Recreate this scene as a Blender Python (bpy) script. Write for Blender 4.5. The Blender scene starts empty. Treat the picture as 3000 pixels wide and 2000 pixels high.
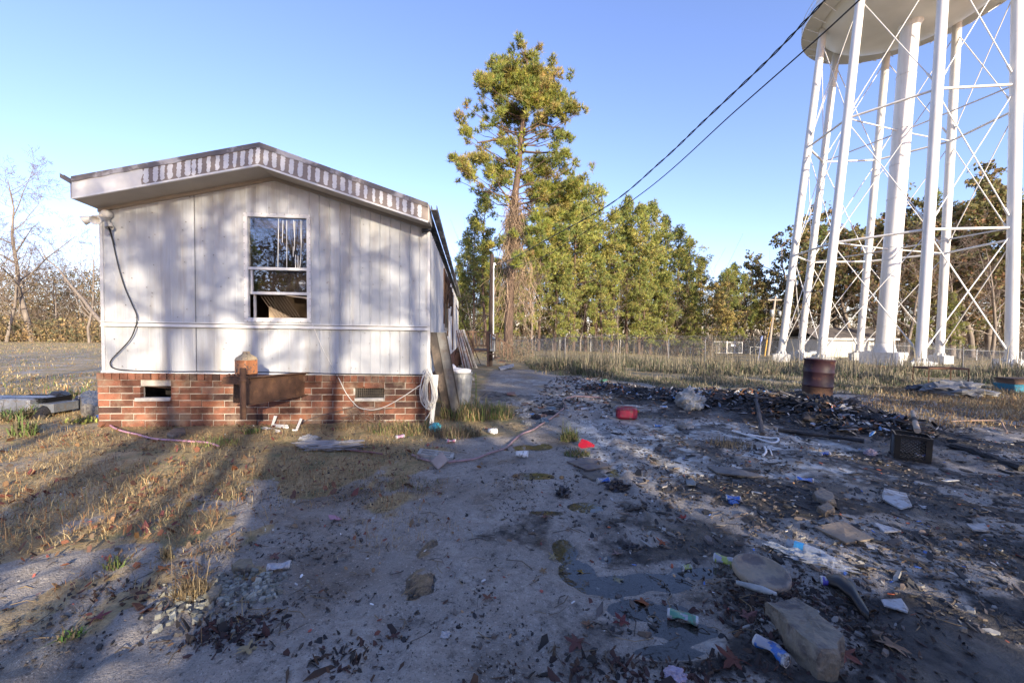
import bpy, math, random
import numpy as np
from mathutils import Vector, Matrix
random.seed(7)
rng = np.random.default_rng(11)
SC = bpy.context.scene
COL = SC.collection
R = math.radians
# ---------------------------------------------------------------- camera
FPX, PX0, PY0 = 1150.0, 1500.0, 1007.0
PITCH, ROLL, CAMZ = math.atan(0.0253), 0.006, 1.4
cam = bpy.data.objects.new('camera', bpy.data.cameras.new('camera'))
COL.objects.link(cam)
SC.camera = cam
cam.data.sensor_width = 36
cam.data.lens = FPX / 3000 * 36
cam.data.shift_y = (PY0 - 1000) / 3000
cam.data.clip_start = 0.05
cam.data.clip_end = 3000
cF = Vector((0, math.cos(PITCH), -math.sin(PITCH)))
r0 = Vector((1, 0, 0)); u0 = Vector((0, math.sin(PITCH), math.cos(PITCH)))
cR = math.cos(ROLL) * r0 + math.sin(ROLL) * u0
cU = -math.sin(ROLL) * r0 + math.cos(ROLL) * u0
cam.matrix_world = Matrix(((cR.x, cU.x, -cF.x, 0), (cR.y, cU.y, -cF.y, 0), (cR.z, cU.z, -cF.z, CAMZ), (0, 0, 0, 1)))
CAM = Vector((0, 0, CAMZ))
# ---------------------------------------------------------------- light
SUN_EL, SUN_AZ = 13.0, 155.3          # azimuth clockwise from +Y
w = bpy.data.worlds.new('World'); SC.world = w; w.use_nodes = True
nt = w.node_tree
sky = nt.nodes.new('ShaderNodeTexSky'); sky.sky_type = 'NISHITA'; sky.sun_disc = False
sky.sun_elevation = R(SUN_EL); sky.sun_rotation = R(SUN_AZ)
sky.air_density = 1.0; sky.dust_density = 0.4; sky.ozone_density = 2.5
tint = nt.nodes.new('ShaderNodeVectorMath'); tint.operation = 'MULTIPLY'; tint.inputs[1].default_value = (1.14, .98, 1.20)
nt.links.new(sky.outputs[0], tint.inputs[0]); nt.links.new(tint.outputs[0], nt.nodes['Background'].inputs[0])
nt.nodes['Background'].inputs[1].default_value = 0.15
sl = bpy.data.lights.new('sun', 'SUN'); sl.energy = 4.8; sl.angle = R(0.5); sl.color = (1.0, 0.86, 0.66)
so = bpy.data.objects.new('sun', sl); COL.objects.link(so)
sd = Vector((math.sin(R(SUN_AZ)) * math.cos(R(SUN_EL)), math.cos(R(SUN_AZ)) * math.cos(R(SUN_EL)), math.sin(R(SUN_EL))))
so.rotation_euler = (-sd).to_track_quat('-Z', 'Y').to_euler()
so.location = sd * 50
SC.view_settings.view_transform = 'Standard'; SC.view_settings.look = 'None'
SC.view_settings.exposure = 1.27; SC.view_settings.gamma = 1
SC.cycles.max_bounces = 6
SC.cycles.transparent_max_bounces = 12

# ---------------------------------------------------------------- noise and terrain
def _h(ix, iy, s):
    n = (ix.astype(np.int64) * 374761393 + iy.astype(np.int64) * 668265263 + s * 1442695041) & 0x7fffffff
    n = ((n ^ (n >> 13)) * 1274126177) & 0x7fffffff
    return ((n ^ (n >> 16)) & 0xffff) / 65535.0
def vnoise(x, y, s=0):
    x = np.asarray(x, float); y = np.asarray(y, float)
    ix = np.floor(x); iy = np.floor(y); fx = x - ix; fy = y - iy
    fx = fx * fx * (3 - 2 * fx); fy = fy * fy * (3 - 2 * fy)
    a = _h(ix, iy, s); b = _h(ix + 1, iy, s); c = _h(ix, iy + 1, s); d = _h(ix + 1, iy + 1, s)
    return (a * (1 - fx) + b * fx) * (1 - fy) + (c * (1 - fx) + d * fx) * fy
def fbm(x, y, s=0, o=4):
    t = 0; a = .5; n = 0
    for k in range(o):
        t = t + a * vnoise(x * 2 ** k + 13.7 * k, y * 2 ** k + 7.1 * k, s + k); n += a; a *= .5
    return t / n
def sm(v, a, b):
    t = np.clip((np.asarray(v, float) - a) / (b - a), 0, 1); return t * t * (3 - 2 * t)
def base_z(x, y):
    x = np.asarray(x, float); y = np.asarray(y, float)
    right = sm(x, -14, 0)
    return -right * ((.5 + .7 * sm(x, 5, 24)) * sm(y, 12, 28) + .3 * sm(y, 38, 60))
def ray(px, py):
    return cF + cR * ((px - PX0) / FPX) + cU * ((PY0 - py) / FPX)
def G(px, py, dz=0.0):
    """point of the terrain under a pixel of the photograph"""
    d = ray(px, py); z = 0.0
    for _ in range(25):
        t = (z + dz - CAMZ) / d.z
        p = CAM + d * t
        z = float(base_z(p.x, p.y))
    p.z = z
    return p
def P(px, py, Y):
    d = ray(px, py); return CAM + d * (Y / d.y)
def at(px, Y, py=1000):
    p = P(px, py, Y); return Vector((p.x, Y, float(base_z(p.x, Y))))
# the pile (mound), pixel outline centre line
PILE = [(1790, 1140, .7, .05), (1930, 1165, .9, .12), (2060, 1180, 1.0, .2), (2200, 1190, 1.0, .26), (2330, 1215, 1.0, .3), (2440, 1235, .9, .28), (2540, 1260, .8, .17)]
PILE = [(G(a, b).x, G(a, b).y, r, h) for a, b, r, h in PILE]
def mound(x, y):
    m = 0
    for cx, cy, r, h in PILE:
        m = np.maximum(m, h * np.exp(-(((x - cx) / r) ** 2 + ((y - cy) / (r * .75)) ** 2)))
    return m
PUD = [(1560, 1300, .42, .28), (1500, 1305, .25, .2), (1560, 1385, .34, .16), (1715, 1475, .22, .14), (1655, 1600, .12, .22), (1690, 1660, .16, .2),
       (1800, 1700, .3, .13), (1930, 1690, .34, .14), (2060, 1660, .3, .1), (1900, 1770, .3, .12), (2000, 1830, .26, .1), (1960, 1890, .25, .06), (2930, 1375, .6, .16), (2990, 1290, .5, .2), (1600, 1490, .2, .07)]
PUD = [(G(a, b).x, G(a, b).y, rx, ry) for a, b, rx, ry in PUD]
def pudm(x, y):
    m = 0
    for cx, cy, rx, ry in PUD:
        m = np.maximum(m, np.exp(-(((x - cx) / rx) ** 2 + ((y - cy) / ry) ** 2)))
    return m
def fine_z(x, y):
    z = base_z(x, y) + mound(x, y)
    near = 1 - sm(np.hypot(x, y), 14, 30)
    z = z + near * (.07 * (fbm(x * .8, y * .8, 3, 4) - .5) + .06 * (fbm(x * 5, y * 5, 9, 4) - .5) * sm(fbm(x * .7, y * .7, 5, 2), .35, .6) + .020 * (fbm(x * 13, y * 13, 31, 2) - .5))
    z = z + (1 - near) * .12 * (fbm(x * .3, y * .3, 4, 3) - .5)
    for off in (0, 1.45):
        xc = -.55 + off + .10 * (y - 2) + .05 * np.sin(y * 1.3); tr_ = np.exp(-((x - xc) / .085) ** 4) * (1 - sm(y, 6, 8)) * sm(fbm(x * .9 + 4, y * .5, 77, 2), .40, .6)
        z = z - tr_ * (.018 + .006 * np.sin(y * 70 + 25 * np.abs(x - xc))) + .010 * np.exp(-((np.abs(x - xc) - .125) / .035) ** 2) * (1 - sm(y, 6, 8)) * sm(fbm(x * .9 + 4, y * .5, 77, 2), .40, .6)
    p = pudm(x, y)
    z = z * (1 - .75 * sm(p, .15, .6)) - .036 * sm(p, .2, .75)
    return z
def zat(x, y): return float(fine_z(np.array([x]), np.array([y]))[0])
def GF(px, py):
    p = G(px, py); p.z = zat(p.x, p.y); return p

# ---------------------------------------------------------------- mesh builder
def wl(o):
    v = Vector((0, 0, 0))
    while o is not None:
        v += o.location; o = o.parent
    return v
class NB:
    def __init__(s): s.V = []; s.n = 0; s.F = []
    def add(s, V, F, col=(1, 1, 1), mi=0, smooth=False):
        V = np.asarray(V, float).reshape(-1, 3); F = np.asarray(F, int)
        if len(F) == 0: return
        c = np.asarray(col, float)
        if c.ndim == 1: c = np.tile(c, (len(F), 1))
        s.F.append((F + s.n, c, np.full(len(F), mi), np.full(len(F), smooth)))
        s.V.append(V); s.n += len(V)
    def box(s, a, b, col=(1, 1, 1), mi=0, M=None, tw=0):
        x0, y0, z0 = a; x1, y1, z1 = b
        V = np.array([(x0, y0, z0), (x1, y0, z0), (x1, y1, z0), (x0, y1, z0), (x0, y0, z1), (x1, y0, z1), (x1, y1, z1), (x0, y1, z1)], float)
        if M is not None: V = np.array([M @ Vector(v) for v in V])
        s.add(V, [(0, 3, 2, 1), (4, 5, 6, 7), (0, 1, 5, 4), (1, 2, 6, 5), (2, 3, 7, 6), (3, 0, 4, 7)], col, mi)
    def hexa(s, q0, q1, col=(1, 1, 1), mi=0):
        """two quads of 4 points each joined as a solid"""
        V = [tuple(p) for p in q0] + [tuple(p) for p in q1]
        n = len(q0)
        s.add(V, [(i, (i + 1) % n, n + (i + 1) % n, n + i) for i in range(n)], col, mi)
        s.add(V[:n], [tuple(range(n))[::-1]], col, mi); s.add(V[n:], [tuple(range(n))], col, mi)
    def tube(s, pts, rad, sides=6, col=(1, 1, 1), mi=0, cap=True, smooth=True):
        pts = [Vector(p) for p in pts]
        if not hasattr(rad, '__len__'): rad = [rad] * len(pts)
        V = []; up = Vector((0, 0, 1))
        for i, p in enumerate(pts):
            d = (pts[min(i + 1, len(pts) - 1)] - pts[max(i - 1, 0)])
            if d.length < 1e-9: d = Vector((0, 0, 1))
            d.normalize()
            if i == 0:
                a = d.cross(up)
                if a.length < .1: a = d.cross(Vector((1, 0, 0)))
            else:
                a = a - d * a.dot(d)
                if a.length < 1e-6: a = d.orthogonal()
            a.normalize(); b = d.cross(a)
            for k in range(sides):
                t = 2 * math.pi * k / sides
                V.append(p + (a * math.cos(t) + b * math.sin(t)) * rad[i])
        F = [(i * sides + k, i * sides + (k + 1) % sides, (i + 1) * sides + (k + 1) % sides, (i + 1) * sides + k) for i in range(len(pts) - 1) for k in range(sides)]
        V = np.array(V)
        s.add(V, F, col, mi, smooth)
        if cap:
            s.add(V[:sides], [tuple(range(sides))[::-1]], col, mi); s.add(V[-sides:], [tuple(range(sides))], col, mi)
    def lathe(s, prof, c=(0, 0, 0), sides=24, col=(1, 1, 1), mi=0, smooth=True, M=None):
        V = []
        for r, z in prof:
            for k in range(sides):
                t = 2 * math.pi * k / sides
                v = Vector((r * math.cos(t), r * math.sin(t), z))
                if M is not None: v = M @ v
                V.append((v.x + c[0], v.y + c[1], v.z + c[2]))
        F = [(i * sides + k, i * sides + (k + 1) % sides, (i + 1) * sides + (k + 1) % sides, (i + 1) * sides + k) for i in range(len(prof) - 1) for k in range(sides)]
        s.add(V, F, col, mi, smooth)
    def build(s, name, mats, parent=None, loc=None):
        if not isinstance(mats, (list, tuple)): mats = [mats]
        me = bpy.data.meshes.new(name)
        V = np.concatenate(s.V) if s.V else np.zeros((0, 3))
        off = wl(parent) if parent is not None else Vector((0, 0, 0))
        if loc is not None: off = off + Vector(loc) if parent is None else off
        V = V - np.array(off)
        nl = sum(f.size for f, _, _, _ in s.F); nf = sum(len(f) for f, _, _, _ in s.F)
        me.vertices.add(len(V)); me.vertices.foreach_set('co', V.astype(np.float32).ravel())
        me.loops.add(nl); me.polygons.add(nf)
        me.loops.foreach_set('vertex_index', np.concatenate([f.ravel() for f, _, _, _ in s.F]).astype(np.int32))
        tot = np.concatenate([np.full(len(f), f.shape[1]) for f, _, _, _ in s.F])
        st = np.concatenate([[0], np.cumsum(tot)[:-1]])
        me.polygons.foreach_set('loop_start', st.astype(np.int32))
        try: me.polygons.foreach_set('loop_total', tot.astype(np.int32))
        except Exception: pass
        me.polygons.foreach_set('material_index', np.concatenate([m for _, _, m, _ in s.F]).astype(np.int32))
        me.polygons.foreach_set('use_smooth', np.concatenate([m for _, _, _, m in s.F]))
        for m in mats: me.materials.append(m)
        C = np.concatenate([c for _, c, _, _ in s.F])
        C = np.concatenate([C, np.ones((len(C), 1))], 1)
        at_ = me.attributes.new('Col', 'FLOAT_COLOR', 'FACE')
        at_.data.foreach_set('color', C.astype(np.float32).ravel())
        me.update(calc_edges=True)
        o = bpy.data.objects.new(name, me); COL.objects.link(o)
        if parent is not None: o.parent = parent
        elif loc is not None: o.location = loc
        return o
def tag(o, label, cat, group=None, kind=None):
    if label: o['label'] = label
    if cat: o['category'] = cat
    if group: o['group'] = group
    if kind: o['kind'] = kind
    return o
def thing(name, loc, label, cat, group=None):
    o = bpy.data.objects.new(name, None); COL.objects.link(o); o.location = loc; o.empty_display_size = .2
    return tag(o, label, cat, group)
def struct(o): o['kind'] = 'structure'; return o
def copy_tree(o, parent=None):
    c = o.copy(); COL.objects.link(c); c.parent = parent
    for ch in list(o.children): copy_tree(ch, c)
    return c

# ---------------------------------------------------------------- materials
def mat(name, base, rough=.8, var=.25, scale=4.0, bump=.0, bscale=40.0, metal=0.0, stain=None, stain_scale=1.5, stain_amt=(.5, .7), stretch=(1, 1, 1), transl=0.0, spec=.5, coat=0):
    m = bpy.data.materials.new(name); m.use_nodes = True
    n = m.node_tree.nodes; l = m.node_tree.links
    b = n['Principled BSDF']
    at_ = n.new('ShaderNodeAttribute'); at_.attribute_name = 'Col'
    tc = n.new('ShaderNodeTexCoord'); mp = n.new('ShaderNodeMapping'); mp.inputs['Scale'].default_value = stretch
    l.new(tc.outputs['Object'], mp.inputs[0])
    nz = n.new('ShaderNodeTexNoise'); nz.inputs['Scale'].default_value = scale; nz.inputs['Detail'].default_value = 6
    l.new(mp.outputs[0], nz.inputs['Vector'])
    mr = n.new('ShaderNodeMapRange'); mr.inputs[1].default_value = .3; mr.inputs[2].default_value = .7
    mr.inputs[3].default_value = 1 - var; mr.inputs[4].default_value = 1 + var * .6
    l.new(nz.outputs[0], mr.inputs[0])
    mx = n.new('ShaderNodeVectorMath'); mx.operation = 'MULTIPLY'; mx.inputs[1].default_value = base
    l.new(at_.outputs['Color'], mx.inputs[0])
    sc = n.new('ShaderNodeVectorMath'); sc.operation = 'SCALE'
    l.new(mx.outputs[0], sc.inputs[0]); l.new(mr.outputs[0], sc.inputs['Scale'])
    out = sc.outputs[0]
    if stain is not None:
        n2 = n.new('ShaderNodeTexNoise'); n2.inputs['Scale'].default_value = stain_scale; n2.inputs['Detail'].default_value = 9; n2.inputs['Roughness'].default_value = .65
        l.new(mp.outputs[0], n2.inputs['Vector'])
        m2 = n.new('ShaderNodeMapRange'); m2.inputs[1].default_value = stain_amt[0]; m2.inputs[2].default_value = stain_amt[1]
        l.new(n2.outputs[0], m2.inputs[0])
        mm = n.new('ShaderNodeMix'); mm.data_type = 'RGBA'; mm.inputs['B'].default_value = (*stain, 1)
        l.new(m2.outputs[0], mm.inputs['Factor']); l.new(out, mm.inputs['A']); out = mm.outputs['Result']
    l.new(out, b.inputs['Base Color'])
    b.inputs['Roughness'].default_value = rough; b.inputs['Metallic'].default_value = metal
    b.inputs['Specular IOR Level'].default_value = spec
    if coat: b.inputs['Coat Weight'].default_value = coat
    if bump:
        n3 = n.new('ShaderNodeTexNoise'); n3.inputs['Scale'].default_value = bscale; n3.inputs['Detail'].default_value = 5
        l.new(mp.outputs[0], n3.inputs['Vector'])
        bp = n.new('ShaderNodeBump'); bp.inputs['Strength'].default_value = bump; bp.inputs['Distance'].default_value = .02
        l.new(n3.outputs[0], bp.inputs['Height']); l.new(bp.outputs[0], b.inputs['Normal'])
    if transl:
        tr = n.new('ShaderNodeBsdfTranslucent'); l.new(out, tr.inputs[0])
        ms = n.new('ShaderNodeMixShader'); ms.inputs[0].default_value = transl
        l.new(b.outputs[0], ms.inputs[1]); l.new(tr.outputs[0], ms.inputs[2]); l.new(ms.outputs[0], n['Material Output'].inputs[0])
    return m
M = {}
M['siding'] = mat('white_siding', (.45, .465, .48), .5, .14, 2.2, stain=(.34, .30, .24), stain_scale=1.7, stain_amt=(.48, .8), stretch=(3, 3, .35), bump=.15, bscale=8)
M['siding2'] = mat('grey_siding', (.52, .51, .49), .6, .25, 2.5, stain=(.30, .27, .23), stain_scale=1.2, stain_amt=(.48, .8), stretch=(2, 2, .3))
M['trim'] = mat('white_trim', (.66, .65, .63), .45, .2, 3, stain=(.33, .28, .23), stain_scale=4, stain_amt=(.58, .8))
M['fascia'] = mat('fascia_taupe', (.27, .22, .185), .6, .2, 3, stain=(.42, .38, .34), stain_scale=5, stain_amt=(.6, .9))
M['paint'] = mat('paint_white', (.70, .69, .67), .5, .15, 6)
M['roofm'] = mat('roof_metal', (.20, .17, .15), .5, .4, 3, stain=(.5, .47, .44), stain_scale=3, stain_amt=(.5, .6))
M['soffit'] = mat('soffit', (.42, .38, .33), .6, .1, 3, stain=(.3, .26, .21), stain_scale=1.5, stain_amt=(.55, .8), bump=.1)
M['brick'] = mat('brick', (.20, .080, .047), .9, .5, 7, bump=.6, bscale=50, stain=(.26, .20, .14), stain_scale=3.2, stain_amt=(.50, .75))
M['mortar'] = mat('mortar', (.43, .39, .34), .95, .3, 8, bump=.5, bscale=60)
M['sill'] = mat('white_sill', (.48, .46, .42), .8, .2, 12, bump=.3)
M['rust'] = mat('rust_steel', (.13, .065, .035), .75, .5, 5, bump=.4, bscale=50, stain=(.22, .11, .05), stain_scale=6, stain_amt=(.5, .7))
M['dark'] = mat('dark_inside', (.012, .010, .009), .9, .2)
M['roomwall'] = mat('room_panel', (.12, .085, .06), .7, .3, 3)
M['blind'] = mat('blind_slat', (.5, .43, .34), .6, .1)
M['alu'] = mat('aluminium', (.55, .55, .55), .35, .15, 10, metal=.7)
M['framew'] = mat('window_frame_white', (.62, .61, .60), .4, .15, 8, stain=(.3, .26, .2), stain_scale=9, stain_amt=(.6, .8))
M['black'] = mat('black_plastic', (.009, .009, .010), .4, .3)
M['cable'] = mat('black_cable', (.015, .013, .012), .5, .2)
M['wire'] = mat('white_wire', (.62, .60, .56), .5, .15)
M['plast'] = mat('plastic_any', (1, 1, 1), .35, .2, 12, spec=.5, bump=.3, bscale=45, stain=(.13, .105, .085), stain_scale=22, stain_amt=(.52, .64))
M['paper'] = mat('paper_any', (.75, .75, .75), .7, .2, 10, transl=.15)
M['stone'] = mat('stone', (.24, .21, .16), .55, .55, 9, bump=1.0, bscale=22, stain=(.075, .065, .06), stain_scale=9, stain_amt=(.44, .6))
M['concrete'] = mat('concrete', (.36, .34, .31), .9, .3, 8, bump=.4, bscale=60)
M['dirtytile'] = mat('dirty_tile', (.75, .75, .75), .6, .3, 9, bump=.4, bscale=30, stain=(.16, .135, .11), stain_scale=14, stain_amt=(.46, .62))
M['char'] = mat('charred', (.012, .011, .011), .6, .5, 8, bump=.8, bscale=50)
M['any'] = mat('debris_any', (1, 1, 1), .75, .4, 9, bump=.4, bscale=30)
M['drum'] = mat('drum_paint', (.038, .012, .018), .55, .35, 4, stain=(.16, .075, .03), stain_scale=4, stain_amt=(.58, .75))
M['drumrust'] = mat('drum_rust', (.075, .035, .018), .85, .5, 6, bump=.3)
M['galv'] = mat('galvanised', (.40, .42, .43), .45, .25, 6, metal=.5)
M['wood'] = mat('old_wood', (.14, .085, .055), .85, .4, 6, bump=.4, stretch=(1, 1, .2))
M['pole'] = mat('pole_wood', (.05, .033, .026), .9, .4, 5, bump=.4, stretch=(1, 1, .1))
M['polelight'] = mat('pole_grey', (.30, .26, .22), .9, .3, 5, stretch=(1, 1, .1))
M['tower'] = mat('tower_white', (.58, .57, .55), .35, .10, 1.2, stain=(.40, .36, .30), stain_scale=1.4, stain_amt=(.56, .8), stretch=(3, 3, .3))
M['tank'] = mat('tank_white', (.66, .66, .65), .45, .08, .6)
M['footing'] = mat('footing', (.55, .55, .54), .8, .25, 5, bump=.2)
M['bark'] = mat('bark_pine', (.10, .065, .048), .95, .5, 6, bump=.8, bscale=14, stretch=(1, 1, .3))
M['barkg'] = mat('bark_grey', (.20, .165, .135), .95, .4, 6, bump=.5, bscale=14, stretch=(1, 1, .3))
M['twig'] = mat('twig', (.17, .125, .10), .95, .3, 3)
M['vine'] = mat('dry_vine', (.36, .27, .19), .95, .4, 3, transl=.15)
M['needle'] = mat('pine_needle', (1, 1, 1), .6, .3, .8, transl=.3)
M['leaf'] = mat('leaf_any', (1, 1, 1), .7, .3, .9, transl=.35)
M['grass'] = mat('grass_any', (1, 1, 1), .75, .3, 1.2, transl=.3)
M['fence'] = mat('fence_wire', (.33, .34, .35), .5, .2, 3, metal=.4)
M['fpost'] = mat('fence_post', (.42, .42, .42), .5, .3, 3, metal=.3)
M['bldg'] = mat('block_wall', (.50, .50, .47), .85, .15, 2)
M['roofd'] = mat('dark_roof', (.11, .095, .085), .85, .3, 2)
def glass_mat():
    m = bpy.data.materials.new('window_glass'); m.use_nodes = True
    n = m.node_tree.nodes; l = m.node_tree.links; n.remove(n['Principled BSDF'])
    g = n.new('ShaderNodeBsdfGlossy'); g.inputs['Roughness'].default_value = .01; g.inputs[0].default_value = (.9, .93, 1, 1)
    t = n.new('ShaderNodeBsdfTransparent'); t.inputs[0].default_value = (.75, .73, .7, 1)
    fr = n.new('ShaderNodeFresnel'); fr.inputs[0].default_value = 1.7
    nz = n.new('ShaderNodeTexNoise'); nz.inputs['Scale'].default_value = 2.5; tc = n.new('ShaderNodeTexCoord')
    l.new(tc.outputs['Object'], nz.inputs['Vector'])
    bp = n.new('ShaderNodeBump'); bp.inputs['Strength'].default_value = .04; l.new(nz.outputs[0], bp.inputs['Height']); l.new(bp.outputs[0], g.inputs['Normal'])
    ad = n.new('ShaderNodeMath'); ad.operation = 'ADD'; ad.inputs[1].default_value = .10; l.new(fr.outputs[0], ad.inputs[0])
    ms = n.new('ShaderNodeMixShader'); l.new(ad.outputs[0], ms.inputs[0]); l.new(t.outputs[0], ms.inputs[1]); l.new(g.outputs[0], ms.inputs[2])
    l.new(ms.outputs[0], n['Material Output'].inputs[0]); return m
M['glass'] = glass_mat()
def water_mat():
    m = bpy.data.materials.new('puddle_water'); m.use_nodes = True
    n = m.node_tree.nodes; l = m.node_tree.links; n.remove(n['Principled BSDF'])
    g = n.new('ShaderNodeBsdfGlossy'); g.inputs['Roughness'].default_value = .02
    t = n.new('ShaderNodeBsdfTransparent'); t.inputs[0].default_value = (.85, .84, .81, 1)
    fr = n.new('ShaderNodeFresnel'); fr.inputs[0].default_value = 1.6
    nz = n.new('ShaderNodeTexNoise'); nz.inputs['Scale'].default_value = 14; tc = n.new('ShaderNodeTexCoord'); l.new(tc.outputs['Object'], nz.inputs['Vector'])
    bp = n.new('ShaderNodeBump'); bp.inputs['Strength'].default_value = .15; bp.inputs['Distance'].default_value = .01; l.new(nz.outputs[0], bp.inputs['Height']); l.new(bp.outputs[0], g.inputs['Normal'])
    ms = n.new('ShaderNodeMixShader'); l.new(fr.outputs[0], ms.inputs[0]); l.new(t.outputs[0], ms.inputs[1]); l.new(g.outputs[0], ms.inputs[2])
    l.new(ms.outputs[0], n['Material Output'].inputs[0]); return m
M['water'] = water_mat()

# ---------------------------------------------------------------- ground
def axis(lo, f0, f1, hi, st, gr):
    a = list(np.arange(f0, f1, st)); s = st; x = f0; left = []
    while x > lo: s *= gr; x -= s; left.append(x)
    s = st; x = a[-1]; rgt = []
    while x < hi: s *= gr; x += s; rgt.append(x)
    return np.array(left[::-1] + a + rgt)
gx = axis(-900, -6.5, 8.0, 900, .034, 1.035)
gy = axis(-90, 1.6, 9.5, 1600, .034, 1.03)
def drv0(x, y): return sm(x, .5, 1.2) * (1 - sm(y, 6.0, 7.0)) * sm(y, 3.1, 4.1) * (1 - sm(x, 3.8, 5.2))
def masks(x, y):
    """straw/grass cover, char/dark, pale (ash and worn concrete)"""
    n1 = fbm(x * .9, y * .9, 21, 4); n2 = fbm(x * 2.2, y * 2.2, 22, 4); n3 = fbm(x * .35, y * .35, 23, 3)
    # grass cover: left yard, beyond the drive, far field
    gl = sm(n2 + (-x - 1.2) * .16 + (y - 3.6) * .13, .42, .62) * (1 - sm(x, -1.3, -.2))
    corner = sm(x, -1.9, -1.2) * (1 - sm(x, -.1, .5)) * sm(y, 5.0, 5.6) * (1 - sm(y, 7.4, 8.2))
    edge = 9.9 - .06 * x + 3.6 * (n1 - .5) + 2.6 * (1 - sm(x, 2.0, 5.0))
    gf = sm(y, edge, edge + 1.2) * sm(x, .6, 2.2)
    gf2 = sm(y, 15.5, 17)
    gr = sm(x - 4.3 - (y - 3.2) * .2, 3.0, 4.5) * sm(y, 4.2, 6.4)
    lf = (1 - sm(x, -6.9, -6.2)) * sm(y, 4, 5.5)
    grass = np.clip(np.maximum.reduce([gl, corner, gf, gf2, gr * sm(n2, .3, .5), lf]), 0, 1)
    # char around the pile and over the right side of the drive
    m = mound(x, y) * 11
    right = sm(x - .28 * y, -.9, 1.1) * (1 - sm(y, 9, 12))
    char = np.clip(m + right * sm(n2, .43, .58) * .9 * (1 - .55 * sm(drv0(x, y), .3, .8)) + .35 * sm(n1, .62, .75) * (1 - sm(y, 10, 12)), 0, 1) * (1 - .85 * sm(pudm(x, y), .1, .5))
    drv = sm(x, .5, 1.2) * (1 - sm(y, 6.0, 7.0)) * sm(y, 3.1, 4.1) * (1 - sm(x, 3.8, 5.2))
    slab = sm(x, -.9, -.3) * (1 - sm(x - .1 * (y - 10), 2.4, 3)) * sm(y, 7.6, 8.2) * (1 - sm(y, 12.0, 13))
    pale = np.clip(drv * sm(n2, .30, .48) + .6 * slab * sm(n1, .5, .6) + .7 * right * (y < 4) * sm(n2, .55, .68), 0, 1) * (1 - np.clip(m, 0, 1))
    return grass, char, pale, slab
def build_ground():
    X, Y = np.meshgrid(gx, gy); Z = fine_z(X, Y)
    # cracks / joints of the drive
    ny, nx = X.shape
    V = np.stack([X.ravel(), Y.ravel(), Z.ravel()], 1)
    i = np.arange(ny - 1)[:, None] * nx + np.arange(nx - 1)[None, :]
    F = np.stack([i, i + 1, i + nx + 1, i + nx], -1).reshape(-1, 4)
    b = NB(); b.add(V, F, smooth=True)
    g, c, p, s = masks(X.ravel(), Y.ravel())
    o = b.build('ground', ground_mat())
    a = o.data.attributes.new('mask', 'FLOAT_COLOR', 'POINT')
    a.data.foreach_set('color', np.stack([g, c, p, pudm(X.ravel(), Y.ravel())], 1).astype(np.float32).ravel())
    return struct(o)
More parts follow.
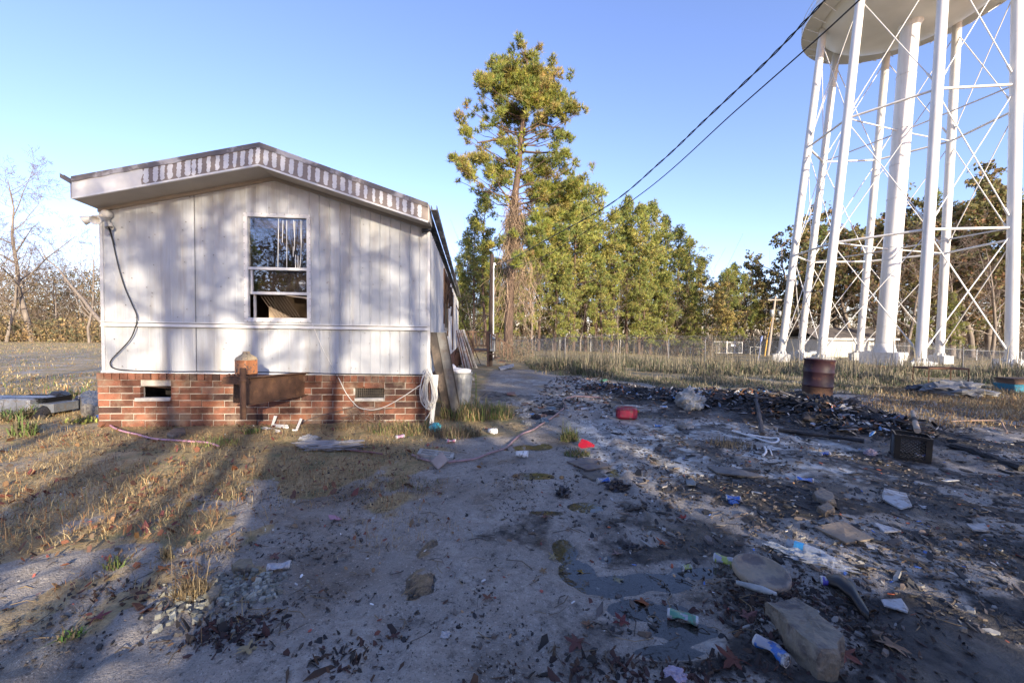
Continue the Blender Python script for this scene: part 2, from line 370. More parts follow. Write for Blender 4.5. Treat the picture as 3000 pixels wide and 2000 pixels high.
def ground_mat():
    m = bpy.data.materials.new('ground_mud'); m.use_nodes = True
    n = m.node_tree.nodes; l = m.node_tree.links; b = n['Principled BSDF']
    at_ = n.new('ShaderNodeAttribute'); at_.attribute_name = 'mask'
    sp = n.new('ShaderNodeSeparateColor'); l.new(at_.outputs['Color'], sp.inputs[0])
    tc = n.new('ShaderNodeTexCoord')
    def noise(sc, det=8, ro=.6):
        z = n.new('ShaderNodeTexNoise'); z.inputs['Scale'].default_value = sc; z.inputs['Detail'].default_value = det; z.inputs['Roughness'].default_value = ro
        l.new(tc.outputs['Object'], z.inputs['Vector']); return z.outputs[0]
    def ramp(f, a, b_, c0=0., c1=1.):
        r = n.new('ShaderNodeMapRange'); r.inputs[1].default_value = a; r.inputs[2].default_value = b_; r.inputs[3].default_value = c0; r.inputs[4].default_value = c1
        l.new(f, r.inputs[0]); return r.outputs[0]
    def mix(f, A, B):
        x = n.new('ShaderNodeMix'); x.data_type = 'RGBA'
        if isinstance(f, float): x.inputs['Factor'].default_value = f
        else: l.new(f, x.inputs['Factor'])
        for s_, v in (('A', A), ('B', B)):
            if isinstance(v, tuple): x.inputs[s_].default_value = (*v, 1)
            else: l.new(v, x.inputs[s_])
        return x.outputs['Result']
    def mul(a, b_):
        x = n.new('ShaderNodeMath'); x.operation = 'MULTIPLY'
        for k, v in ((0, a), (1, b_)):
            if isinstance(v, float): x.inputs[k].default_value = v
            else: l.new(v, x.inputs[k])
        return x.outputs[0]
    def add(a, b_):
        x = n.new('ShaderNodeMath'); x.operation = 'ADD'
        for k, v in ((0, a), (1, b_)):
            if isinstance(v, float): x.inputs[k].default_value = v
            else: l.new(v, x.inputs[k])
        return x.outputs[0]
    sand = mix(ramp(noise(2.2), .35, .65), (.27, .24, .205), (.50, .45, .395))
    sand = mix(ramp(noise(30, 4), .35, .7), sand, (.27, .235, .20))
    damp = ramp(noise(1.1, 7, .6), .50, .60)
    sand = mix(mul(damp, .85), sand, (.115, .102, .09))
    sand = mix(mul(ramp(noise(6, 9, .75), .57, .65), .7), sand, (.05, .043, .038))
    sand = mix(mul(ramp(noise(22, 8, .7), .59, .65), .85), sand, (.035, .03, .027))
    sand = mix(mul(ramp(noise(75, 3), .60, .66), .8), sand, (.48, .44, .39))
    sand = mix(mul(ramp(noise(130, 3), .58, .64), .7), sand, (.07, .06, .052))
    pale = mix(ramp(noise(4, 9, .7), .42, .58), (.22, .21, .195), (.60, .59, .55))
    pf = ramp(add(sp.outputs[2], mul(noise(7, 9, .7), 1.0)), .95, 1.3)
    c = mix(pf, sand, pale)
    ch = mix(ramp(noise(16, 8), .4, .65), (.022, .02, .019), (.075, .066, .058))
    cf = ramp(add(sp.outputs[1], mul(noise(9, 9, .75), 1.1)), .70, .98)
    c = mix(cf, c, ch)
    gr = mix(ramp(noise(18, 8), .35, .65), (.25, .175, .085), (.46, .34, .17))
    gr = mix(ramp(noise(2.5, 6), .5, .66), gr, (.17, .16, .075))
    gf = ramp(add(sp.outputs[0], mul(noise(8, 8, .7), .7)), .72, 1.0)
    c = mix(gf, c, gr)
    l.new(c, b.inputs['Base Color'])
    ro = n.new('ShaderNodeMapRange'); ro.inputs[1].default_value = .45; ro.inputs[2].default_value = .60; ro.inputs[3].default_value = .85; ro.inputs[4].default_value = .30
    l.new(noise(1.1, 7, .6), ro.inputs[0]); l.new(ro.outputs[0], b.inputs['Roughness'])
    bp = n.new('ShaderNodeBump'); bp.inputs['Strength'].default_value = .9; bp.inputs['Distance'].default_value = .022
    l.new(add(mul(noise(24, 8, .7), 1.0), mul(noise(95, 4), .8)), bp.inputs['Height']); l.new(bp.outputs[0], b.inputs['Normal'])
    return m
build_ground()
b = NB()
for (x0, x1, y0, y1) in ((-.9, 3.4, 1.3, 5.9), (5.2, 9.5, 3.4, 6.2)):
    b.add([(x0, y0, -.034), (x1, y0, -.034), (x1, y1, -.034), (x0, y1, -.034)], [(0, 1, 2, 3)])
struct(b.build('puddle_water', M['water']))

# ================================================================ MOBILE HOME
YAW = R(6.0)
TV = Vector((math.cos(YAW), math.sin(YAW), 0)); NV = Vector((math.sin(YAW), -math.cos(YAW), 0)); BK = -NV; UP = Vector((0, 0, 1))
A0 = P(303, 1000, 5.78); A0.z = 0
def W(px, py, d=0.0):
    """point on the end wall plane (moved d metres out of it) under a pixel"""
    dr = ray(px, py); o = A0 + NV * d
    t = (o - CAM).dot(NV) / dr.dot(NV)
    return CAM + dr * t
def S(p): return (Vector(p) - A0).dot(TV)      # coordinate along the wall
def WP(s, z, d=0.0):
    v = A0 + TV * s + NV * d; return Vector((v.x, v.y, z))
HL = 14.3
home = thing('mobile_home', (A0.x + 2.5, A0.y + .3, 0), 'long white ribbed metal mobile home on a red brick base, gable end facing the camera', 'mobile home')
sL, sR = 0.0, S(W(1258, 1000))
zb_l, zb_r = W(303, 1088).z, W(1258, 1099).z
def zbot(s): return zb_l + (zb_r - zb_l) * s / sR
pk = W(804.5, 522); tl = W(301.5, 615); tr = W(1261, 669)
sPk = S(pk)
def ztop(s): return (tl.z + (pk.z - tl.z) * (s / sPk)) if s < sPk else (pk.z + (tr.z - pk.z) * (s - sPk) / (S(tr) - sPk))
wl_, wr_ = S(W(726, 780)), S(W(903, 780))
wt, wb_ = W(815, 636).z, W(815, 934).z
# end wall with ribs and a hole for the window
def prof(s):
    k = s / .152; f = k - math.floor(k); r = 0
    if f < .16: r = (.0022 + .012 * (s > 2.9)) * math.sin(math.pi * f / .16) ** 1.5
    for c in (.36, .66):
        if abs(f - c) < .07: r += .0006 * (1 - abs(f - c) / .07)
    return r
ss = set([0, sR, wl_, wr_])
k = 0
while k * .152 < sR:
    for f in (0, .03, .055, .08, .105, .13, .16, .29, .36, .43, .59, .66, .73):
        v = (k + f) * .152
        if 0 < v < sR: ss.add(v)
    k += 1
ss = sorted(ss)
b = NB()
zbelt = lambda s: W(303, 950).z + (W(1256, 964).z - W(303, 950).z) * s / sR
for s0, s1 in zip(ss[:-1], ss[1:]):
    m_ = (s0 + s1) / 2
    rows = [(zbot, ztop)]
    if wl_ - 1e-6 < m_ < wr_ + 1e-6: rows = [(zbot, lambda s: wb_), (lambda s: wt, ztop)]
    for f0, f1 in rows:
        q = [WP(s0, f0(s0), prof(s0)), WP(s1, f0(s1), prof(s1)), WP(s1, f1(s1), prof(s1)), WP(s0, f1(s0), prof(s0))]
        b.add(q, [(0, 1, 2, 3)], smooth=False)
# panel seam grooves and screws
for sx in (S(W(574, 800)),):
    b.box((-.004, -.004, 0), (.004, .0, 1), (.35, .33, .3), M=Matrix.Translation(WP(sx, zbot(sx), .016)) @ Matrix.Rotation(YAW, 4, 'Z') @ Matrix.Diagonal((1, 1, ztop(sx) - zbot(sx), 1)))
for i in range(90):
    s_ = rng.uniform(0, sR); z_ = rng.uniform(zbot(s_), ztop(s_))
    if wl_ - .1 < s_ < wr_ + .1 and wb_ - .1 < z_ < wt + .1: continue
    c = WP(s_, z_, .014); b.box((-.006, -.004, -.006), (.006, .002, .006), (.5, .45, .4), M=Matrix.Translation(c) @ Matrix.Rotation(YAW, 4, 'Z'))
b.build('end_wall', M['siding'], home)
# belt trim
b = NB(); 
for (o0, o1, d, tc3) in ((.002, .018, .036, 1), (-.012, .002, .014, .35), (-.048, -.012, .028, 1), (-.060, -.048, .042, .95), (-.068, -.060, .016, .3)):  # the darkened strips paint shadow lines under the trim ledges
    zl, zr = zbelt(0) + .035, zbelt(sR) + .035
    q0 = [WP(-.01, zl + o0, 0), WP(sR + .01, zr + o0, 0), WP(sR + .01, zr + o1, 0), WP(-.01, zl + o1, 0)]
    q1 = [WP(-.01, zl + o0, d), WP(sR + .01, zr + o0, d), WP(sR + .01, zr + o1, d), WP(-.01, zl + o1, d)]
    b.hexa(q0, q1, np.array((1, 1, 1)) * tc3)
b.build('belt_trim', M['trim'], home)
# corner trims
for s0 in (-.012, sR - .03):
    b = NB()
    za, zc = zbot(max(s0, 0)), ztop(min(max(s0, 0), sR)) - .02
    b.hexa([WP(s0, za, -.05), WP(s0 + .042, za, -.05), WP(s0 + .042, zc, -.05), WP(s0, zc, -.05)], [WP(s0, za, .02), WP(s0 + .042, za, .02), WP(s0 + .042, zc, .02), WP(s0, zc, .02)])
    b.build('corner_trim', M['trim'], home)
# bottom drip edge
b = NB(); b.hexa([WP(-.02, zb_l - .012, -.03), WP(sR + .02, zb_r - .012, -.03), WP(sR + .02, zb_r + .012, -.03), WP(-.02, zb_l + .012, -.03)], [WP(-.02, zb_l - .014, .035), WP(sR + .02, zb_r - .014, .035), WP(sR + .02, zb_r + .01, .022), WP(-.02, zb_l + .01, .022)])
b.build('drip_edge', M['trim'], home)
# side walls
b = NB()
def sprof(k):
    f = k / .2; f -= math.floor(f); return .016 if f < .2 else 0
n = int(HL / .04)
zt, zb2 = ztop(sR) - .02, zb_r
for (s0, sg) in ((sR, 1), (0, -1)):
    za, zc = (zb_r, ztop(sR) - .03) if sg > 0 else (zb_l, ztop(0) - .03)
    V = []; F = []
    for i in range(n + 1):
        y = HL * i / n; pr = sprof(y) * sg
        p = A0 + TV * (s0 + pr) + BK * (y + .001)
        V += [(p.x, p.y, za), (p.x, p.y, zc)]
    for i in range(n): F.append((2 * i, 2 * i + 2, 2 * i + 3, 2 * i + 1) if sg > 0 else (2 * i, 2 * i + 1, 2 * i + 3, 2 * i + 2))
    b.add(V, F)
p0 = A0 + BK * HL; p1 = A0 + TV * sR + BK * HL; pm = A0 + TV * sPk + BK * HL
b.add([(p0.x, p0.y, zb_l), (p1.x, p1.y, zb_l), (p1.x, p1.y, zt), (pm.x, pm.y, pk.z), (p0.x, p0.y, tl.z)], [(4, 3, 2, 1, 0)])
b.build('side_wall', M['siding2'], home)
# side wall doors, burnt patch, strips
def SW(y, z, d=.02): 
    p = A0 + TV * (sR + d) + BK * y; return Vector((p.x, p.y, z))
def sidebox(b, y0, y1, z0, z1, d0, d1, col=(1, 1, 1)):
    b.hexa([SW(y0, z0, d0), SW(y1, z0, d0), SW(y1, z1, d0), SW(y0, z1, d0)][::-1], [SW(y0, z0, d1), SW(y1, z0, d1), SW(y1, z1, d1), SW(y0, z1, d1)][::-1], col)
b = NB()
sidebox(b, 3.2, 4.3, zb_r + .75, zb_r + 2.15, .0, .035, (.6, .55, .5)); sidebox(b, 3.28, 4.22, zb_r + .82, zb_r + 2.08, .0, .04, (.06, .05, .05))
b.build('side_window', M['trim'], home)
b = NB()
for i in range(26):
    y = 3.0 + rng.uniform(0, 3.2); z = zt - rng.uniform(0, .5)
    b = NB(); L_ = rng.uniform(.15, .7); b.tube([SW(y, z, .03), SW(y + rng.uniform(-.1, .1), z - L_ * .5, .09), SW(y + rng.uniform(-.15, .15), z - L_, .05)], rng.uniform(.01, .035), 4, (.3, .25, .2)); b.build('torn_strip', M['wood'], home)
for yy, z0, z1 in ((3.0, .9, 2.2), (4.4, .6, 2.2), (7.4, .1, 2.1), (8.3, .1, 2.1)):
    b = NB(); sidebox(b, yy, yy + .05, zb_r + z0, zb_r + z1, .0, .05, (.7, .6, .5)); b.build('wall_batten', M['wood'], home)
b = NB(); sidebox(b, 7.45, 8.3, zb_r + .05, zb_r + 2.05, .0, .045, (.9, .9, .9)); b.build('side_door', M['trim'], home)
# fascia outline (front plane of the overhang)
OH = .45
def FP(px, py, d=OH): return W(px, py, d)
top = [FP(210, 522), FP(761, 422), FP(1254, 599)]
bot = [FP(211, 581), FP(757.5, 484), FP(1254, 650)]
b = NB()
TH = .03
for i in (0, 1):
    q1 = [bot[i], bot[i + 1], top[i + 1], top[i]]; q0 = [v + BK * TH for v in q1]
    b.hexa(q0, q1)
# painted strokes: irregular blobs standing 2 mm proud of the board
def stroke(u, seg, w_, lo, hi):
    a = bot[seg].lerp(bot[seg + 1], u); c = top[seg].lerp(top[seg + 1], u)
    ax = (bot[seg + 1] - bot[seg]).normalized(); vert = c - a; n = 16
    L_, R_ = [], []
    for k in range(n + 1):
        t = k / n; wk = w_ * (1 - abs(2 * t - 1) ** 7) ** .5
        base = a + vert * (lo + (hi - lo) * t) + NV * .003
        L_.append(base - ax * (wk / 2 + .008 * rng.uniform(-1, 1))); R_.append(base + ax * (wk / 2 + .008 * rng.uniform(-1, 1)))
    b.add(L_ + R_, [(k, n + 1 + k, n + 2 + k, k + 1) for k in range(n)], (1, 1, 1), 1)
seg0 = [422, 450, 470, 492, 518, 544, 562, 580, 606, 632, 658, 684, 708, 732, 754]
for x in seg0: stroke((x - 211) / (757.5 - 211), 0, .062 * rng.uniform(.75, 1.25), .05 + .04 * rng.random(), .86 + .06 * rng.random())
x = 777
while x < 1250:
    stroke((x - 757.5) / (1254 - 757.5), 1, .060 * rng.uniform(.7, 1.2), .06 + .05 * rng.random(), .82 + .08 * rng.random()); x += 24.5 - (x - 777) * .004 + rng.uniform(-2, 2)
# the fully painted left end
q = [bot[0].lerp(bot[1], t) .lerp(top[0].lerp(top[1], t), v) + NV * .0025 for t, v in ((0, .02), (.365, .02), (.36, .3), (.372, .6), (.362, .97), (0, .97))]
b.add(q, [(0, 1, 2, 3, 4, 5)], (.93, .92, .9), 1)
# lower lip
for i in (0, 1):
    q1 = [bot[i] - UP * .012 + NV * .008, bot[i + 1] - UP * .012 + NV * .008, bot[i + 1] + UP * .012 + NV * .008, bot[i] + UP * .012 + NV * .008]
    b.hexa([v + BK * .03 for v in q1], q1, (1, 1, 1), 1)
b.build('fascia', [M['fascia'], M['paint']], home)
# metal roof edge strip with wavy lower side
b = NB()
for i in (0, 1):
    nseg = 40; a, c = top[i], top[i + 1]
    for k in range(nseg):
        u0, u1 = k / nseg, (k + 1) / nseg
        w0 = .05 + .004 * math.sin(u0 * 50) + .003 * math.sin(u0 * 17); w1 = .05 + .004 * math.sin(u1 * 50) + .003 * math.sin(u1 * 17)
        p_, q_ = a.lerp(c, u0), a.lerp(c, u1)
        b.hexa([p_ - UP * w0 + NV * .0, q_ - UP * w1, q_ + UP * .02, p_ + UP * .02], [p_ - UP * w0 + NV * .012, q_ - UP * w1 + NV * .012, q_ + UP * .02 + NV * .012, p_ + UP * .02 + NV * .012])
b.build('roof_edge', M['roofm'], home)
# roof sheet and soffit
b = NB()
for i in (0, 1):
    a, c = top[i] + UP * .015, top[i + 1] + UP * .015
    q1 = [a - UP * .02, c - UP * .02, c, a]; b.hexa([v + BK * (HL + OH) for v in q1], [v + BK * .002 for v in q1])
b.build('roof', M['roofm'], home)
b = NB()
JL, JP, JR = WP(-.02, tl.z + .01, .016), WP(sPk, pk.z + .01, .016), WP(sR + .02, tr.z + .01, .016)
for i, (a, c) in enumerate(((JL, JP), (JP, JR))):
    q = [bot[i] + BK * .03, bot[i + 1] + BK * .03, c, a]
    b.add(q, [(3, 2, 1, 0)]); b.add([v + UP * .01 for v in q], [(0, 1, 2, 3)])
b.build('soffit', M['soffit'], home)
b = NB()
for a, c in ((JL, JP), (JP, JR)):       # moulding under the soffit
    q1 = [a - UP * .05 + NV * .015, c - UP * .05 + NV * .015, c - UP * .0 + NV * .015, a - UP * .0 + NV * .015]
    b.hexa([v + BK * .03 for v in q1], q1, (.75, .72, .68))
    # end plates of the box eave
b.build('moulding', M['soffit'], home)
b = NB()
q = [bot[2], top[2], JR + UP * .2, JR]; b.hexa([v + TV * .02 for v in q], q); b.build('eave_return', M['soffit'], home); b = NB()
q = [bot[0], top[0], JL + UP * .2, JL]; b.hexa([v - TV * .02 for v in q][::-1], q[::-1])
b.build('eave_return', M['soffit'], home)
# side gutter on the right, stub on the left
b = NB()
a = top[2] + TV * .05 - UP * .03
for dz0, dz1, dx0, dx1 in ((-.05, -.04, 0, .07), (-.05, .02, .07, .08), (-.05, .02, -.01, 0)):
    q = [a + TV * dx0 + UP * dz0, a + TV * dx1 + UP * dz0, a + TV * dx1 + UP * dz1, a + TV * dx0 + UP * dz1]
    b.hexa([v + BK * HL for v in q], q)
for t0, t1, z0, z1 in ((0, -.22, 0, .012), (0, -.22, .012, .05)):
    g0 = FP(211, 540); g1 = FP(175, 519); n_ = .006
    for off in (0, .05):
        q = [g0 + BK * off, g1 + BK * off, g1 + BK * off + UP * .055, g0 + BK * off + UP * .055]
        b.hexa([v + BK * n_ for v in q], q)
    q = [g0, g1, g1 + BK * .055, g0 + BK * .055]; b.hexa([v - UP * n_ for v in q], q)
    break
b.build('gutter', M['roofm'], home)
# ---- window
win = NB(); FW = .035
x0, x1, z0, z1 = wl_, wr_, wb_, wt
def wbox(b, s0, s1, za, zc, d0, d1, col=(1, 1, 1), mi=0):
    b.hexa([WP(s0, za, d0), WP(s1, za, d0), WP(s1, zc, d0), WP(s0, zc, d0)], [WP(s0, za, d1), WP(s1, za, d1), WP(s1, zc, d1), WP(s0, zc, d1)], col, mi)
for (a, c, e, f) in ((x0 - .045, x0 + .012, z0 - .05, z1 + .045), (x1 - .012, x1 + .045, z0 - .05, z1 + .045), (x0 + .012, x1 - .012, z0 - .05, z0 + .015), (x0 + .012, x1 - .012, z1 - .01, z1 + .045)):
    wbox(win, a, c, e, f, -.03, .026)
for k in range(16):
    zz = z0 + (z1 - z0) * k / 15
    for sx in (x0 - .035, x1 + .035): wbox(win, sx - .005, sx + .005, zz - .005, zz + .005, .026, .029, (.25, .2, .17))
for k in range(9):
    sx = x0 + (x1 - x0) * k / 8
    for zz in (z0 - .04, z1 + .035): wbox(win, sx - .005, sx + .005, zz - .005, zz + .005, .026, .029, (.25, .2, .17))
window = win.build('window', M['framew'], home)
zm1 = W(815, 787).z; zm2 = W(815, 859).z
b = NB()
wbox(b, x0 + .012, x1 - .012, zm1 - .022, zm1 + .018, -.03, .012); wbox(b, x0 + .03, x1 - .012, zm2 - .02, zm2 + .02, -.05, -.005)
wbox(b, x0 + .03, x0 + .055, zm2 + .02, zm1 - .022, -.05, -.01); wbox(b, x0 + .045, x0 + .075, z0 + .015, zm2 - .02, -.09, -.06, (.8, .78, .75))
wbox(b, x1 - .03, x1 - .012, zm2 + .02, zm1 - .022, -.05, -.01)
b.build('rail', M['framew'], window)
b = NB(); wbox(b, x0 + .012, x1 - .012, zm1 + .018, z1 - .01, -.016, -.012); b.build('upper_pane', M['glass'], window)
b = NB(); wbox(b, x0 + .055, x1 - .03, zm2 + .02, zm1 - .022, -.034, -.03); b.build('lower_pane', M['glass'], window)
# blinds behind the glass
b = NB()
zz = z1 - .02
while zz > z1 - .46:
    full = zz > z1 - .14
    s0 = x0 + .05 if full else x0 + .30 + .25 * (z1 - zz)
    wbox(b, s0, x1 - .03, zz - .017, zz - .002, -.09, -.086 if True else 0, (.9, .86, .78) if zz > z1 - .15 else (.4, .36, .3)); zz -= .019
b.build('blind', M['blind'], window); b = NB()
zz = zm1 - .06
while zz > zm2 - .01:
    wbox(b, x0 + .10, x1 - .03, zz - .022, zz - .003, -.09, -.086, (.20, .16, .125)); zz -= .026
b.build('blind', M['blind'], window)
for k in range(9):       # loose slats hanging askew below
    p_ = WP(x0 + .13 + k * .045, zm2 - .03, -.1); q_ = WP(x0 + .35 + k * .045, z0 + .03, -.1)
    b = NB(); b.tube([p_, q_], .004, 4, (.28, .23, .19)); b.build('fallen_slat', M['blind'], window)
b = NB(); b.hexa([WP(x1 - .36, zm2 - .03, -.06), WP(x1 - .03, zm2 - .075, -.06), WP(x1 - .03, zm2 - .05, -.06), WP(x1 - .36, zm2 - .022, -.06)], [WP(x1 - .36, zm2 - .03, -.05), WP(x1 - .03, zm2 - .075, -.05), WP(x1 - .03, zm2 - .05, -.05), WP(x1 - .36, zm2 - .022, -.05)], (1.2, 1.2, 1.2))
b.build('bottom_rail', M['blind'], window)
# white cords hanging in front of the dark room
b = NB()
for (px, ya, yb, wx) in ((816, 640, 783, -2), (829, 645, 710, -2), (840, 645, 784, 0), (860, 645, 700, 3), (864, 648, 735, -2), (859, 722, 752, 0), (866, 746, 785, 0), (873, 750, 784, 0), (880, 645, 712, 2), (884, 646, 760, -3), (881, 755, 785, -3)):
    b.tube([W(px, ya, -.008), W(px + wx * .4, (ya + yb) / 2, -.008), W(px + wx, yb, -.008)], .0042, 5, (1.15, 1.15, 1.12))
b.build('paint_drip', M['paint'], window)
# security sticker: octagon with a word plate
stk = W(886, 829, -.02); b = NB()
def octa(c, r, d, col, n=8):
    V = [c + TV * (r * math.cos(math.pi / 8 + k * math.pi / 4)) + UP * (r * math.sin(math.pi / 8 + k * math.pi / 4)) + NV * d for k in range(n)]
    b.hexa([v - NV * .001 for v in V], V, col)
octa(stk - UP * .03, .047, 0, (.16, .16, .17)); octa(stk, .047, .002, (.03, .03, .03)); octa(stk, .040, .0035, (.45, .45, .43)); octa(stk, .035, .005, (.03, .03, .03))
b.hexa([stk + TV * a + UP * c + NV * .005 for a, c in ((-.048, -.013), (.048, -.013), (.048, .013), (-.048, .013))], [stk + TV * a + UP * c + NV * .007 for a, c in ((-.048, -.013), (.048, -.013), (.048, .013), (-.048, .013))], (.75, .75, .72))
b_st = b
for px in (866, 878):
    b = NB()
    c_ = W(px, 852, -.02); V = [c_ + TV * .014 * math.cos(t * .52) + UP * .014 * math.sin(t * .52) for t in range(12)]
    b.hexa(V, [v + NV * .003 for v in V], (.05, .05, .05)); b.build('sticker_dot', M['plast'], window)
sticker = b_st.build('sticker', M['plast'], window)
def text_obj(txt, size, center, xdir, ndir, m, parent, name='lettering', ext=.001):
    cu = bpy.data.curves.new(name, 'FONT'); cu.body = txt; cu.size = size; cu.extrude = ext; cu.align_x = 'CENTER'; cu.align_y = 'CENTER'
    tmp = bpy.data.objects.new('tmp', cu); COL.objects.link(tmp)
    bpy.context.view_layer.update()
    me = bpy.data.meshes.new_from_object(tmp.evaluated_get(bpy.context.evaluated_depsgraph_get()))
    bpy.data.objects.remove(tmp)
    me.name = name; me.materials.clear(); me.materials.append(m)
    yd = ndir.cross(xdir)
    mm = Matrix(((xdir.x, yd.x, ndir.x, 0), (xdir.y, yd.y, ndir.y, 0), (xdir.z, yd.z, ndir.z, 0), (0, 0, 0, 1)))
    me.transform(Matrix.Translation(center - wl(parent)) @ mm)
    a_ = me.attributes.new('Col', 'FLOAT_COLOR', 'FACE'); a_.data.foreach_set('color', np.ones(len(me.polygons) * 4, np.float32))
    o = bpy.data.objects.new(name, me); COL.objects.link(o); o.parent = parent; return o
text_obj('SECURITY', .0215, stk + NV * .0085, TV, NV, M['black'], sticker)
# clear fan shaped patch where the grime is wiped: the blind behind is seen as a bright quarter disc
b = NB(); c_ = W(908, 862, -.07)
V = [c_] + [c_ + TV * (-.40 * math.cos(t)) + UP * (.26 * math.sin(t)) for t in np.linspace(0, math.pi / 2, 14)]
b.add(V, [(0, i, i + 1) for i in range(1, 14)], (.42, .40, .38)); b.build('wiped_patch', M['blind'], window)
# the room behind
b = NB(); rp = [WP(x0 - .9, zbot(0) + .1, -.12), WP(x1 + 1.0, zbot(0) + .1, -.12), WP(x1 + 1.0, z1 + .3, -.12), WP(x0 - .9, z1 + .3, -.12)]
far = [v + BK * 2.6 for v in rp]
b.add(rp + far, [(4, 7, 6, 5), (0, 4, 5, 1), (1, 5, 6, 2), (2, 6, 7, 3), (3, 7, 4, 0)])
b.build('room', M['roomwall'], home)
b = NB(); c_ = WP(x0 + .22, z0 + .02, -.5); b.hexa([WP(x0 + .08, z0 - .6, -.5), WP(x0 + .5, z0 - .6, -.5), WP(x0 + .45, z0 + .02, -.5), WP(x0 + .08, z0 + .22, -.5)], [WP(x0 + .08, z0 - .6, -.45), WP(x0 + .5, z0 - .6, -.45), WP(x0 + .45, z0 + .02, -.45), WP(x0 + .08, z0 + .22, -.45)], (.9, .8, .7)); b.build('headboard', M['blind'], home)

# ---- brick skirt
skirt_root = NB()
bs0, bs1 = S(W(287, 1160, .06)), S(W(1245, 1160, .06))
v1 = (S(W(411, 1147, .06)), S(W(501, 1147, .06)), W(456, 1165, .06).z, W(456, 1131, .06).z)
v2 = (S(W(1040, 1147, .06)), S(W(1125, 1147, .06)), W(1082, 1166, .06).z, W(1082, 1132, .06).z)
bm = (S(W(893, 1120, .06)), S(W(905, 1120, .06)), W(900, 1160, .06).z, 9)
b = NB(); top_z = (zb_l + zb_r) / 2 - .012
crs = .1; nr = 8
def inside(s0, s1, za, zc, o): return s1 > o[0] + .005 and s0 < o[1] - .005 and zc > o[2] + .005 and za < o[3] - .005
def brickcol():
    t = rng.random(); c = np.array([1., 1., 1.]) * rng.uniform(.55, 1.3)
    if t < .2: c *= np.array([.5, .6, .75])
    elif t < .3: c *= np.array([1.15, 1.1, .95])
    return c
for row in range(nr + 1):
    zt_ = top_z - (0 if row == 0 else (.105 + (row - 1) * crs)); hh = .095 if row == 0 else .088
    sb = bs0 + (0 if row % 2 else (.0 if row == 0 else -.155)); L_ = .093 if row == 0 else .302; s_ = sb
    while s_ < bs1:
        a_, c_ = max(s_, bs0), min(s_ + L_, bs1); s_ += L_ + .012
        if c_ - a_ < .03: continue
        sl_ = (zb_r - zb_l) * ((a_ + c_) / 2 / sR) - (zb_r - zb_l) / 2
        segs = [(a_, c_)]
        for o in (v1, v2):
            ns = []
            for p_, q_ in segs:
                if inside(p_, q_, zt_ - hh, zt_, o):
                    if p_ < o[0] - .02: ns.append((p_, o[0]))
                    if q_ > o[1] + .02: ns.append((o[1], q_))
                else: ns.append((p_, q_))
            segs = ns
        for p_, q_ in segs:
            j = rng.uniform(-.003, .003); pr = .062 + (.018 if row == 0 else 0) + j
            col = brickcol()
            wbox(b, p_, q_, zt_ - hh + sl_, zt_ + sl_ + (.0 if row else -.001), .0, pr, col)
# mortar face with the two openings
zlow = -.15
for (p_, q_, za, zc) in ((bs0, v1[0], zlow, top_z), (v1[0], v1[1], zlow, v1[2] - .003), (v1[0], v1[1], v1[3] + .003, top_z), (v1[1], v2[0], zlow, top_z), (v2[0], v2[1], zlow, v2[2] - .003), (v2[0], v2[1], v2[3] + .003, top_z), (v2[1], bs1, zlow, top_z)):
    wbox(b, p_ + .002, q_ - .002 if q_ < bs1 else q_ - .004, za, zc - .004, -.03, .052, (1, 1, 1), 1)
# right return, left return along the sides
for sg, s0 in ((1, bs1), (-1, bs0)):
    for row in range(nr):
        zt_ = top_z - (0 if row == 0 else .105 + (row - 1) * crs); y = 0.05 - (.15 if row % 2 else 0)
        while y < 13.5:
            if y > -.05:
                a_ = A0 + TV * (s0 - .05 * sg) + BK * y; M_ = Matrix.Translation((a_.x, a_.y, 0)) @ Matrix.Rotation(YAW, 4, 'Z')
                b.box((0, 0, zt_ - .088), (.055 * sg, .30, zt_), brickcol(), M=M_) if sg > 0 else b.box((-.055, 0, zt_ - .088), (0, .30, zt_), brickcol(), M=M_)
            y += .312
    a_ = A0 + TV * (s0 - .06 * sg); M_ = Matrix.Translation((a_.x, a_.y, 0)) @ Matrix.Rotation(YAW, 4, 'Z')
    if sg > 0: b.box((0, 0, zlow), (.056, 13.8, top_z - .005), mi=1, M=M_)
    else: b.box((-.056, 0, zlow), (0, 13.8, top_z - .005), mi=1, M=M_)
skirt = b.build('brick_skirt', [M['brick'], M['mortar']], home)
b = NB(); wbox(b, v1[0] - .06, v1[1] + .0, v1[2] - .045, v1[2] + .004, .0, .085); b.build('vent_sill', M['sill'], skirt)
b = NB(); wbox(b, v2[0], v2[1], v2[2] - .04, v2[2] + .004, .0, .085); b.build('vent_sill', M['sill'], skirt)
b = NB()
for k in range(15): s_ = v2[0] + (v2[1] - v2[0]) * k / 14; b.tube([WP(s_, v2[2], .045), WP(s_, v2[3], .045)], .004, 4, (.5, .44, .36))
for k in range(8): z_ = v2[2] + (v2[3] - v2[2]) * k / 7; b.tube([WP(v2[0], z_, .05), WP(v2[1], z_, .05)], .004, 4, (.5, .44, .36))
b.build('vent_grate', M['concrete'], skirt)
b = NB(); 
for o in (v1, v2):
    b = NB(); wbox(b, o[0] - .02, o[1] + .02, o[2] - .03, o[3] + .03, -.5, -.45); b.build('vent_shade_panel', M['dark'], skirt)  # near-black panel painted in for the unlit space behind each vent
b = NB()
b.hexa([WP(v1[0], v1[3] - .01, -.05), WP(v1[1], v1[3] - .05, -.05), WP(v1[1], v1[3] + .02, -.05), WP(v1[0], v1[3] + .01, -.05)], [WP(v1[0], v1[3] - .01, .0), WP(v1[1], v1[3] - .05, .0), WP(v1[1], v1[3] + .02, .0), WP(v1[0], v1[3] + .01, .0)], (.35, .25, .2))
b.build('splintered_board', M['roomwall'], skirt)

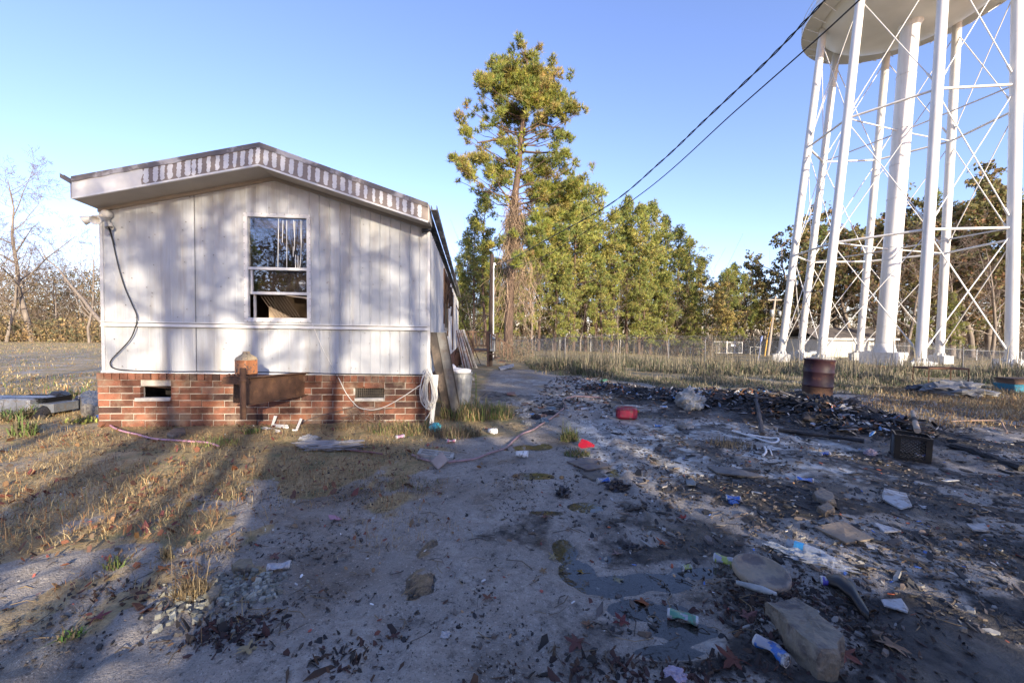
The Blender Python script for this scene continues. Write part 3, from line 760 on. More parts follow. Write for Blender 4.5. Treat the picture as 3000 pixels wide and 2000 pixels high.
# ---- hitch beam
hitch = NB()
n_ = P(703, 1107.6, 4.85); nb_ = P(706, 1187, 4.85)
wpt = W(899, 1091, .0); wpb = W(899, 1155, .0)
ax = Vector((wpt.x - n_.x, wpt.y - n_.y, 0)).normalized(); sd_ = Vector((ax.y, -ax.x, 0))
def hb(q0, q1, wd): hitch.hexa([v - sd_ * wd for v in (q0[0], q0[1], q1[1], q1[0])], [v + sd_ * wd for v in (q0[0], q0[1], q1[1], q1[0])])
hb((n_, nb_), (wpt, wpb), .005)
for a, c, s_ in ((n_, wpt, 1), (nb_, wpb, -1)):
    q = [a - sd_ * .055, a + sd_ * .055, c + sd_ * .055, c - sd_ * .055]
    hitch.hexa([v - UP * .006 for v in q], [v + UP * .006 for v in q])
hitch.build('hitch_beam', M['rust'], home)
b = NB()
q = [n_ + UP * .01 - ax * .02 + sd_ * .05, n_ + UP * .01 - ax * .02 - sd_ * .22, n_ - UP * .075 - ax * .02 - sd_ * .25, n_ - UP * .075 - ax * .02 + sd_ * .05]
b.hexa([v + ax * .10 for v in q], q)
q = [n_ + ax * .0 - sd_ * .02, n_ - sd_ * .12, nb_ - sd_ * .14 + UP * .02, nb_ - sd_ * .02 + UP * .02]; b.hexa([v + ax * .03 for v in q], [v + ax * .05 for v in q], (.25, .22, .2))
q = [n_ + UP * .012 - sd_ * .2, n_ + UP * .012 + sd_ * .04, n_ + UP * .03 + ax * .25 + sd_ * .03, n_ + UP * .03 + ax * .2 - sd_ * .14]; b.hexa(q, [v + UP * .012 for v in q], (1.5, 1.3, 1.2))
for k in range(3): c_ = n_ + UP * .024 - sd_ * (.15 - k * .06); b.tube([c_, c_ + UP * .03], .012, 6, (2.5, 2.3, 2.2))
b.build('coupler_plate', M['rust'], home)
jc = P(711.5, 1078, 4.78); jb = P(711.5, 1226, 4.78)
b = NB(); b.tube([jc, Vector((jc.x, jc.y, jb.z))], .033, 12); b.tube([jc - UP * .14, jc - UP * .16], .045, 12); b.tube([n_ + ax * .02 - UP * .0, Vector((n_.x, n_.y, jc.z - .17))], .03, 8); b.build('jack_post', M['rust'], home)
# plastic jug standing on the coupler
jl = n_ + UP * .042 + ax * .13 - sd_ * .03
b = NB(); hw = .085
Mj = Matrix.Translation(jl) @ Matrix.Rotation(R(-8), 4, 'Z')
def ring(hw, z): return [Mj @ Vector((sx * hw, sy * hw, z)) for sx, sy in ((-1, -1), (1, -1), (1, 1), (-1, 1))]
rs = [(hw, 0, (.62, .24, .09)), (hw, .17, (.62, .24, .09)), (hw * 1.04, .175, (.55, .42, .24)), (hw * .9, .21, (.55, .42, .24)), (hw * .35, .255, (.5, .36, .2)), (hw * .3, .285, (.55, .28, .15))]
for (a, za, c1), (c, zc, _) in zip(rs[:-1], rs[1:]): b.add(ring(a, za) + ring(c, zc), [(0, 1, 5, 4), (1, 2, 6, 5), (2, 3, 7, 6), (3, 0, 4, 7)], c1)
b.add(ring(hw * .3, .285), [(0, 1, 2, 3)], (.5, .3, .15))
b.add([Mj @ Vector(v) for v in ((-hw * .75, -hw - .004, .015), (hw * .75, -hw - .004, .015), (hw * .7, -hw - .004, .15), (0, -hw - .004, .135), (-hw * .7, -hw - .004, .15))], [(0, 1, 2, 3, 4)], (.70, .30, .12))
b.box((-hw * .8, -hw - .006, -.002), (-hw * .7, -hw, .17), (.75, .45, .25), M=Mj); b.box((hw * .7, -hw - .006, -.002), (hw * .8, -hw, .17), (.75, .45, .25), M=Mj)
tag(b.build('plastic_jug', M['plast'], None, jl), 'small orange and cream jug with peaked shoulders standing on the rusty trailer hitch', 'jug')

# ---- floodlight and camera on the wall
b = NB(); c0 = W(314, 628, .05)
b.lathe([(0, .05), (.05, .05), (.062, .03), (.062, -.03), (0, -.03)], c0, 14, M=Matrix.Rotation(R(90), 4, 'X'))
fl = b.build('floodlight', M['wire'], home)
def lamp(cpx, cpy, d, tx, ty, td, r):
    b = NB(); a = W(cpx, cpy, d); t = W(tx, ty, td); ax_ = (t - a).normalized(); q = ax_.to_track_quat('Z', 'Y').to_matrix().to_4x4()
    L_ = (t - a).length
    b.lathe([(.0, 0), (.026, 0), (.028, L_ * .4), (.035, L_ * .5), (r, L_ * .95), (r, L_), (r * .86, L_ * .99), (r * .5, L_ * .8), (0, L_ * .75)], a, 18, M=q)
    b.build('lamp_head', M['wire'], fl)
lamp(300, 632, .08, 243, 647, .16, .062); lamp(314, 640, .06, 278, 645, .36, .064); lamp(312, 640, .05, 321, 668, .10, .05)
b = NB(); c0 = W(1240, 676, .09); c1 = W(1262, 675, .03); b.tube([c0, c0 + (c1 - c0) * .6], .03, 12); b.tube([c1, W(1262, 655, .03)], .008, 6); b.tube([c0 + (c1 - c0) * .6, c1], .015, 8); b.tube([c0 - (c1 - c0) * .12, c0], .036, 12)
b.build('security_camera', M['black'], home)
# cable
z1x = lambda x, y: (150 + x / 1.6504, 350 + y / 1.6504)
def smooth(pts, n=6):
    out = []
    pts = [Vector(p) for p in pts]
    for i in range(len(pts) - 1):
        p0_, p1_, p2_, p3_ = pts[max(i - 1, 0)], pts[i], pts[i + 1], pts[min(i + 2, len(pts) - 1)]
        for k in range(n):
            t = k / n
            out.append(.5 * ((2 * p1_) + (p2_ - p0_) * t + (2 * p0_ - 5 * p1_ + 4 * p2_ - p3_) * t * t + (3 * p1_ - p0_ - 3 * p2_ + p3_) * t ** 3))
    return out + [pts[-1]]
cp = [(278, 520, .1), (288, 555, .05), (300, 600, .03), (325, 710, .03), (355, 810, .035), (392, 895, .04), (414, 950, .05), (408, 1000, .06), (383, 1060, .05), (330, 1120, .045), (292, 1160, .04), (286, 1185, .04), (305, 1203, .04), (372, 1212, .05), (560, 1218, .07), (800, 1218, .07), (1100, 1222, .07), (1400, 1229, .07), (1800, 1234, .07)]
b = NB(); b.tube(smooth([W(*z1x(x, y), d) for x, y, d in cp]), .008, 6)
b.tube(smooth([W(*z1x(x + 6 , y + 8), d) for x, y, d in cp[:3]]), .006, 6)
tag(b.build('power_cable', M['cable'], None, W(*z1x(372, 1212), .05)), 'thin black cable hanging from the floodlight down the white end wall in a loop', 'cable')
wp_ = [(1262, 985, .03), (1300, 1080, .03), (1340, 1160, .04), (1385, 1240, .07), (1425, 1320, .12), (1468, 1375, .16), (1500, 1396, .2), (1560, 1402, .2), (1620, 1385, .2), (1700, 1340, .22), (1792, 1278, .25)]
b = NB(); b.tube(smooth([W(*z1x(x, y), d) for x, y, d in wp_]), .006, 5)
tag(b.build('white_wire', M['wire'], None, W(*z1x(1500, 1396), .2)), 'loose white wire sagging across the brick base in front of the grated vent', 'wire')
# coil on a white stake
sb = G(1262, 1238); b = NB()
stt = P(1274, 1098, sb.y + .02)
for o_ in (0,):
    q = [sb + Vector((-.02, 0, -.1)), sb + Vector((.03, 0, -.1)), stt + Vector((.055, 0, 0)), stt + Vector((-.045, 0, 0))]
    b.hexa([v + Vector((0, .04, 0)) for v in q], q)
tag(b.build('white_stake', M['paint'], None, sb), 'white painted wooden stake tapering to the ground beside the corner of the brick base', 'stake')
b = NB(); cc = P(1259, 1140, sb.y - .05)
for i in range(20):
    w_, h_ = rng.uniform(.04, .12), rng.uniform(.19, .33); ph = rng.uniform(-.25, .25); off = Vector((rng.uniform(-.03, .03), rng.uniform(-.05, .03), rng.uniform(-.03, .02)))
    pts = []
    for k in range(25):
        t = 2 * math.pi * k / 24; x_ = w_ * math.sin(t) * (1 - .3 * math.cos(t)); z_ = h_ * math.cos(t)
        pts.append(cc + off + Vector((x_ * math.cos(ph) - z_ * math.sin(ph) * .5, .02 * math.sin(3 * t + i), z_)))
    b.tube(pts, .0062, 5, cap=False)
for e in ((1245, 1232), (1258, 1248)): b.tube(smooth([cc + Vector((0, -.03, -.2)), P(1263, 1200, sb.y - .08), P(e[0], e[1], sb.y - .1)]), .006, 5)
tag(b.build('wire_coil', M['wire'], None, Vector((cc.x, cc.y, cc.z - .25))), 'tangled coil of white wire hung on the stake at the corner of the brick base', 'wire coil')
# leaning channel
g0 = G(1326, 1222); b = NB(); tp = A0 + TV * (sR + .10) + BK * .12; tp = Vector((tp.x, tp.y, 0)); tp = P(1278, 973, tp.y)
dirv = (tp - g0); wv = Vector((.97, .22, 0)); dp = Vector((-.22, .6, 0)).normalized()
def leanbox(b, g, t, w0, dv, a0, a1, e0, e1, col=(1, 1, 1)):
    q0 = [g + w0 * a0 + dv * e0, g + w0 * a1 + dv * e0, g + w0 * a1 + dv * e1, g + w0 * a0 + dv * e1]
    q1 = [t + w0 * a0 + dv * e0, t + w0 * a1 + dv * e0, t + w0 * a1 + dv * e1, t + w0 * a0 + dv * e1]
    b.hexa(q0, q1, col)
leanbox(b, g0 - UP * .03, tp, wv, dp, .0, .16, .0, .012, (1, 1, 1)); leanbox(b, g0 - UP * .03, tp, wv, dp, .0, .012, -.03, .0, (.8, .8, .8)); leanbox(b, g0 - UP * .03, tp, wv, dp, .148, .16, -.03, .0, (.25, .2, .18))
leanbox(b, g0 - UP * .03, tp, wv, dp, -.14, -.002, -.005, .012, (.10, .05, .045)); leanbox(b, g0 - UP * .03, tp, wv, dp, -.14, -.128, -.04, -.005, (.05, .03, .03))
tag(b.build('metal_channel', mat('channel_metal', (.15, .145, .135), .5, .5, 5, stain=(.10, .07, .05), stain_scale=3, stain_amt=(.5, .62)), None, g0), 'tall dark brown and grey metal box channel leaning on the corner of the mobile home', 'metal channel')
# dry weed beside it
# trash can
tc_ = G(1347, 1180); b = NB(); prof_ = [(0, 0), (.195, 0), (.20, .02)]
nr_ = 40
for z in np.linspace(.02, .60, 8): prof_.append((.2 + .05 * z / .6, z))
prof_ += [(.262, .60), (.265, .625), (.25, .63), (.24, .60), (.19, .03), (0, .03)]
V = []; sides = 48
for r_, z_ in prof_:
    for k in range(sides):
        rr = r_ * (1 + (.03 * (k % 4 < 2) if .03 < z_ < .59 and r_ > .195 else 0)); t = 2 * math.pi * k / sides
        V.append((tc_.x + rr * math.cos(t), tc_.y + rr * math.sin(t), tc_.z + z_))
b.add(V, [(i * sides + k, i * sides + (k + 1) % sides, (i + 1) * sides + (k + 1) % sides, (i + 1) * sides + k) for i in range(len(prof_) - 1) for k in range(sides)])
can = thing('trash_can', tc_, 'round galvanised metal trash can with fluted sides behind the grass tuft at the home corner', 'trash can')
b.build('can_body', mat('can_galv', (.34, .35, .35), .45, .3, 6, metal=.35, stain=(.33, .32, .3), stain_scale=4, stain_amt=(.5, .7)), can)
b = NB()
for sg in (-1, 1): b.tube(smooth([tc_ + Vector((sg * .25, -.05, .5)), tc_ + Vector((sg * .29, -.05, .47)), tc_ + Vector((sg * .29, .05, .47)), tc_ + Vector((sg * .25, .05, .5))]), .006, 5)
b.build('handle', M['galv'], can)
def blob(b, c, sx, sy, sz, col=(1, 1, 1), seed=0, nu=20, nv=12, amp=.25, fr=2.5, smooth_=True, mi=0, rz=0):
    V = []
    for j in range(nv + 1):
        for i in range(nu):
            th = math.pi * j / nv; ph = 2 * math.pi * i / nu
            d = Vector((math.sin(th) * math.cos(ph), math.sin(th) * math.sin(ph), math.cos(th)))
            nn = float(fbm(d.x * fr + 9 + seed, d.y * fr + d.z * fr * 1.3 + 5 + seed, seed, 3)) - .5
            k = 1 + amp * 2 * nn; x_, y_ = d.x * sx * k, d.y * sy * k
            V.append((c[0] + x_ * math.cos(rz) - y_ * math.sin(rz), c[1] + x_ * math.sin(rz) + y_ * math.cos(rz), c[2] + d.z * sz * k))
    b.add(V, [(j * nu + i, j * nu + (i + 1) % nu, (j + 1) * nu + (i + 1) % nu, (j + 1) * nu + i)[::-1] for j in range(nv) for i in range(nu)], col, mi, smooth_)
b = NB(); bc = tc_ + Vector((-.02, -.02, .64)); blob(b, bc, .22, .2, .07, (1, 1, 1.02), 3, amp=.5, fr=3); blob(b, bc + Vector((-.12, -.04, .05)), .09, .09, .09, (1, 1, 1.03), 8, amp=.4)
tag(b.build('plastic_bag', M['paint'], None, bc - UP * .05), 'white plastic bag bulging over the rim of the trash can', 'bag')
text_obj('E', .09, tc_ + Vector((.02, -.25, .50)), Vector((1, 0, 0)), Vector((0, -1, 0.05)).normalized(), M['fpost'], can, 'embossed_mark', .006)
# stack of roofing sheets leaning
b = NB(); gb = G(1376, 1078); gt = P(1345, 966, gb.y + .1)
for k in range(11):
    off = (k - 5) * .055; g_ = gb + Vector((off * 1.05, off * .3, 0)); t_ = gt + Vector((off * .62, off * .15, rng.uniform(-.03, .03)))
    c_ = [(.9, .9, .9), (.35, .16, .09), (1, .98, .93), (.25, .22, .2), (.75, .78, .8)][k % 5]
    leanbox(b, g_, t_, Vector((1, .1, 0)), Vector((0, 1, 0)), 0, .045, -.01 * (k % 3), .02, c_)
for k in range(2):
    leanbox(b, gb + Vector((.28 + .08 * k, -.1, 0)), gt + Vector((.12 + .05 * k, 0, -.15 * k)), Vector((1, 0, 0)), Vector((0, 1, 0)), 0, .02, 0, .03, (.5, .45, .35))
tag(b.build('metal_strips', mat('strip_metal', (.42, .41, .40), .5, .3, 4, metal=.2, stain=(.2, .1, .05), stain_scale=3, stain_amt=(.55, .7)), None, gb), 'bundle of long rusty and white metal strips leaning against the long side of the home', 'metal strips')
b = NB(); a_ = G(1408, 1068); c_ = P(1337, 895, 13); b.tube([a_, c_], .018, 6); tag(b.build('leaning_pole', M['wood'], None, a_), 'single long thin brown pole leaning up to the roof edge behind the metal strips', 'pole')
b = NB()
sbr = thing('scrap_boards', G(1330, 1078), 'heap of short dark boards propped between the trash can and the metal strips', 'boards')
for k in range(6):
    b = NB(); g_ = G(1312 + k * 7, 1085 - 2 * k); h_ = rng.uniform(.45, .8); b.box((-.12, -.02, -.02), (.12, .02, h_), np.array((1, .9, .85)) * rng.uniform(.4, 1.2), M=Matrix.Translation(g_ + Vector((0, 2 + .3 * k, 0))) @ Matrix.Rotation(rng.uniform(-.25, .25), 4, 'Y') @ Matrix.Rotation(rng.uniform(-.6, .6), 4, 'Z')); b.build('board', M['wood'], sbr)
# porch and stairs
pb = at(1378, 19.5); porch = thing('wooden_porch', pb, 'brown wooden porch with railings and stairs at the far door of the home', 'porch')
px0, py0, pz0 = pb.x - .6, 19.2, pb.z
b = NB(); b.box((px0, py0, pz0 + .75), (px0 + 1.5, py0 + 2, pz0 + .82)); b.build('deck', M['wood'], porch)
for (x_, y_) in ((0, 0), (.75, 0), (1.5, 0), (1.5, 2), (0, 2)):
    b = NB(); b.box((px0 + x_ - .05, py0 + y_ - .05, pz0 - .1), (px0 + x_ + .05, py0 + y_ + .05, pz0 + 1.75)); b.build('post', M['wood'], porch)
b = NB(); b.box((px0 - .05, py0 - .06, pz0 + 1.68), (px0 + 1.56, py0 + .06, pz0 + 1.74)); b.box((px0, py0 - .03, pz0 + 1.0), (px0 + 1.5, py0 + .03, pz0 + 1.06))
for k in range(9): b.box((px0 + .12 + k * .16, py0 - .02, pz0 + 1.06), (px0 + .16 + k * .16, py0 + .02, pz0 + 1.68))
sx_ = px0 + 1.5
for o_ in (0,):
    b.hexa([(sx_, py0 - .04, pz0 + 1.68), (sx_ + 1.25, py0 - .04, pz0 + .85), (sx_ + 1.25, py0 - .04, pz0 + .93), (sx_, py0 - .04, pz0 + 1.76)][::-1], [(sx_, py0 + .04, pz0 + 1.68), (sx_ + 1.25, py0 + .04, pz0 + .85), (sx_ + 1.25, py0 + .04, pz0 + .93), (sx_, py0 + .04, pz0 + 1.76)][::-1])
for k in range(6): x_ = sx_ + .15 + k * .2; z_ = 1.68 - .66 * (x_ - sx_); b.box((x_, py0 - .02, pz0 + z_ - .7), (x_ + .045, py0 + .02, pz0 + z_))
b.build('railing', M['wood'], porch)
b = NB()
for k in range(4): b.box((sx_ + k * .27, py0 + .05, pz0 + .58 - k * .19), (sx_ + .3 + k * .27, py0 + 1.1, pz0 + .63 - k * .19))
b.build('steps', M['wood'], porch)

# ================================================================ WATER TOWER
TC = Vector((34.1, 36.0, -1.2)); TR, TT, TH_, TPH = 7.8, 6.35, 32.0, 3.425
LEANX = .050                                  # the whole tower stands a little out of plumb in the photo
def tw(r, a, h): return Vector((TC.x + r * math.cos(a) + LEANX * h, TC.y + r * math.sin(a), TC.z + h))
tower = thing('water_tower', TC, 'tall white eight legged water tower with a round tank and thick central riser', 'water tower')
ang = [TPH - i * math.pi / 4 for i in range(8)]
rad_at = lambda h: TR + (TT - TR) * h / TH_
LR = .33
for a in ang:
    b = NB(); b.tube([tw(TR, a, .75), tw(rad_at(TH_ + 1.2), a, TH_ + 1.2)], LR, 20)
    for hh in (6, 13.5, 19, 25): b.tube([tw(rad_at(hh), a, hh), tw(rad_at(hh + .05), a, hh + .05)], LR + .012, 20)
    b.build('leg', M['tower'], tower)
    b = NB(); fM = Matrix.Translation(tw(TR, a, 0)) @ Matrix.Rotation(a, 4, 'Z')
    b.box((-.72, -.72, -.5), (.72, .72, .72), M=fM); b.box((-.5, -.5, .72), (.5, .5, .78), M=fM)
    for k in range(8):
        t = k * math.pi / 4 + .4; b.tube([tw(TR, a, .72) + Vector((.42 * math.cos(t), .42 * math.sin(t), 0)), tw(TR, a, 1.0) + Vector((.34 * math.cos(t), .34 * math.sin(t), 0))], .05, 4)
    b.build('footing', M['footing'], tower)
levels = [10.6, 21.2, 31.0]
for li, hh in enumerate(levels[:2]):
    for i in range(8):
        b = NB(); b.tube([tw(rad_at(hh), ang[i], hh), tw(rad_at(hh), ang[(i + 1) % 8], hh)], .10, 8); b.build('strut', M['tower'], tower)
        if i % 2 == 0:
            b = NB(); b.tube([tw(rad_at(hh), ang[i], hh), tw(.6, ang[i], hh - .1)], .06, 6); b.build('spoke', M['tower'], tower)
hs = [.9, 10.6, 21.2, 31.5]
for li in range(3):
    h0, h1 = hs[li], hs[li + 1]
    for i in range(8):
        for (p_, q_) in ((i, (i + 1) % 8), ((i + 1) % 8, i)):
            b = NB(); a_, c_ = tw(rad_at(h0 + .3), ang[p_], h0 + .3), tw(rad_at(h1 - .25), ang[q_], h1 - .25)
            b.tube([a_, c_], .040, 6); d_ = (c_ - a_).normalized(); b.tube([a_ + d_ * .6, a_ + d_ * 1.3], .08, 6)
            b.build('brace_rod', M['tower'], tower)
b = NB(); RR = .66
b.tube([tw(0, 0, 1.1), tw(0, 0, 30.6)], RR, 32); b.tube([tw(0, 0, 30.2), tw(0, 0, 31.2)], [RR, RR + .5], 32)
for hh in (3.5, 9.5, 10.6, 15, 18, 21.2, 26): b.tube([tw(0, 0, hh), tw(0, 0, hh + .06)], RR + .03, 32)
b.tube([tw(0, 0, 1.1), tw(0, 0, 1.9)], [RR + .22, RR + .02], 32)
b.build('riser', M['tower'], tower)
b = NB(); fM = Matrix.Translation(tw(0, 0, 0)) @ Matrix.Rotation(TPH + .2, 4, 'Z'); b.box((-1.3, -1.3, -.5), (1.3, 1.3, 1.15), M=fM); b.build('riser_footing', M['footing'], tower)
b = NB(); prof_ = []
for t in np.linspace(0, 1, 14):
    a_ = t * math.pi / 2; prof_.append((6.9 * math.sin(a_) ** .85, 30.6 + 2.9 * (1 - math.cos(a_))))
prof_ += [(6.9, 34), (6.9, 37.5)] + [(6.9 * math.cos(a_), 37.5 + 3 * math.sin(a_)) for a_ in np.linspace(.2, 1.57, 7)]
b.lathe(prof_, tw(0, 0, 0) + Vector((LEANX * 33, 0, 0)), 64, (1, 1, 1)); b.build('tank', M['tank'], tower)
b = NB(); c_ = tw(0, 0, 0) + Vector((LEANX * 33, 0, 0)); b.lathe([(6.6, 32.5), (8.0, 32.5), (8.05, 32.45), (8.05, 32.65), (6.6, 32.65)], c_, 64, smooth=False)
for k in range(32):
    t = k * math.pi / 16; b.tube([c_ + Vector((6.8 * math.cos(t), 6.8 * math.sin(t), 31.7)), c_ + Vector((8.0 * math.cos(t), 8.0 * math.sin(t), 32.5))], .04, 4)
b.build('balcony', M['tank'], tower)
b = NB()
for zz in (33.1, 33.65): b.tube([c_ + Vector((8.0 * math.cos(t), 8.0 * math.sin(t), zz)) for t in np.linspace(0, 2 * math.pi, 65)], .025, 5, cap=False)
for k in range(32): t = k * math.pi / 16; b.tube([c_ + Vector((8.0 * math.cos(t), 8.0 * math.sin(t), 32.6)), c_ + Vector((8.0 * math.cos(t), 8.0 * math.sin(t), 33.65))], .025, 4)
b.build('balcony_railing', M['tower'], tower)
# pipe elbow
pe = at(2368, 44); b = NB()
b.tube(smooth([pe + Vector((0, 0, -.2)), pe + Vector((0, 0, .35)), pe + Vector((.25, 0, .68)), pe + Vector((.7, 0, .72)), pe + Vector((1.7, 0, .72))]), .27, 14)
tag(b.build('pipe_elbow', M['galv'], None, pe), 'thick pale pipe elbow rising from the ground between the water tower legs', 'pipe')
# pump house
ph = at(2494, 52); ph.z = -1.45; hut = thing('pump_house', ph, 'low pale block building with dark roof behind the water tower legs', 'building')
sc_ = 52 / 1150
xa, xb, xe = (2395 - 1500) * sc_, (2563 - 1500) * sc_, (2612 - 1500) * sc_
b = NB(); zt_ = P(2494, 994, 52).z
b.box((xa, 52, -1.8), (xb, 58, zt_)); b.box((xb, 52.6, -1.8), (xe, 58, zt_ - .1), (.95, .95, .95)); b.build('wall', M['bldg'], hut)
b = NB(); b.box((P(2430, 1, 52).x, 51.93, -1.5), (P(2516, 1, 52).x, 51.99, zt_ - .45), (1.08, 1.08, 1.0)); b.box((P(2428, 1, 52).x - .06, 51.9, -1.5), (P(2428, 1, 52).x + .06, 51.98, zt_ - .4), (.4, .4, .4)); b.build('door', M['bldg'], hut)
b = NB(); zr = P(2494, 962, 54).z
b.hexa([(xa - .5, 51.4, zt_ + .02), (xe + .4, 51.4, zt_ + .02), (xe + .4, 55, zr), (xa - .5, 55, zr)], [(xa - .5, 51.4, zt_ + .12), (xe + .4, 51.4, zt_ + .12), (xe + .4, 55, zr + .1), (xa - .5, 55, zr + .1)])
b.hexa([(xa - .5, 55, zr), (xe + .4, 55, zr), (xe + .4, 58.6, zt_ + .02), (xa - .5, 58.6, zt_ + .02)], [(xa - .5, 55, zr + .1), (xe + .4, 55, zr + .1), (xe + .4, 58.6, zt_ + .12), (xa - .5, 58.6, zt_ + .12)]); b.build('roof', M['roofd'], hut)
b = NB(); b.box((xa - .5, 51.3, zt_ - .06), (xe + .4, 51.38, zt_ + .16)); b.build('eave_board', M['trim'], hut)

# ================================================================ FENCES
def fence(name, pts, h, label, step=.09, wr=.0028, post=.03, pstep=3.2, arm=True, rail=True, group=None, pcol=(1, 1, 1)):
    root = thing(name, pts[0], label, 'fence', group)
    wire = NB(); pn = NB(); V = []; F = []
    for a, c in zip(pts[:-1], pts[1:]):
        a = Vector(a); c = Vector(c); L_ = (Vector((c.x, c.y, 0)) - Vector((a.x, a.y, 0))).length; d = (c - a) / L_; nrm = Vector((-d.y, d.x, 0)).normalized() * wr
        n_ = int(L_ / step)
        for k in range(-int(h / step), n_ + int(h / step)):
            for sg in (1, -1):
                s0 = k * step; s1 = s0 + sg * h; z0_, z1_ = 0, h
                lo, hi = 0, L_
                if sg > 0:
                    if s0 < lo: z0_ += (lo - s0); s0_ = lo
                    else: s0_ = s0
                    s1_ = s1
                    if s1 > hi: z1_ -= (s1 - hi); s1_ = hi
                else:
                    s0_ = s0; s1_ = s1
                    if s0 > hi: z0_ += (s0 - hi); s0_ = hi
                    if s1 < lo: z1_ -= (lo - s1); s1_ = lo
                if z1_ - z0_ < .03: continue
                p_ = a + d * s0_ + UP * z0_ + nrm * sg; q_ = a + d * s1_ + UP * z1_ + nrm * sg
                o = len(V); w_ = Vector((wr * d.x * .7, wr * d.y * .7, -wr * .7 * sg)); t_ = nrm
                for P_ in (p_, q_): V += [P_ + w_ + t_, P_ - w_ + t_, P_ - t_ * 1.2]
                F += [(o, o + 1, o + 4, o + 3), (o + 1, o + 2, o + 5, o + 4), (o + 2, o, o + 3, o + 5)]
        k = 0
        while k * pstep < L_:
            q_ = a + d * min(k * pstep, L_); b = NB(); b.tube([q_ - UP * .3, q_ + UP * (h + .05)], post, 8, pcol)
            if arm: b.tube([q_ + UP * (h + .05), q_ + UP * (h + .32) + Vector((d.y, -d.x, 0)) * .22], post * .7, 5, pcol)
            b.build('post', M['fpost'], root); k += 1
        if rail: pn.tube([a + UP * h, c + UP * h], .02, 6)
        if arm:
            for j in range(3): pn.tube([a + UP * (h + .1 + .1 * j) + Vector((d.y, -d.x, 0)) * (.04 + .08 * j), c + UP * (h + .1 + .1 * j) + Vector((d.y, -d.x, 0)) * (.04 + .08 * j)], .004, 3)
    wire.add(np.array([tuple(v) for v in V]), F); wire.build('mesh_panel', M['fence'], root)
    if rail or arm: pn.build('rail', M['fence'], root)
    return root
def ap(px, py, Y): 
    v = P(px, py, Y); return v
darkp = (.35, .35, .38)
fence('chain_link_fence', [ap(1655, 1059, 28), ap(2065, 1058, 30.5), ap(2404, 1057, 32), ap(2617, 1063, 30.2), ap(2820, 1088, 27.6), ap(3060, 1112, 24.5)], 1.65, 'chain link fence with dark posts and barbed wire in front of the water tower', step=.10, wr=.004, post=.035, pstep=8.3, rail=False, pcol=darkp)
fence('chain_link_fence', [ap(1655, 1059, 28.1), ap(1480, 1046, 40), ap(1400, 1040, 46)], 1.7, 'chain link fence running back beside the tall vine covered pine', step=.12, wr=.004, post=.035, pstep=6, pcol=(.6, .6, .6))
fence('chain_link_fence', [ap(1470, 1038, 47), ap(1640, 1034, 48), ap(1900, 1034, 51), ap(2082, 1035, 54)], 2.0, 'long chain link fence with pale posts along the foot of the pine wood', step=.13, wr=.0045, post=.04, pstep=4.1, pcol=(1.2, 1.2, 1.2))
fence('chain_link_fence', [ap(2610, 1060, 44), ap(2860, 1076, 44), ap(3100, 1086, 44)], 1.9, 'chain link fence behind the water tower at the edge of the brown wood', step=.13, wr=.0045, post=.04, pstep=5, pcol=(1.1, 1.1, 1.1))
# gate
gp = ap(2084, 1035, 56); gate = thing('fence_gate', gp, 'double chain link gate with white frame and small sign at the end of the fence', 'gate')
gb_ = ap(2175, 1036, 56); H_ = 1.6
for leaf in (0, 1):
    a_ = gp.lerp(gb_, .5 * leaf) + UP * .1; c_ = gp.lerp(gb_, .5 * leaf + .49) + UP * .1; b = NB()
    b.tube([a_, c_], .04, 6); b.tube([a_ + UP * H_ * (1 - .06 * leaf), c_ + UP * H_ * (1 - .06 * leaf)], .04, 6)
    b.tube([a_ - UP * .2, a_ + UP * (H_ + .1)], .06, 6); b.tube([c_, c_ + UP * H_], .05, 6); m_ = a_.lerp(c_, .5); b.tube([m_, m_ + UP * H_], .035, 6)
    b.build('gate_leaf', M['paint'], gate)
    V = []; F = []; d_ = (c_ - a_); L_ = d_.length; d_ /= L_
    b = NB()
    for k in range(int((L_ + H_) / .13)):
        for sg in (1, -1):
            s0 = k * .13; s1 = s0 - H_
            za = max(0, s0 - L_); zb_ = H_ + min(0, s1)
            if zb_ - za < .05: continue
            x_a, x_b = min(s0, L_), max(s1, 0)
            if sg < 0: x_a, x_b = L_ - x_a, L_ - x_b
            b.tube([a_ + d_ * x_a + UP * za, a_ + d_ * x_b + UP * zb_], .005, 3, cap=False)
    b.build('mesh_panel', M['fence'], gate)
b = NB(); c_ = ap(2149, 1011, 55.9); b.box((-.36, -.015, -.14), (.3, .015, .14), M=Matrix.Translation(c_)); b.build('sign', M['paint'], gate)
g2 = ap(2198, 1034, 58); g3 = ap(2228, 1034, 58); b = NB(); b.tube([g2 + UP * .9, g3 + UP * .9], .035, 6); b.tube([g2 - UP * .3, g2 + UP * .9], .04, 6); b.tube([g3 - UP * .3, g3 + UP * 1.2], .05, 6); b.tube([g2 + UP * .1, g3 + UP * .9], .02, 5)
tag(b.build('low_gate', M['fpost'], None, g2), 'low grey tube gate between the double gate and the utility pole', 'gate')

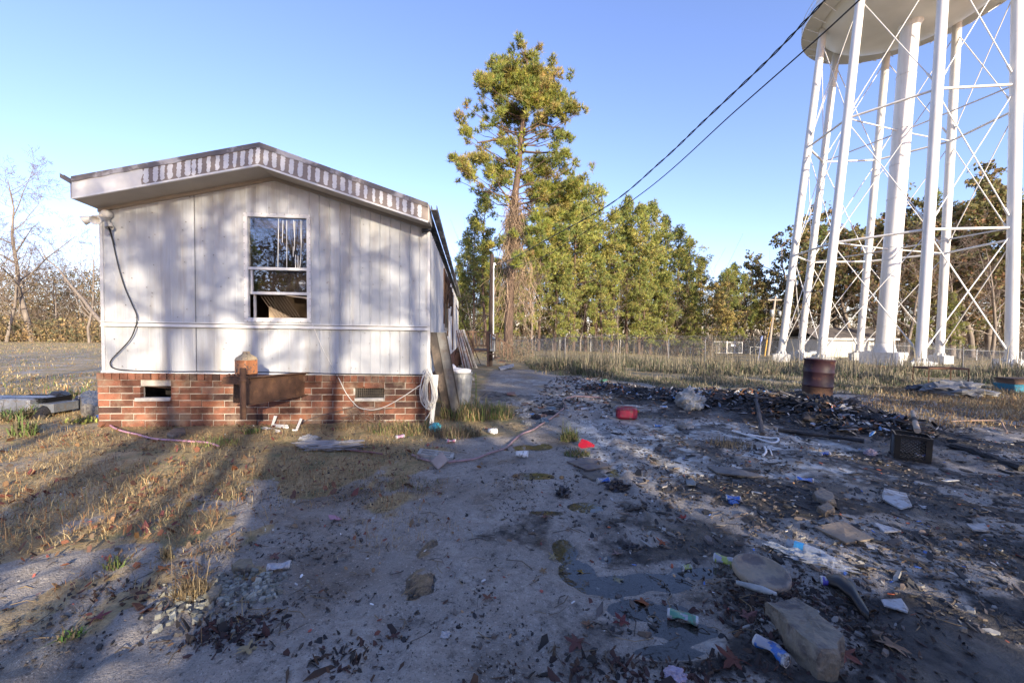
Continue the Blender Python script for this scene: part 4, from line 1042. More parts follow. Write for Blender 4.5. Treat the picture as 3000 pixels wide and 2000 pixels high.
# ================================================================ POLES AND WIRES
pp = at(1436, 19.8); top_p = P(1441, 745, 19.8)
pole = thing('service_pole', pp, 'dark wooden service pole with white conduit beside the porch', 'utility pole')
b = NB(); b.tube([pp - UP * .3, top_p], [.12, .09], 12); b.build('pole_shaft', M['pole'], pole)
b = NB(); b.tube([pp + Vector((.16, -.05, .3)), top_p + Vector((.09, -.03, -.7))], .035, 8); b.tube(smooth([top_p + Vector((.09, -.03, -.7)), top_p + Vector((.12, -.03, -.45)), top_p + Vector((.2, -.03, -.55))]), .04, 8); b.build('conduit', M['paint'], pole)
b = NB(); c_ = P(1444, 1004, 19.6); b.box((-.14, -.09, -.42), (.14, .09, .42), (.8, .8, .8), M=Matrix.Translation(c_)); b.lathe([(0, -.16), (.07, -.16), (.08, -.09), (.08, 0)], c_ + Vector((.02, 0, .2)), 12, M=Matrix.Rotation(R(-90), 4, 'X')); b.build('meter_box', M['galv'], pole)
b = NB(); b.tube([pp + Vector((-.12, -.15, -.1)), pp + Vector((-.1, -.15, 1.65))], .028, 8); b.build('ground_pipe', M['paint'], pole)
def wire(name, pix, Y0, Y1, r, label, twist=False, cat='power line'):
    L_ = [0]
    for a, c in zip(pix[:-1], pix[1:]): L_.append(L_[-1] + math.hypot(a[0] - c[0], a[1] - c[1]))
    pts = [P(p[0], p[1], 1 / (1 / Y0 + (1 / Y1 - 1 / Y0) * l_ / L_[-1])) for p, l_ in zip(pix, L_)]
    pts = smooth(pts, 24); b = NB()
    if twist:
        for ph in (0, math.pi):
            q = [p + Vector((math.cos(i * .55 + ph), 0, math.sin(i * .55 + ph))) * r * .95 for i, p in enumerate(pts)]; b.tube(q, r * .8, 5)
    else: b.tube(pts, r, 6)
    return tag(b.build(name, M['cable'], None, pts[0]), label, cat)
wire('power_line', [(1441, 775), (1486, 765), (1620, 692), (1786, 599), (1935, 475), (2066, 351), (2250, 176), (2417, 0), (2600, -190)], 19.8, 4.2, .011, 'upper of the two black power lines, twisted, climbing from the service pole over the tower', True)
wire('power_line', [(1441, 790), (1560, 765), (1658, 714), (1888, 561), (2155, 325), (2372, 134), (2525, -6), (2700, -170)], 19.8, 4.4, .010, 'lower of the two black power lines, smooth, crossing in front of the tank rim')
wire('power_line', [(1441, 765), (1560, 800), (1700, 800), (1830, 770)], 19.8, 50, .012, 'thin wire running from the service pole across the pine wood')
up = at(2250, 56); ut = P(2272, 868, 56); upole = thing('utility_pole', up, 'weathered grey utility pole with a crossarm left of the water tower', 'utility pole')
b = NB(); b.tube([up - UP * .3, ut], [.2, .14], 10); b.build('pole_shaft', M['polelight'], upole)
b = NB(); b.box((-1.1, -.08, -.08), (.9, .08, .08), M=Matrix.Translation(ut - UP * .5)); b.build('crossarm', M['polelight'], upole)
b = NB(); c_ = ut - UP * 2.4 + Vector((-.45, 0, 0)); b.lathe([(0, -.5), (.25, -.5), (.27, .4), (.2, .5), (0, .5)], c_, 12); c_ = c_ + Vector((1.1, 0, 0)); b.lathe([(0, -.4), (.2, -.4), (.2, .3), (0, .35)], c_, 12); b.build('transformer', M['galv'], upole)
yg = at(2241, 54); b = NB(); b.tube([yg, P(2247, 996, 54)], .09, 8); b.tube([P(2247, 996, 54), P(2262, 930, 54)], .02, 5); tag(b.build('guy_guard', mat('yellow_guard', (.65, .36, .03), .5, .15), None, yg), 'yellow plastic guy wire guard beside the grey utility pole', 'guy guard')
b = NB(); sgp = at(2222, 40); b.tube([sgp, P(2231, 986, 40)], .035, 6, (.15, .2, .4)); b.tube([P(2229, 1000, 40), P(2233, 984, 40)], .1, 6, (.15, .22, .5)); tag(b.build('marker_post', M['plast'], None, sgp), 'slanting dark blue marker post in the weeds in front of the low gate', 'post')

# ================================================================ TREES
def needles(b, C, Rr, per, ln, wd, cols, up_bias=.35):
    """clusters of thin needle blades. C (n,3) centres, Rr (n,) cluster radii"""
    C = np.asarray(C, float); Rr = np.asarray(Rr, float)
    cnt = np.maximum(2, (per * (Rr / Rr.mean()) ** 2).astype(int)); idx = np.repeat(np.arange(len(C)), cnt)
    d = rng.normal(size=(len(idx), 3)); d /= np.linalg.norm(d, axis=1)[:, None]
    rr = rng.random(len(idx)) ** .45
    T_ = C[idx] + d * (Rr[idx] * rr)[:, None] * np.array([1, 1, .75])
    nb = 9
    T_ = np.repeat(T_, nb, 0); D = np.repeat(d, nb, 0) * .6 + rng.normal(size=(len(T_), 3)) * .55 + np.array([0, 0, up_bias])
    D /= np.linalg.norm(D, axis=1)[:, None]
    Wd = np.cross(D, rng.normal(size=D.shape)); Wd /= np.linalg.norm(Wd, axis=1)[:, None] + 1e-9
    l_ = ln * rng.uniform(.6, 1.15, len(T_))[:, None]
    V = np.stack([T_ - Wd * wd, T_ + Wd * wd, T_ + D * l_], 1).reshape(-1, 3)
    F = np.arange(len(V)).reshape(-1, 3)
    ci = rng.integers(0, len(cols), len(C)); cc = np.asarray(cols)[ci][idx]; c2 = np.asarray(cols)[rng.integers(0, len(cols), len(idx))]; cc = cc * .45 + c2 * .55
    cc = cc * rng.uniform(.6, 1.35, (len(cc), 1)); cc = np.repeat(cc, nb, 0) * rng.uniform(.85, 1.15, (len(T_), 1)) * 1.5
    b.add(V, F, cc)
def leaves(b, C, Rr, per, sz, cols, flat=.7):
    C = np.asarray(C, float); Rr = np.asarray(Rr, float)
    cnt = np.maximum(3, (per * (Rr / Rr.mean()) ** 2).astype(int)); idx = np.repeat(np.arange(len(C)), cnt)
    d = rng.normal(size=(len(idx), 3)); d /= np.linalg.norm(d, axis=1)[:, None]
    T_ = C[idx] + d * (Rr[idx] * rng.random(len(idx)) ** .5)[:, None] * np.array([1, 1, flat])
    A_ = rng.normal(size=d.shape); A_ /= np.linalg.norm(A_, axis=1)[:, None]
    B_ = np.cross(A_, rng.normal(size=d.shape)); B_ /= np.linalg.norm(B_, axis=1)[:, None]
    s_ = sz * rng.uniform(.5, 1.2, len(idx))[:, None]
    V = np.stack([T_ - A_ * s_, T_ + B_ * s_ * .6, T_ + A_ * s_, T_ - B_ * s_ * .6], 1).reshape(-1, 3)
    ci = rng.integers(0, len(cols), len(C)); cc = np.asarray(cols)[ci][idx] * rng.uniform(.7, 1.3, (len(idx), 1))
    b.add(V, np.arange(len(V)).reshape(-1, 4), cc)
NC = [(.16, .19, .05), (.22, .23, .05), (.10, .15, .045), (.26, .25, .06), (.27, .22, .07), (.18, .21, .05)]
def limb(b, a, c, r0_, r1_, sag=.1, sides=5, n=5):
    a = Vector(a); c = Vector(c); L_ = (c - a).length; pts = []
    for k in range(n + 1):
        t = k / n; p = a.lerp(c, t) + UP * (-sag * L_ * 4 * t * (1 - t)) + Vector((rng.normal(), rng.normal(), rng.normal())) * L_ * .012 * (0 < k < n)
        pts.append(p)
    b.tube(pts, list(np.linspace(r0_, r1_, n + 1)), sides, cap=False)
    return pts
def pine(h=20, crown0=.4, wid=.17, seed=0, dens=1.0, cols=NC, droop=.0, tr=.22):
    global rng
    sv = rng; rng = np.random.default_rng(seed)
    root = bpy.data.objects.new('pine_tree', None); COL.objects.link(root); root['category'] = 'tree'
    tb = NB(); bend = rng.normal(0, .25, 2)
    ax_ = lambda z: Vector((bend[0] * math.sin(z / h * 3), bend[1] * math.sin(z / h * 2.5), z))
    zs = np.linspace(-.3, h * .97, 14); tb.tube([ax_(z) for z in zs], [tr * (1 - .88 * max(z, 0) / h) for z in zs], 8)
    C, Rr = [], []
    nb_ = int(32 * dens * (1 - crown0) / .6 + 12)
    for k in range(nb_):
        f = crown0 + (1 - crown0) * ((k + rng.random()) / nb_) ** .9
        z = f * h; u = (f - crown0) / (1 - crown0)
        Lp = wid * h * (math.sin(math.pi * min(1, u * .8 + .22)) ** .8) * rng.uniform(.35, 1.35) * (1 - .30 * u)
        az = rng.uniform(0, 2 * math.pi); el = rng.uniform(-.15, .35) + .6 * u
        e = ax_(z) + Vector((math.cos(az) * Lp, math.sin(az) * Lp, Lp * math.sin(el)))
        pts = limb(tb, ax_(z * .985), e, .06 * (1 - u) + .03, .015, .06)
        nc = max(2, int(Lp / .8))
        for j in range(nc):
            t = .35 + .65 * (j + rng.random()) / nc; q = Vector(pts[0]).lerp(e, t) + Vector(rng.normal(0, .28, 3))
            C.append(q); Rr.append(rng.uniform(.35, .8))
    for _ in range(5): C.append(ax_(h * rng.uniform(.92, 1.0)) + Vector(rng.normal(0, .25, 3))); Rr.append(.45)
    for _ in range(7):     # dead stubs under the crown
        z = h * rng.uniform(.15, crown0 + .05); az = rng.uniform(0, 6.28); L_ = rng.uniform(.5, 2.2)
        limb(tb, ax_(z), ax_(z) + Vector((math.cos(az) * L_, math.sin(az) * L_, rng.uniform(-.3, .5))), .03, .008, .05, 4, 3)
    tb.build('trunk', M['bark'], root)
    nbm = NB(); needles(nbm, C, Rr, 14, .42, .034, cols); nbm.build('crown', M['needle'], root)
    rng = sv
    return root
def bare(h=10, seed=0, spread=.45, depth=4, tr=.14, m='barkg', leafcol=None, name='bare_tree', nl=160, lean=(0, 0), twist=.25, lsz=.05, minr=.006, low=.22):
    global rng
    sv = rng; rng = np.random.default_rng(seed)
    root = bpy.data.objects.new(name, None); COL.objects.link(root); root['category'] = 'tree'
    tb = NB(); fb = NB(); tips = []
    def grow(p, d, L_, r, lev):
        n = 6 if lev == 0 else (4 if lev < 3 else 3); pts = [p]; rs = [r]; dd = d.copy()
        for k in range(n):
            dd = (dd + Vector(rng.normal(0, twist * (.35 if lev == 0 else .6), 3)) + UP * (.05 if lev else .12)).normalized()
            pts.append(pts[-1] + dd * L_ / n); rs.append(max(minr, r * (1 - (.9 if lev == 0 else .75) * (k + 1) / n)))
        tb.tube(pts, rs, 8 if lev == 0 else (5 if lev < 2 else 3), mi=0 if lev < 3 else 1, cap=False)
        if lev >= depth: tips.append(pts[-1]); tips.append(pts[len(pts) // 2]); return
        nbr = (11 if lev == 0 else rng.integers(4, 7))
        for j in range(nbr):
            t = (low + (1 - low) * (j + rng.random()) / nbr) if lev == 0 else (.25 + .75 * (j + rng.random()) / nbr)
            i = min(int(t * n), n - 1); q = pts[i].lerp(pts[i + 1], t * n - i)
            az = rng.uniform(0, 6.28); o = dd.orthogonal().normalized(); o.rotate(Matrix.Rotation(az, 3, dd))
            nd = (dd * rng.uniform(.5, .9) + o * rng.uniform(.5, 1.0) * (1 + spread)).normalized()
            ll = L_ * (rng.uniform(.32, .55) if lev == 0 else rng.uniform(.4, .65)) * (1 - .35 * t)
            grow(q, nd, ll, max(minr, rs[i] * .5), lev + 1)
        tips.append(pts[-1])
    grow(Vector((0, 0, -.2)), Vector((lean[0], lean[1], 1)).normalized(), h, tr, 0)
    tb.build('trunk', [M[m], M['twig']], root)
    if leafcol:
        lb = NB(); T_ = np.array([tuple(t) for t in tips]); T_ = T_[rng.integers(0, len(T_), nl)]
        leaves(lb, T_, np.full(len(T_), .3), 5, lsz, leafcol); lb.build('crown', M['leaf'], root)
    rng = sv
    return root
def place(root, x, y, z, s=1, rz=0, label=None, group=None, cat='tree', sz=None):
    root.location = (x, y, z); root.rotation_euler = (0, 0, rz); root.scale = (s, s, s * (sz or 1))
    if label: root['label'] = label
    if group: root['group'] = group
    root['category'] = cat
    return root
# ---- the tall vine covered pine
HY = 33.0
def HP(px, py, dy=0): 
    v = P(px, py, HY); k = (HY + dy) / HY; return Vector((v.x, HY + dy, v.z))
hb_ = at(1492, HY); hero = thing('tall_pine', hb_, 'tallest pine, standing alone above the wood, trunk wrapped in ivy and dry vines', 'tree')
zz5 = lambda x, y: (1300 + x / 2.24, 100 + y / 2.24)
tp_ = [(1488, 1040), (1492, 900), (1500, 740), (1505, 620), (1509, 570), (1520, 490), (1526, 400), (1535, 330), (1543, 250), (1545, 150)]
tpts = [HP(*p) for p in tp_]; tpts[0].z = hb_.z - .3
tb = NB(); tb.tube(smooth(tpts, 3), list(np.interp(np.linspace(0, 9, 28), [0, 1, 3, 5, 7, 9], [.42, .36, .33, .24, .14, .04])), 12)
def trunk_at(py):
    for a, c, pa, pc in zip(tp_[:-1], tp_[1:], tpts[:-1], tpts[1:]):
        if c[1] <= py <= a[1]: return pa.lerp(pc, (a[1] - py) / (a[1] - c[1]))
    return tpts[-1]
CL = [(430,90,30),(490,100,35),(560,120,45),(640,100,30),(700,185,35),(540,200,80),(620,240,80),(470,230,70),(320,240,55),(375,210,40),(280,330,50),(340,300,60),(420,320,70),(560,320,90),(660,330,80),(730,370,60),(800,380,25),(830,370,18),(300,400,60),(390,400,60),(240,400,30),(250,440,25),(350,450,40),(520,420,80),(600,440,80),(690,440,60),(480,500,80),(560,520,70),(640,530,60),(720,530,40),(430,480,60),(150,490,28),(190,520,30),(270,510,30),(150,580,28),(200,590,30),(260,610,28),(360,580,35),(800,570,50),(850,560,50),(880,570,30),(770,600,35),(830,610,35),(740,590,30),(600,600,30),(650,660,35),(560,650,30),(150,710,45),(110,730,25),(190,740,30),(240,700,30),(320,650,30),(350,700,35),(180,770,25),(260,760,30),(440,680,30),(390,750,40),(450,770,35),(620,750,25),(720,770,30),(780,790,45),(820,820,40),(870,840,22),(850,880,20),(740,820,45),(660,820,45),(590,820,40),(560,800,30),(100,870,35),(60,910,18),(140,900,45),(210,880,50),(280,880,45),(350,860,45),(400,880,45),(440,860,40),(120,950,18),(200,950,45),(300,940,40),(190,1000,25),(330,1000,35),(400,960,45),(560,930,50),(640,900,50),(720,900,50),(800,890,30),(600,1000,60),(680,970,60),(760,960,50),(830,1000,50),(900,980,40),(940,965,20),(880,1060,50),(700,1060,60),(780,1100,60),(640,1080,40),(260,1050,30),(250,1100,18),(340,1070,25),(390,1100,25),(850,1150,50),(313,1560,40),(400,1480,45),(515,1500,45),(590,1430,60),(640,1330,60),(560,1600,40),(300,1400,30),(250,1300,25),(700,1250,60),(620,1220,45),(760,1330,50),(380,1380,30),(450,1330,30)]
C, Rr = [], []
for x, y, r in CL:
    px, py = zz5(x, y); rm = r / 2.24 / FPX * HY
    tc2 = trunk_at(py); off = abs(HP(px, py).x - tc2.x); dy = rng.uniform(-1, 1) * min(3.2, .6 + .5 * off + (1.6 if off < 1 else 0)) * (.35 if py < 260 else 1)
    c_ = HP(px, py, dy)
    nsub = 8 if r >= 60 else (4 if r >= 35 else 2)
    for k in range(nsub): C.append(c_ + Vector(rng.normal(0, rm * .52, 3))); Rr.append(rm * (.58 if r >= 60 else .78))
    if rng.random() < .75:
        a_ = trunk_at(min(py + 25 + 30 * rng.random() + off * 6, 640)); limb(tb, a_, c_, .03 + .008 * off, .012, .05 if off > 2 else 0)
for x0_, y0_, x1_, y1_ in ((500, 660, 640, 590), (470, 720, 380, 580), (380, 580, 270, 590), (470, 725, 350, 690), (350, 690, 220, 720), (520, 770, 720, 830), (440, 1110, 360, 1010), (480, 1120, 640, 1080), (520, 1130, 800, 1280), (640, 590, 760, 640)):
    pa, pc = zz5(x0_, y0_), zz5(x1_, y1_); limb(tb, HP(*pa), HP(pc[0], pc[1], rng.uniform(-1.5, .5)), .1, .05, .03, 6)
tb.build('trunk', M['bark'], hero)
nbm = NB(); HC = [(.15, .17, .03), (.20, .20, .03), (.11, .15, .035), (.22, .20, .04), (.10, .14, .04), (.17, .19, .03), (.24, .16, .06)]
needles(nbm, C, Rr, 36, .38, .022, HC, .75); nbm.build('crown', M['needle'], hero)
# ivy on the upper trunk, dry vines hanging from the lower trunk
b = NB(); ic, ir = [], []
for py in np.linspace(385, 520, 26): ic.append(trunk_at(py) + Vector(rng.normal(0, .12, 3))); ir.append(.3)
leaves(b, ic, ir, 40, .10, [(.26, .32, .03), (.33, .35, .05)], 1); b.build('ivy', M['leaf'], hero)
b = NB()
for k in range(860):
    py0 = rng.choice([rng.uniform(560, 700), rng.uniform(620, 860)]); a_ = trunk_at(py0); az = rng.uniform(0, 6.28); d0 = rng.uniform(.2, .7) * (1 + (py0 > 740) * 1.3)
    a_ = a_ + Vector((math.cos(az) * d0 + (.25 if py0 > 700 else 0), math.sin(az) * d0, rng.uniform(-.3, .3)))
    L_ = rng.uniform(.5, 2.6) * (1 + (py0 > 700)); pts = [a_]
    sp = Vector((math.cos(az) * rng.uniform(-.05, .22), math.sin(az) * .1, -1))
    for j in range(7): pts.append(pts[-1] + (sp + Vector(rng.normal(0, .55, 3))) * L_ / 7)
    for q in pts: q.z = max(q.z, hb_.z - .1)
    b.tube(pts, list(np.linspace(rng.uniform(.009, .022), .006, 8)), 3, np.array((1, .97, .93)) * rng.choice([.3, .6, 1.0, 1.4, 1.7]), cap=False)
b.build('vines', M['vine'], hero)
# ---- pine wood
PV = [pine(20, .38, .17, 1), pine(20, .30, .20, 2), pine(20, .5, .15, 3), pine(20, .22, .21, 4, 1.15), pine(20, .42, .18, 5), pine(20, .12, .22, 6, 1.2)]
used = set()
def put(v, px, Y, toppy, label, group='pines of the wood behind the fence', cat='tree', py=None, base_h=20.0, pool=PV):
    k = id(pool[v]); b0 = at(px, Y)
    root = pool[v] if k not in used else copy_tree(pool[v]); used.add(k)
    hh = P(px, toppy, Y).z - b0.z
    return place(root, b0.x, Y, b0.z, hh / base_h, rng.uniform(0, 6.28), label, group, cat)
wood = [(5, 1352, 44, 800), (0, 1388, 44, 640), (2, 1428, 43, 560), (4, 1345, 50, 770), (5, 1455, 47, 760), (3, 1555, 44, 700), (4, 1578, 45, 560), (0, 1625, 47, 545), (1, 1680, 46, 525), (2, 1650, 52, 580), (3, 1715, 48, 590),
        (1, 1745, 50, 548), (4, 1790, 48, 620), (5, 1765, 44, 760), (1, 1835, 50, 585), (3, 1872, 49, 600), (0, 1905, 51, 596), (5, 1880, 46, 770), (1, 1945, 52, 640), (3, 1985, 52, 670), (5, 1955, 48, 800), (4, 2015, 54, 700), (3, 2050, 54, 755),
        (5, 2030, 50, 840), (2, 1600, 54, 640), (0, 1530, 52, 640), (3, 2120, 66, 800), (1, 2145, 66, 775), (5, 1660, 43, 790), (5, 1500, 50, 800), (2, 1560, 56, 700), (4, 1420, 54, 720), (3, 1700, 56, 600), (5, 1740, 55, 690), (3, 1820, 56, 610), (5, 1850, 54, 680), (5, 1920, 55, 690), (3, 1500, 50, 640), (5, 1620, 49, 700), (5, 2000, 56, 740), (3, 1372, 50, 700), (5, 1420, 48, 800), (0, 2130, 60, 790), (5, 2102, 60, 850), (3, 2178, 62, 805)]
desc = ['bushy pine with a broad crown', 'slim pine with a high crown', 'pine with a bent top', 'low spreading pine', 'pine with a ragged crown']
def posword(px):
    if px < 1460: return 'left of the tall vine covered pine'
    if px < 1600: return 'behind the tall vine covered pine'
    if px < 1760: return 'right of the tall vine covered pine'
    if px < 1900: return 'in the middle of the pine wood'
    if px < 2000: return 'where the wood steps down'
    return 'at the low right end of the wood'
# ordinal labels inside each stretch of the wood
cnt = {}
ordw = ['first', 'second', 'third', 'fourth', 'fifth', 'sixth', 'seventh', 'eighth', 'ninth', 'tenth', 'eleventh', 'twelfth', 'thirteenth', 'fourteenth']
for t in sorted(wood, key=lambda q: q[1]):
    v, px, Y, ty = t; w_ = posword(px); k = cnt.get(w_, 0); cnt[w_] = k + 1
    put(v, px, Y, ty, '%s pine from the left, %s' % (ordw[k], w_))
# ---- bare and leafy trees
yel = [(.42, .32, .10), (.34, .30, .09), (.30, .22, .08)]; olv = [(.15, .15, .05), (.19, .17, .06), (.24, .17, .08)]; brn = [(.25, .14, .07), (.30, .20, .11), (.16, .13, .06)]
BV = [bare(10, 21, .5, 4, .15), bare(10, 22, .7, 4, .13), bare(10, 23, .3, 4, .12), bare(10, 24, .6, 4, .16, lean=(.25, 0)),]
BY = [bare(10, 31, .7, 4, .12, leafcol=yel, nl=1500, lsz=.13, name='yellow_tree')]
OK_ = [bare(10, 41, .8, 3, .22, leafcol=olv, nl=900, lsz=.15, name='oak_tree'), bare(10, 42, .6, 3, .2, leafcol=olv + brn[:1] + [(.12, .14, .05)], nl=620, lsz=.14, name='oak_tree'), bare(10, 43, .9, 3, .2, leafcol=olv, nl=1100, lsz=.15, name='oak_tree')]
def putb(pool, v, px, Y, toppy, label, group, s2=1): return put(v, px, Y, toppy, label, group, base_h=10.5, pool=pool)
putb(BY, 0, 2088, 49, 835, 'small sunlit yellow tree with pale trunk by the chain link gate', None)
putb(BV, 0, 97, 52, 492, 'tallest bare tree at the left edge, pale trunk reaching high into the sky', 'bare trees beyond the left yard')
for i, (v, px, Y, ty, s_) in enumerate([(1, 18, 50, 640, 'bare tree cut by the left photo edge'), (2, 50, 56, 700, 'thin bare tree left of the tallest bare one'), (1, 150, 56, 760, 'bare tree right of the tallest bare one'), (2, 262, 48, 690, 'bare tree with fine twigs nearest the home wall'),
                                          (3, 190, 58, 820, 'small bare tree between the tallest bare one and the home'), (0, 230, 60, 850, 'low bare tree in the golden brush by the home'), (1, -40, 46, 600, 'bare tree reaching in from outside the left edge')]):
    putb(BV, v, px, Y, ty, s_, 'bare trees beyond the left yard')
# fallen trunk on the left
b = NB(); fa = P(345, 960, 40); fb_ = P(128, 752, 43); fa.z = fa.z - 1.6
limb(b, fa + Vector((2, -1, -.8)), fb_, .22, .05, -.02, 8, 8)
for k in range(9): t = rng.uniform(.3, 1); q = fa.lerp(fb_, t); limb(b, q, q + Vector((rng.uniform(-1, 1.2), rng.uniform(-.5, .5), rng.uniform(.6, 2))), .05, .01, 0, 4, 4)
tag(b.build('fallen_tree', M['barkg'], None, at(345, 40)), 'bare grey trunk leaning left out of the brush beside the home', 'tree trunk')
# right hand wood behind the tower
oakl = [(0, 2205, 66, 790, 'olive oak between the pine wood and the utility pole'), (2, 2175, 70, 800, 'leafy oak behind the double gate'), (2, 2240, 62, 815, 'dark oak just behind the utility pole'), (0, 2335, 60, 690, 'leftmost oak behind the tower legs, reaching out to the left'), (1, 2390, 58, 700, 'brown oak behind the third tower leg'),
        (2, 2445, 60, 650, 'olive oak over the pump house'), (1, 2500, 56, 680, 'brown oak right of the pump house roof'), (0, 2560, 58, 700, 'oak just left of the tower riser'), (1, 2620, 56, 640, 'bare brown oak right behind the riser'), (2, 2690, 58, 600, 'tall oak right of the riser'), (1, 2740, 54, 620, 'brown oak behind the right legs'),
        (2, 2790, 58, 575, 'tallest oak behind the right part of the tower'), (1, 2850, 54, 640, 'brown leafed oak near the right edge'), (0, 2900, 56, 600, 'oak left of the last tower leg'), (2, 2965, 56, 560, 'dense oak behind the last tower leg'), (1, 3010, 50, 640, 'oak cut by the right photo edge'), (0, 3080, 54, 600, 'oak just outside the right edge')]
for v, px, Y, ty, s_ in oakl: putb(OK_, v, px, Y, ty, s_, 'oaks behind the water tower')
for i, (v, px, Y, ty, s_) in enumerate([(2, 2300, 78, 860, 'small far pine seen between pole and tower'), (0, 2720, 62, 560, 'pine crown above the oaks right of the riser'), (4, 2640, 64, 640, 'dark pine top just right of the riser'), (5, 2790, 48, 860, 'low bright green pine behind the right tower legs'), (5, 2700, 48, 900, 'low green pine left of the bright one'), (1, 2940, 62, 560, 'high pine top near the right edge'), (2, 2410, 66, 660, 'pine top showing above the left oaks'), (0, 2360, 70, 740, 'slim pine behind the second tower leg'), (4, 2860, 64, 575, 'pine top between the last two tower legs')]):
    put(v, px, Y, ty, s_, 'pines behind the water tower')
for i, (v, px, Y, ty, s_) in enumerate([(1, 2570, 50, 720, 'bare pale tree left of the riser'), (0, 2660, 48, 700, 'bare pale tree right of the riser'), (2, 2810, 48, 680, 'bare pale tree in front of the brown oaks'), (3, 2905, 48, 700, 'bare pale tree beside the last leg'), (1, 1700, 47, 800, 'bare tree inside the pine wood below the wires'), (2, 1810, 46, 830, 'bare tree at the foot of the bright pines'), (0, 1560, 42, 800, 'bare tree right of the dry vines'), (3, 1405, 40, 860, 'bare tree between pole and home roof'), (1, 1960, 47, 860, 'bare tree near the yellow tree'), (2, 1620, 44, 850, 'thin bare tree behind the near fence post')]):
    putb(BV, v, px, Y, ty, s_, 'bare trees in the woods')
# undergrowth that nobody could count: brush behind the fences and far woods
def brush(name, spans, label, cols, n, leaf=.10, hmul=1.0, stems=True):
    b = NB(); C, Rr = [], []
    for (pxa, pxb, Ya, Yb, hh, w_) in spans:
        for k in range(int(n * w_)):
            t = rng.random(); px = pxa + (pxb - pxa) * t; Y = Ya + (Yb - Ya) * rng.random(); g_ = at(px, Y)
            h_ = hh * rng.random() ** 1.3 * hmul; C.append((g_.x, Y, g_.z + h_)); Rr.append(rng.uniform(.35, .9))
            if stems and k % 3 == 0:
                q = [Vector(g_)]; d_ = Vector((rng.normal(0, .25), rng.normal(0, .2), 1))
                for j in range(3): q.append(q[-1] + (d_ + Vector(rng.normal(0, .25, 3))) * hh * .4)
                b.tube(q, [.03, .022, .015, .008], 3, (.30, .22, .15), cap=False)
    leaves(b, C, Rr, 9, leaf, cols, .8)
    return tag(b.build(name, M['leaf']), label, 'undergrowth', None, 'stuff')
brush('underbrush', [(1340, 1620, 48, 58, 10, 2.4), (1600, 2100, 50, 62, 9, 3.2)], 'tangled brown and green undergrowth filling the foot of the pine wood', [(.14, .15, .06), (.22, .17, .09), (.11, .12, .05), (.28, .19, .10), (.30, .26, .12)], 520, .17)
brush('underbrush', [(2080, 2330, 62, 74, 9, 1.6), (2330, 3150, 58, 66, 11, 4)], 'dark brown and olive undergrowth behind the pump house and tower', [(.10, .09, .05), (.15, .11, .06), (.09, .10, .04), (.20, .14, .08)], 520, .17)
brush('golden_brush', [(-250, 380, 58, 74, 11, 3.6), (-250, 340, 50, 56, 3.0, 1.0)], 'sunlit golden brush along the far side of the left yard', [(.34, .25, .11), (.26, .20, .09), (.18, .16, .08), (.42, .28, .13), (.12, .12, .06)], 900, .17)
brush('thicket', [(1450, 1560, 24, 34, 1.2, .35), (1380, 1560, 36, 44, 1.6, .5)], 'grey brown thicket of dry weeds around the foot of the tall pine', [(.26, .20, .13), (.20, .17, .11), (.15, .15, .08)], 420, .06)
brush('far_woods', [(-700, 4200, 85, 130, 10, 4)], 'distant mass of woods closing the horizon', [(.07, .09, .04), (.12, .11, .06)], 500, .5, 1, False)
# ---- unseen trees behind the camera, plus evergreens and a shed added for shade
def behind(pool, v, u, Y, s, base=10.0):
    k = id(pool[v]); root = pool[v] if k not in used else copy_tree(pool[v]); used.add(k)
    place(root, u - .46 * Y, Y, 0, s, rng.uniform(0, 6.28), 'bare or evergreen tree standing behind the camera', 'trees behind the camera')
BS = [bare(10, 51, .7, 3, .12, low=.50, minr=.012), bare(10, 52, .5, 3, .10, low=.42, minr=.012), bare(10, 53, .9, 4, .12, low=.55, minr=.008)]
for v, u, Y, s in [(0, -3.7, -12, 1.15), (1, -2.15, -10, 1.2), (2, -1.33, -13, .95), (1, -.85, -11, 1.25), (0, .25, -11, 1.3), (2, 1.35, -13, 1.2), (1, -5.6, -14, 1.2), (2, -3.0, -19, 1.4), (0, -1.8, -22, 1.5), (1, -.2, -20, 1.4), (0, 1.9, -19, 1.5), (2, -8.5, -16, 1.3), (1, -13, -18, 1.3)]: behind(BS, v, u, Y, s)
for v, u, Y, s in [(0, .9, -24, 1.4), (2, -3.0, -26, 1.5)]: behind(BV, v, u, Y, s)
for v, u, Y, s in [(3, 5, -20, 1.4), (0, 8, -16, 1.4), (1, 12, -20, 1.5)]: behind(BV, v, u, Y, s)
for v, x, Y, s in [(0, -8.5, -15, .9), (1, -12, -20, 1.05), (2, -14, -22, 1.1), (3, -10.5, -21, 1.1), (0, -17, -24, 1.15), (1, -9.5, -18, 1.0), (2, -19, -28, 1.3), (3, -13, -27, 1.2), (2, -11, -30, 1.3)]: behind(BV, v, x + .46 * Y, Y, s)
for v, x, Y, s in [(3, -12, -28, .40), (0, -19, -30, .45), (5, -15, -30, .42), (3, -22, -26, .4), (1, -17, -26, .5)]: behind(PV, v, x + .46 * Y, Y, s)
for v, u, Y, s in [(0, 3.5, -12, .55), (4, 5.6, -13, .52), (0, 7.6, -12, .5), (3, 5.2, -8, .28), (5, 7.0, -10, .30), (5, 9.2, -8, .28), (3, 11.5, -11, .33), (5, 14, -9, .3), (3, 17, -12, .36), (5, 20, -10, .33), (4, 24, -14, .36), (5, 4.4, -6, .2), (5, 28, -14, .35), (3, 32, -14, .3)]: behind(PV, v, u, Y, s)  # unseen evergreens added to shade the ground on the right
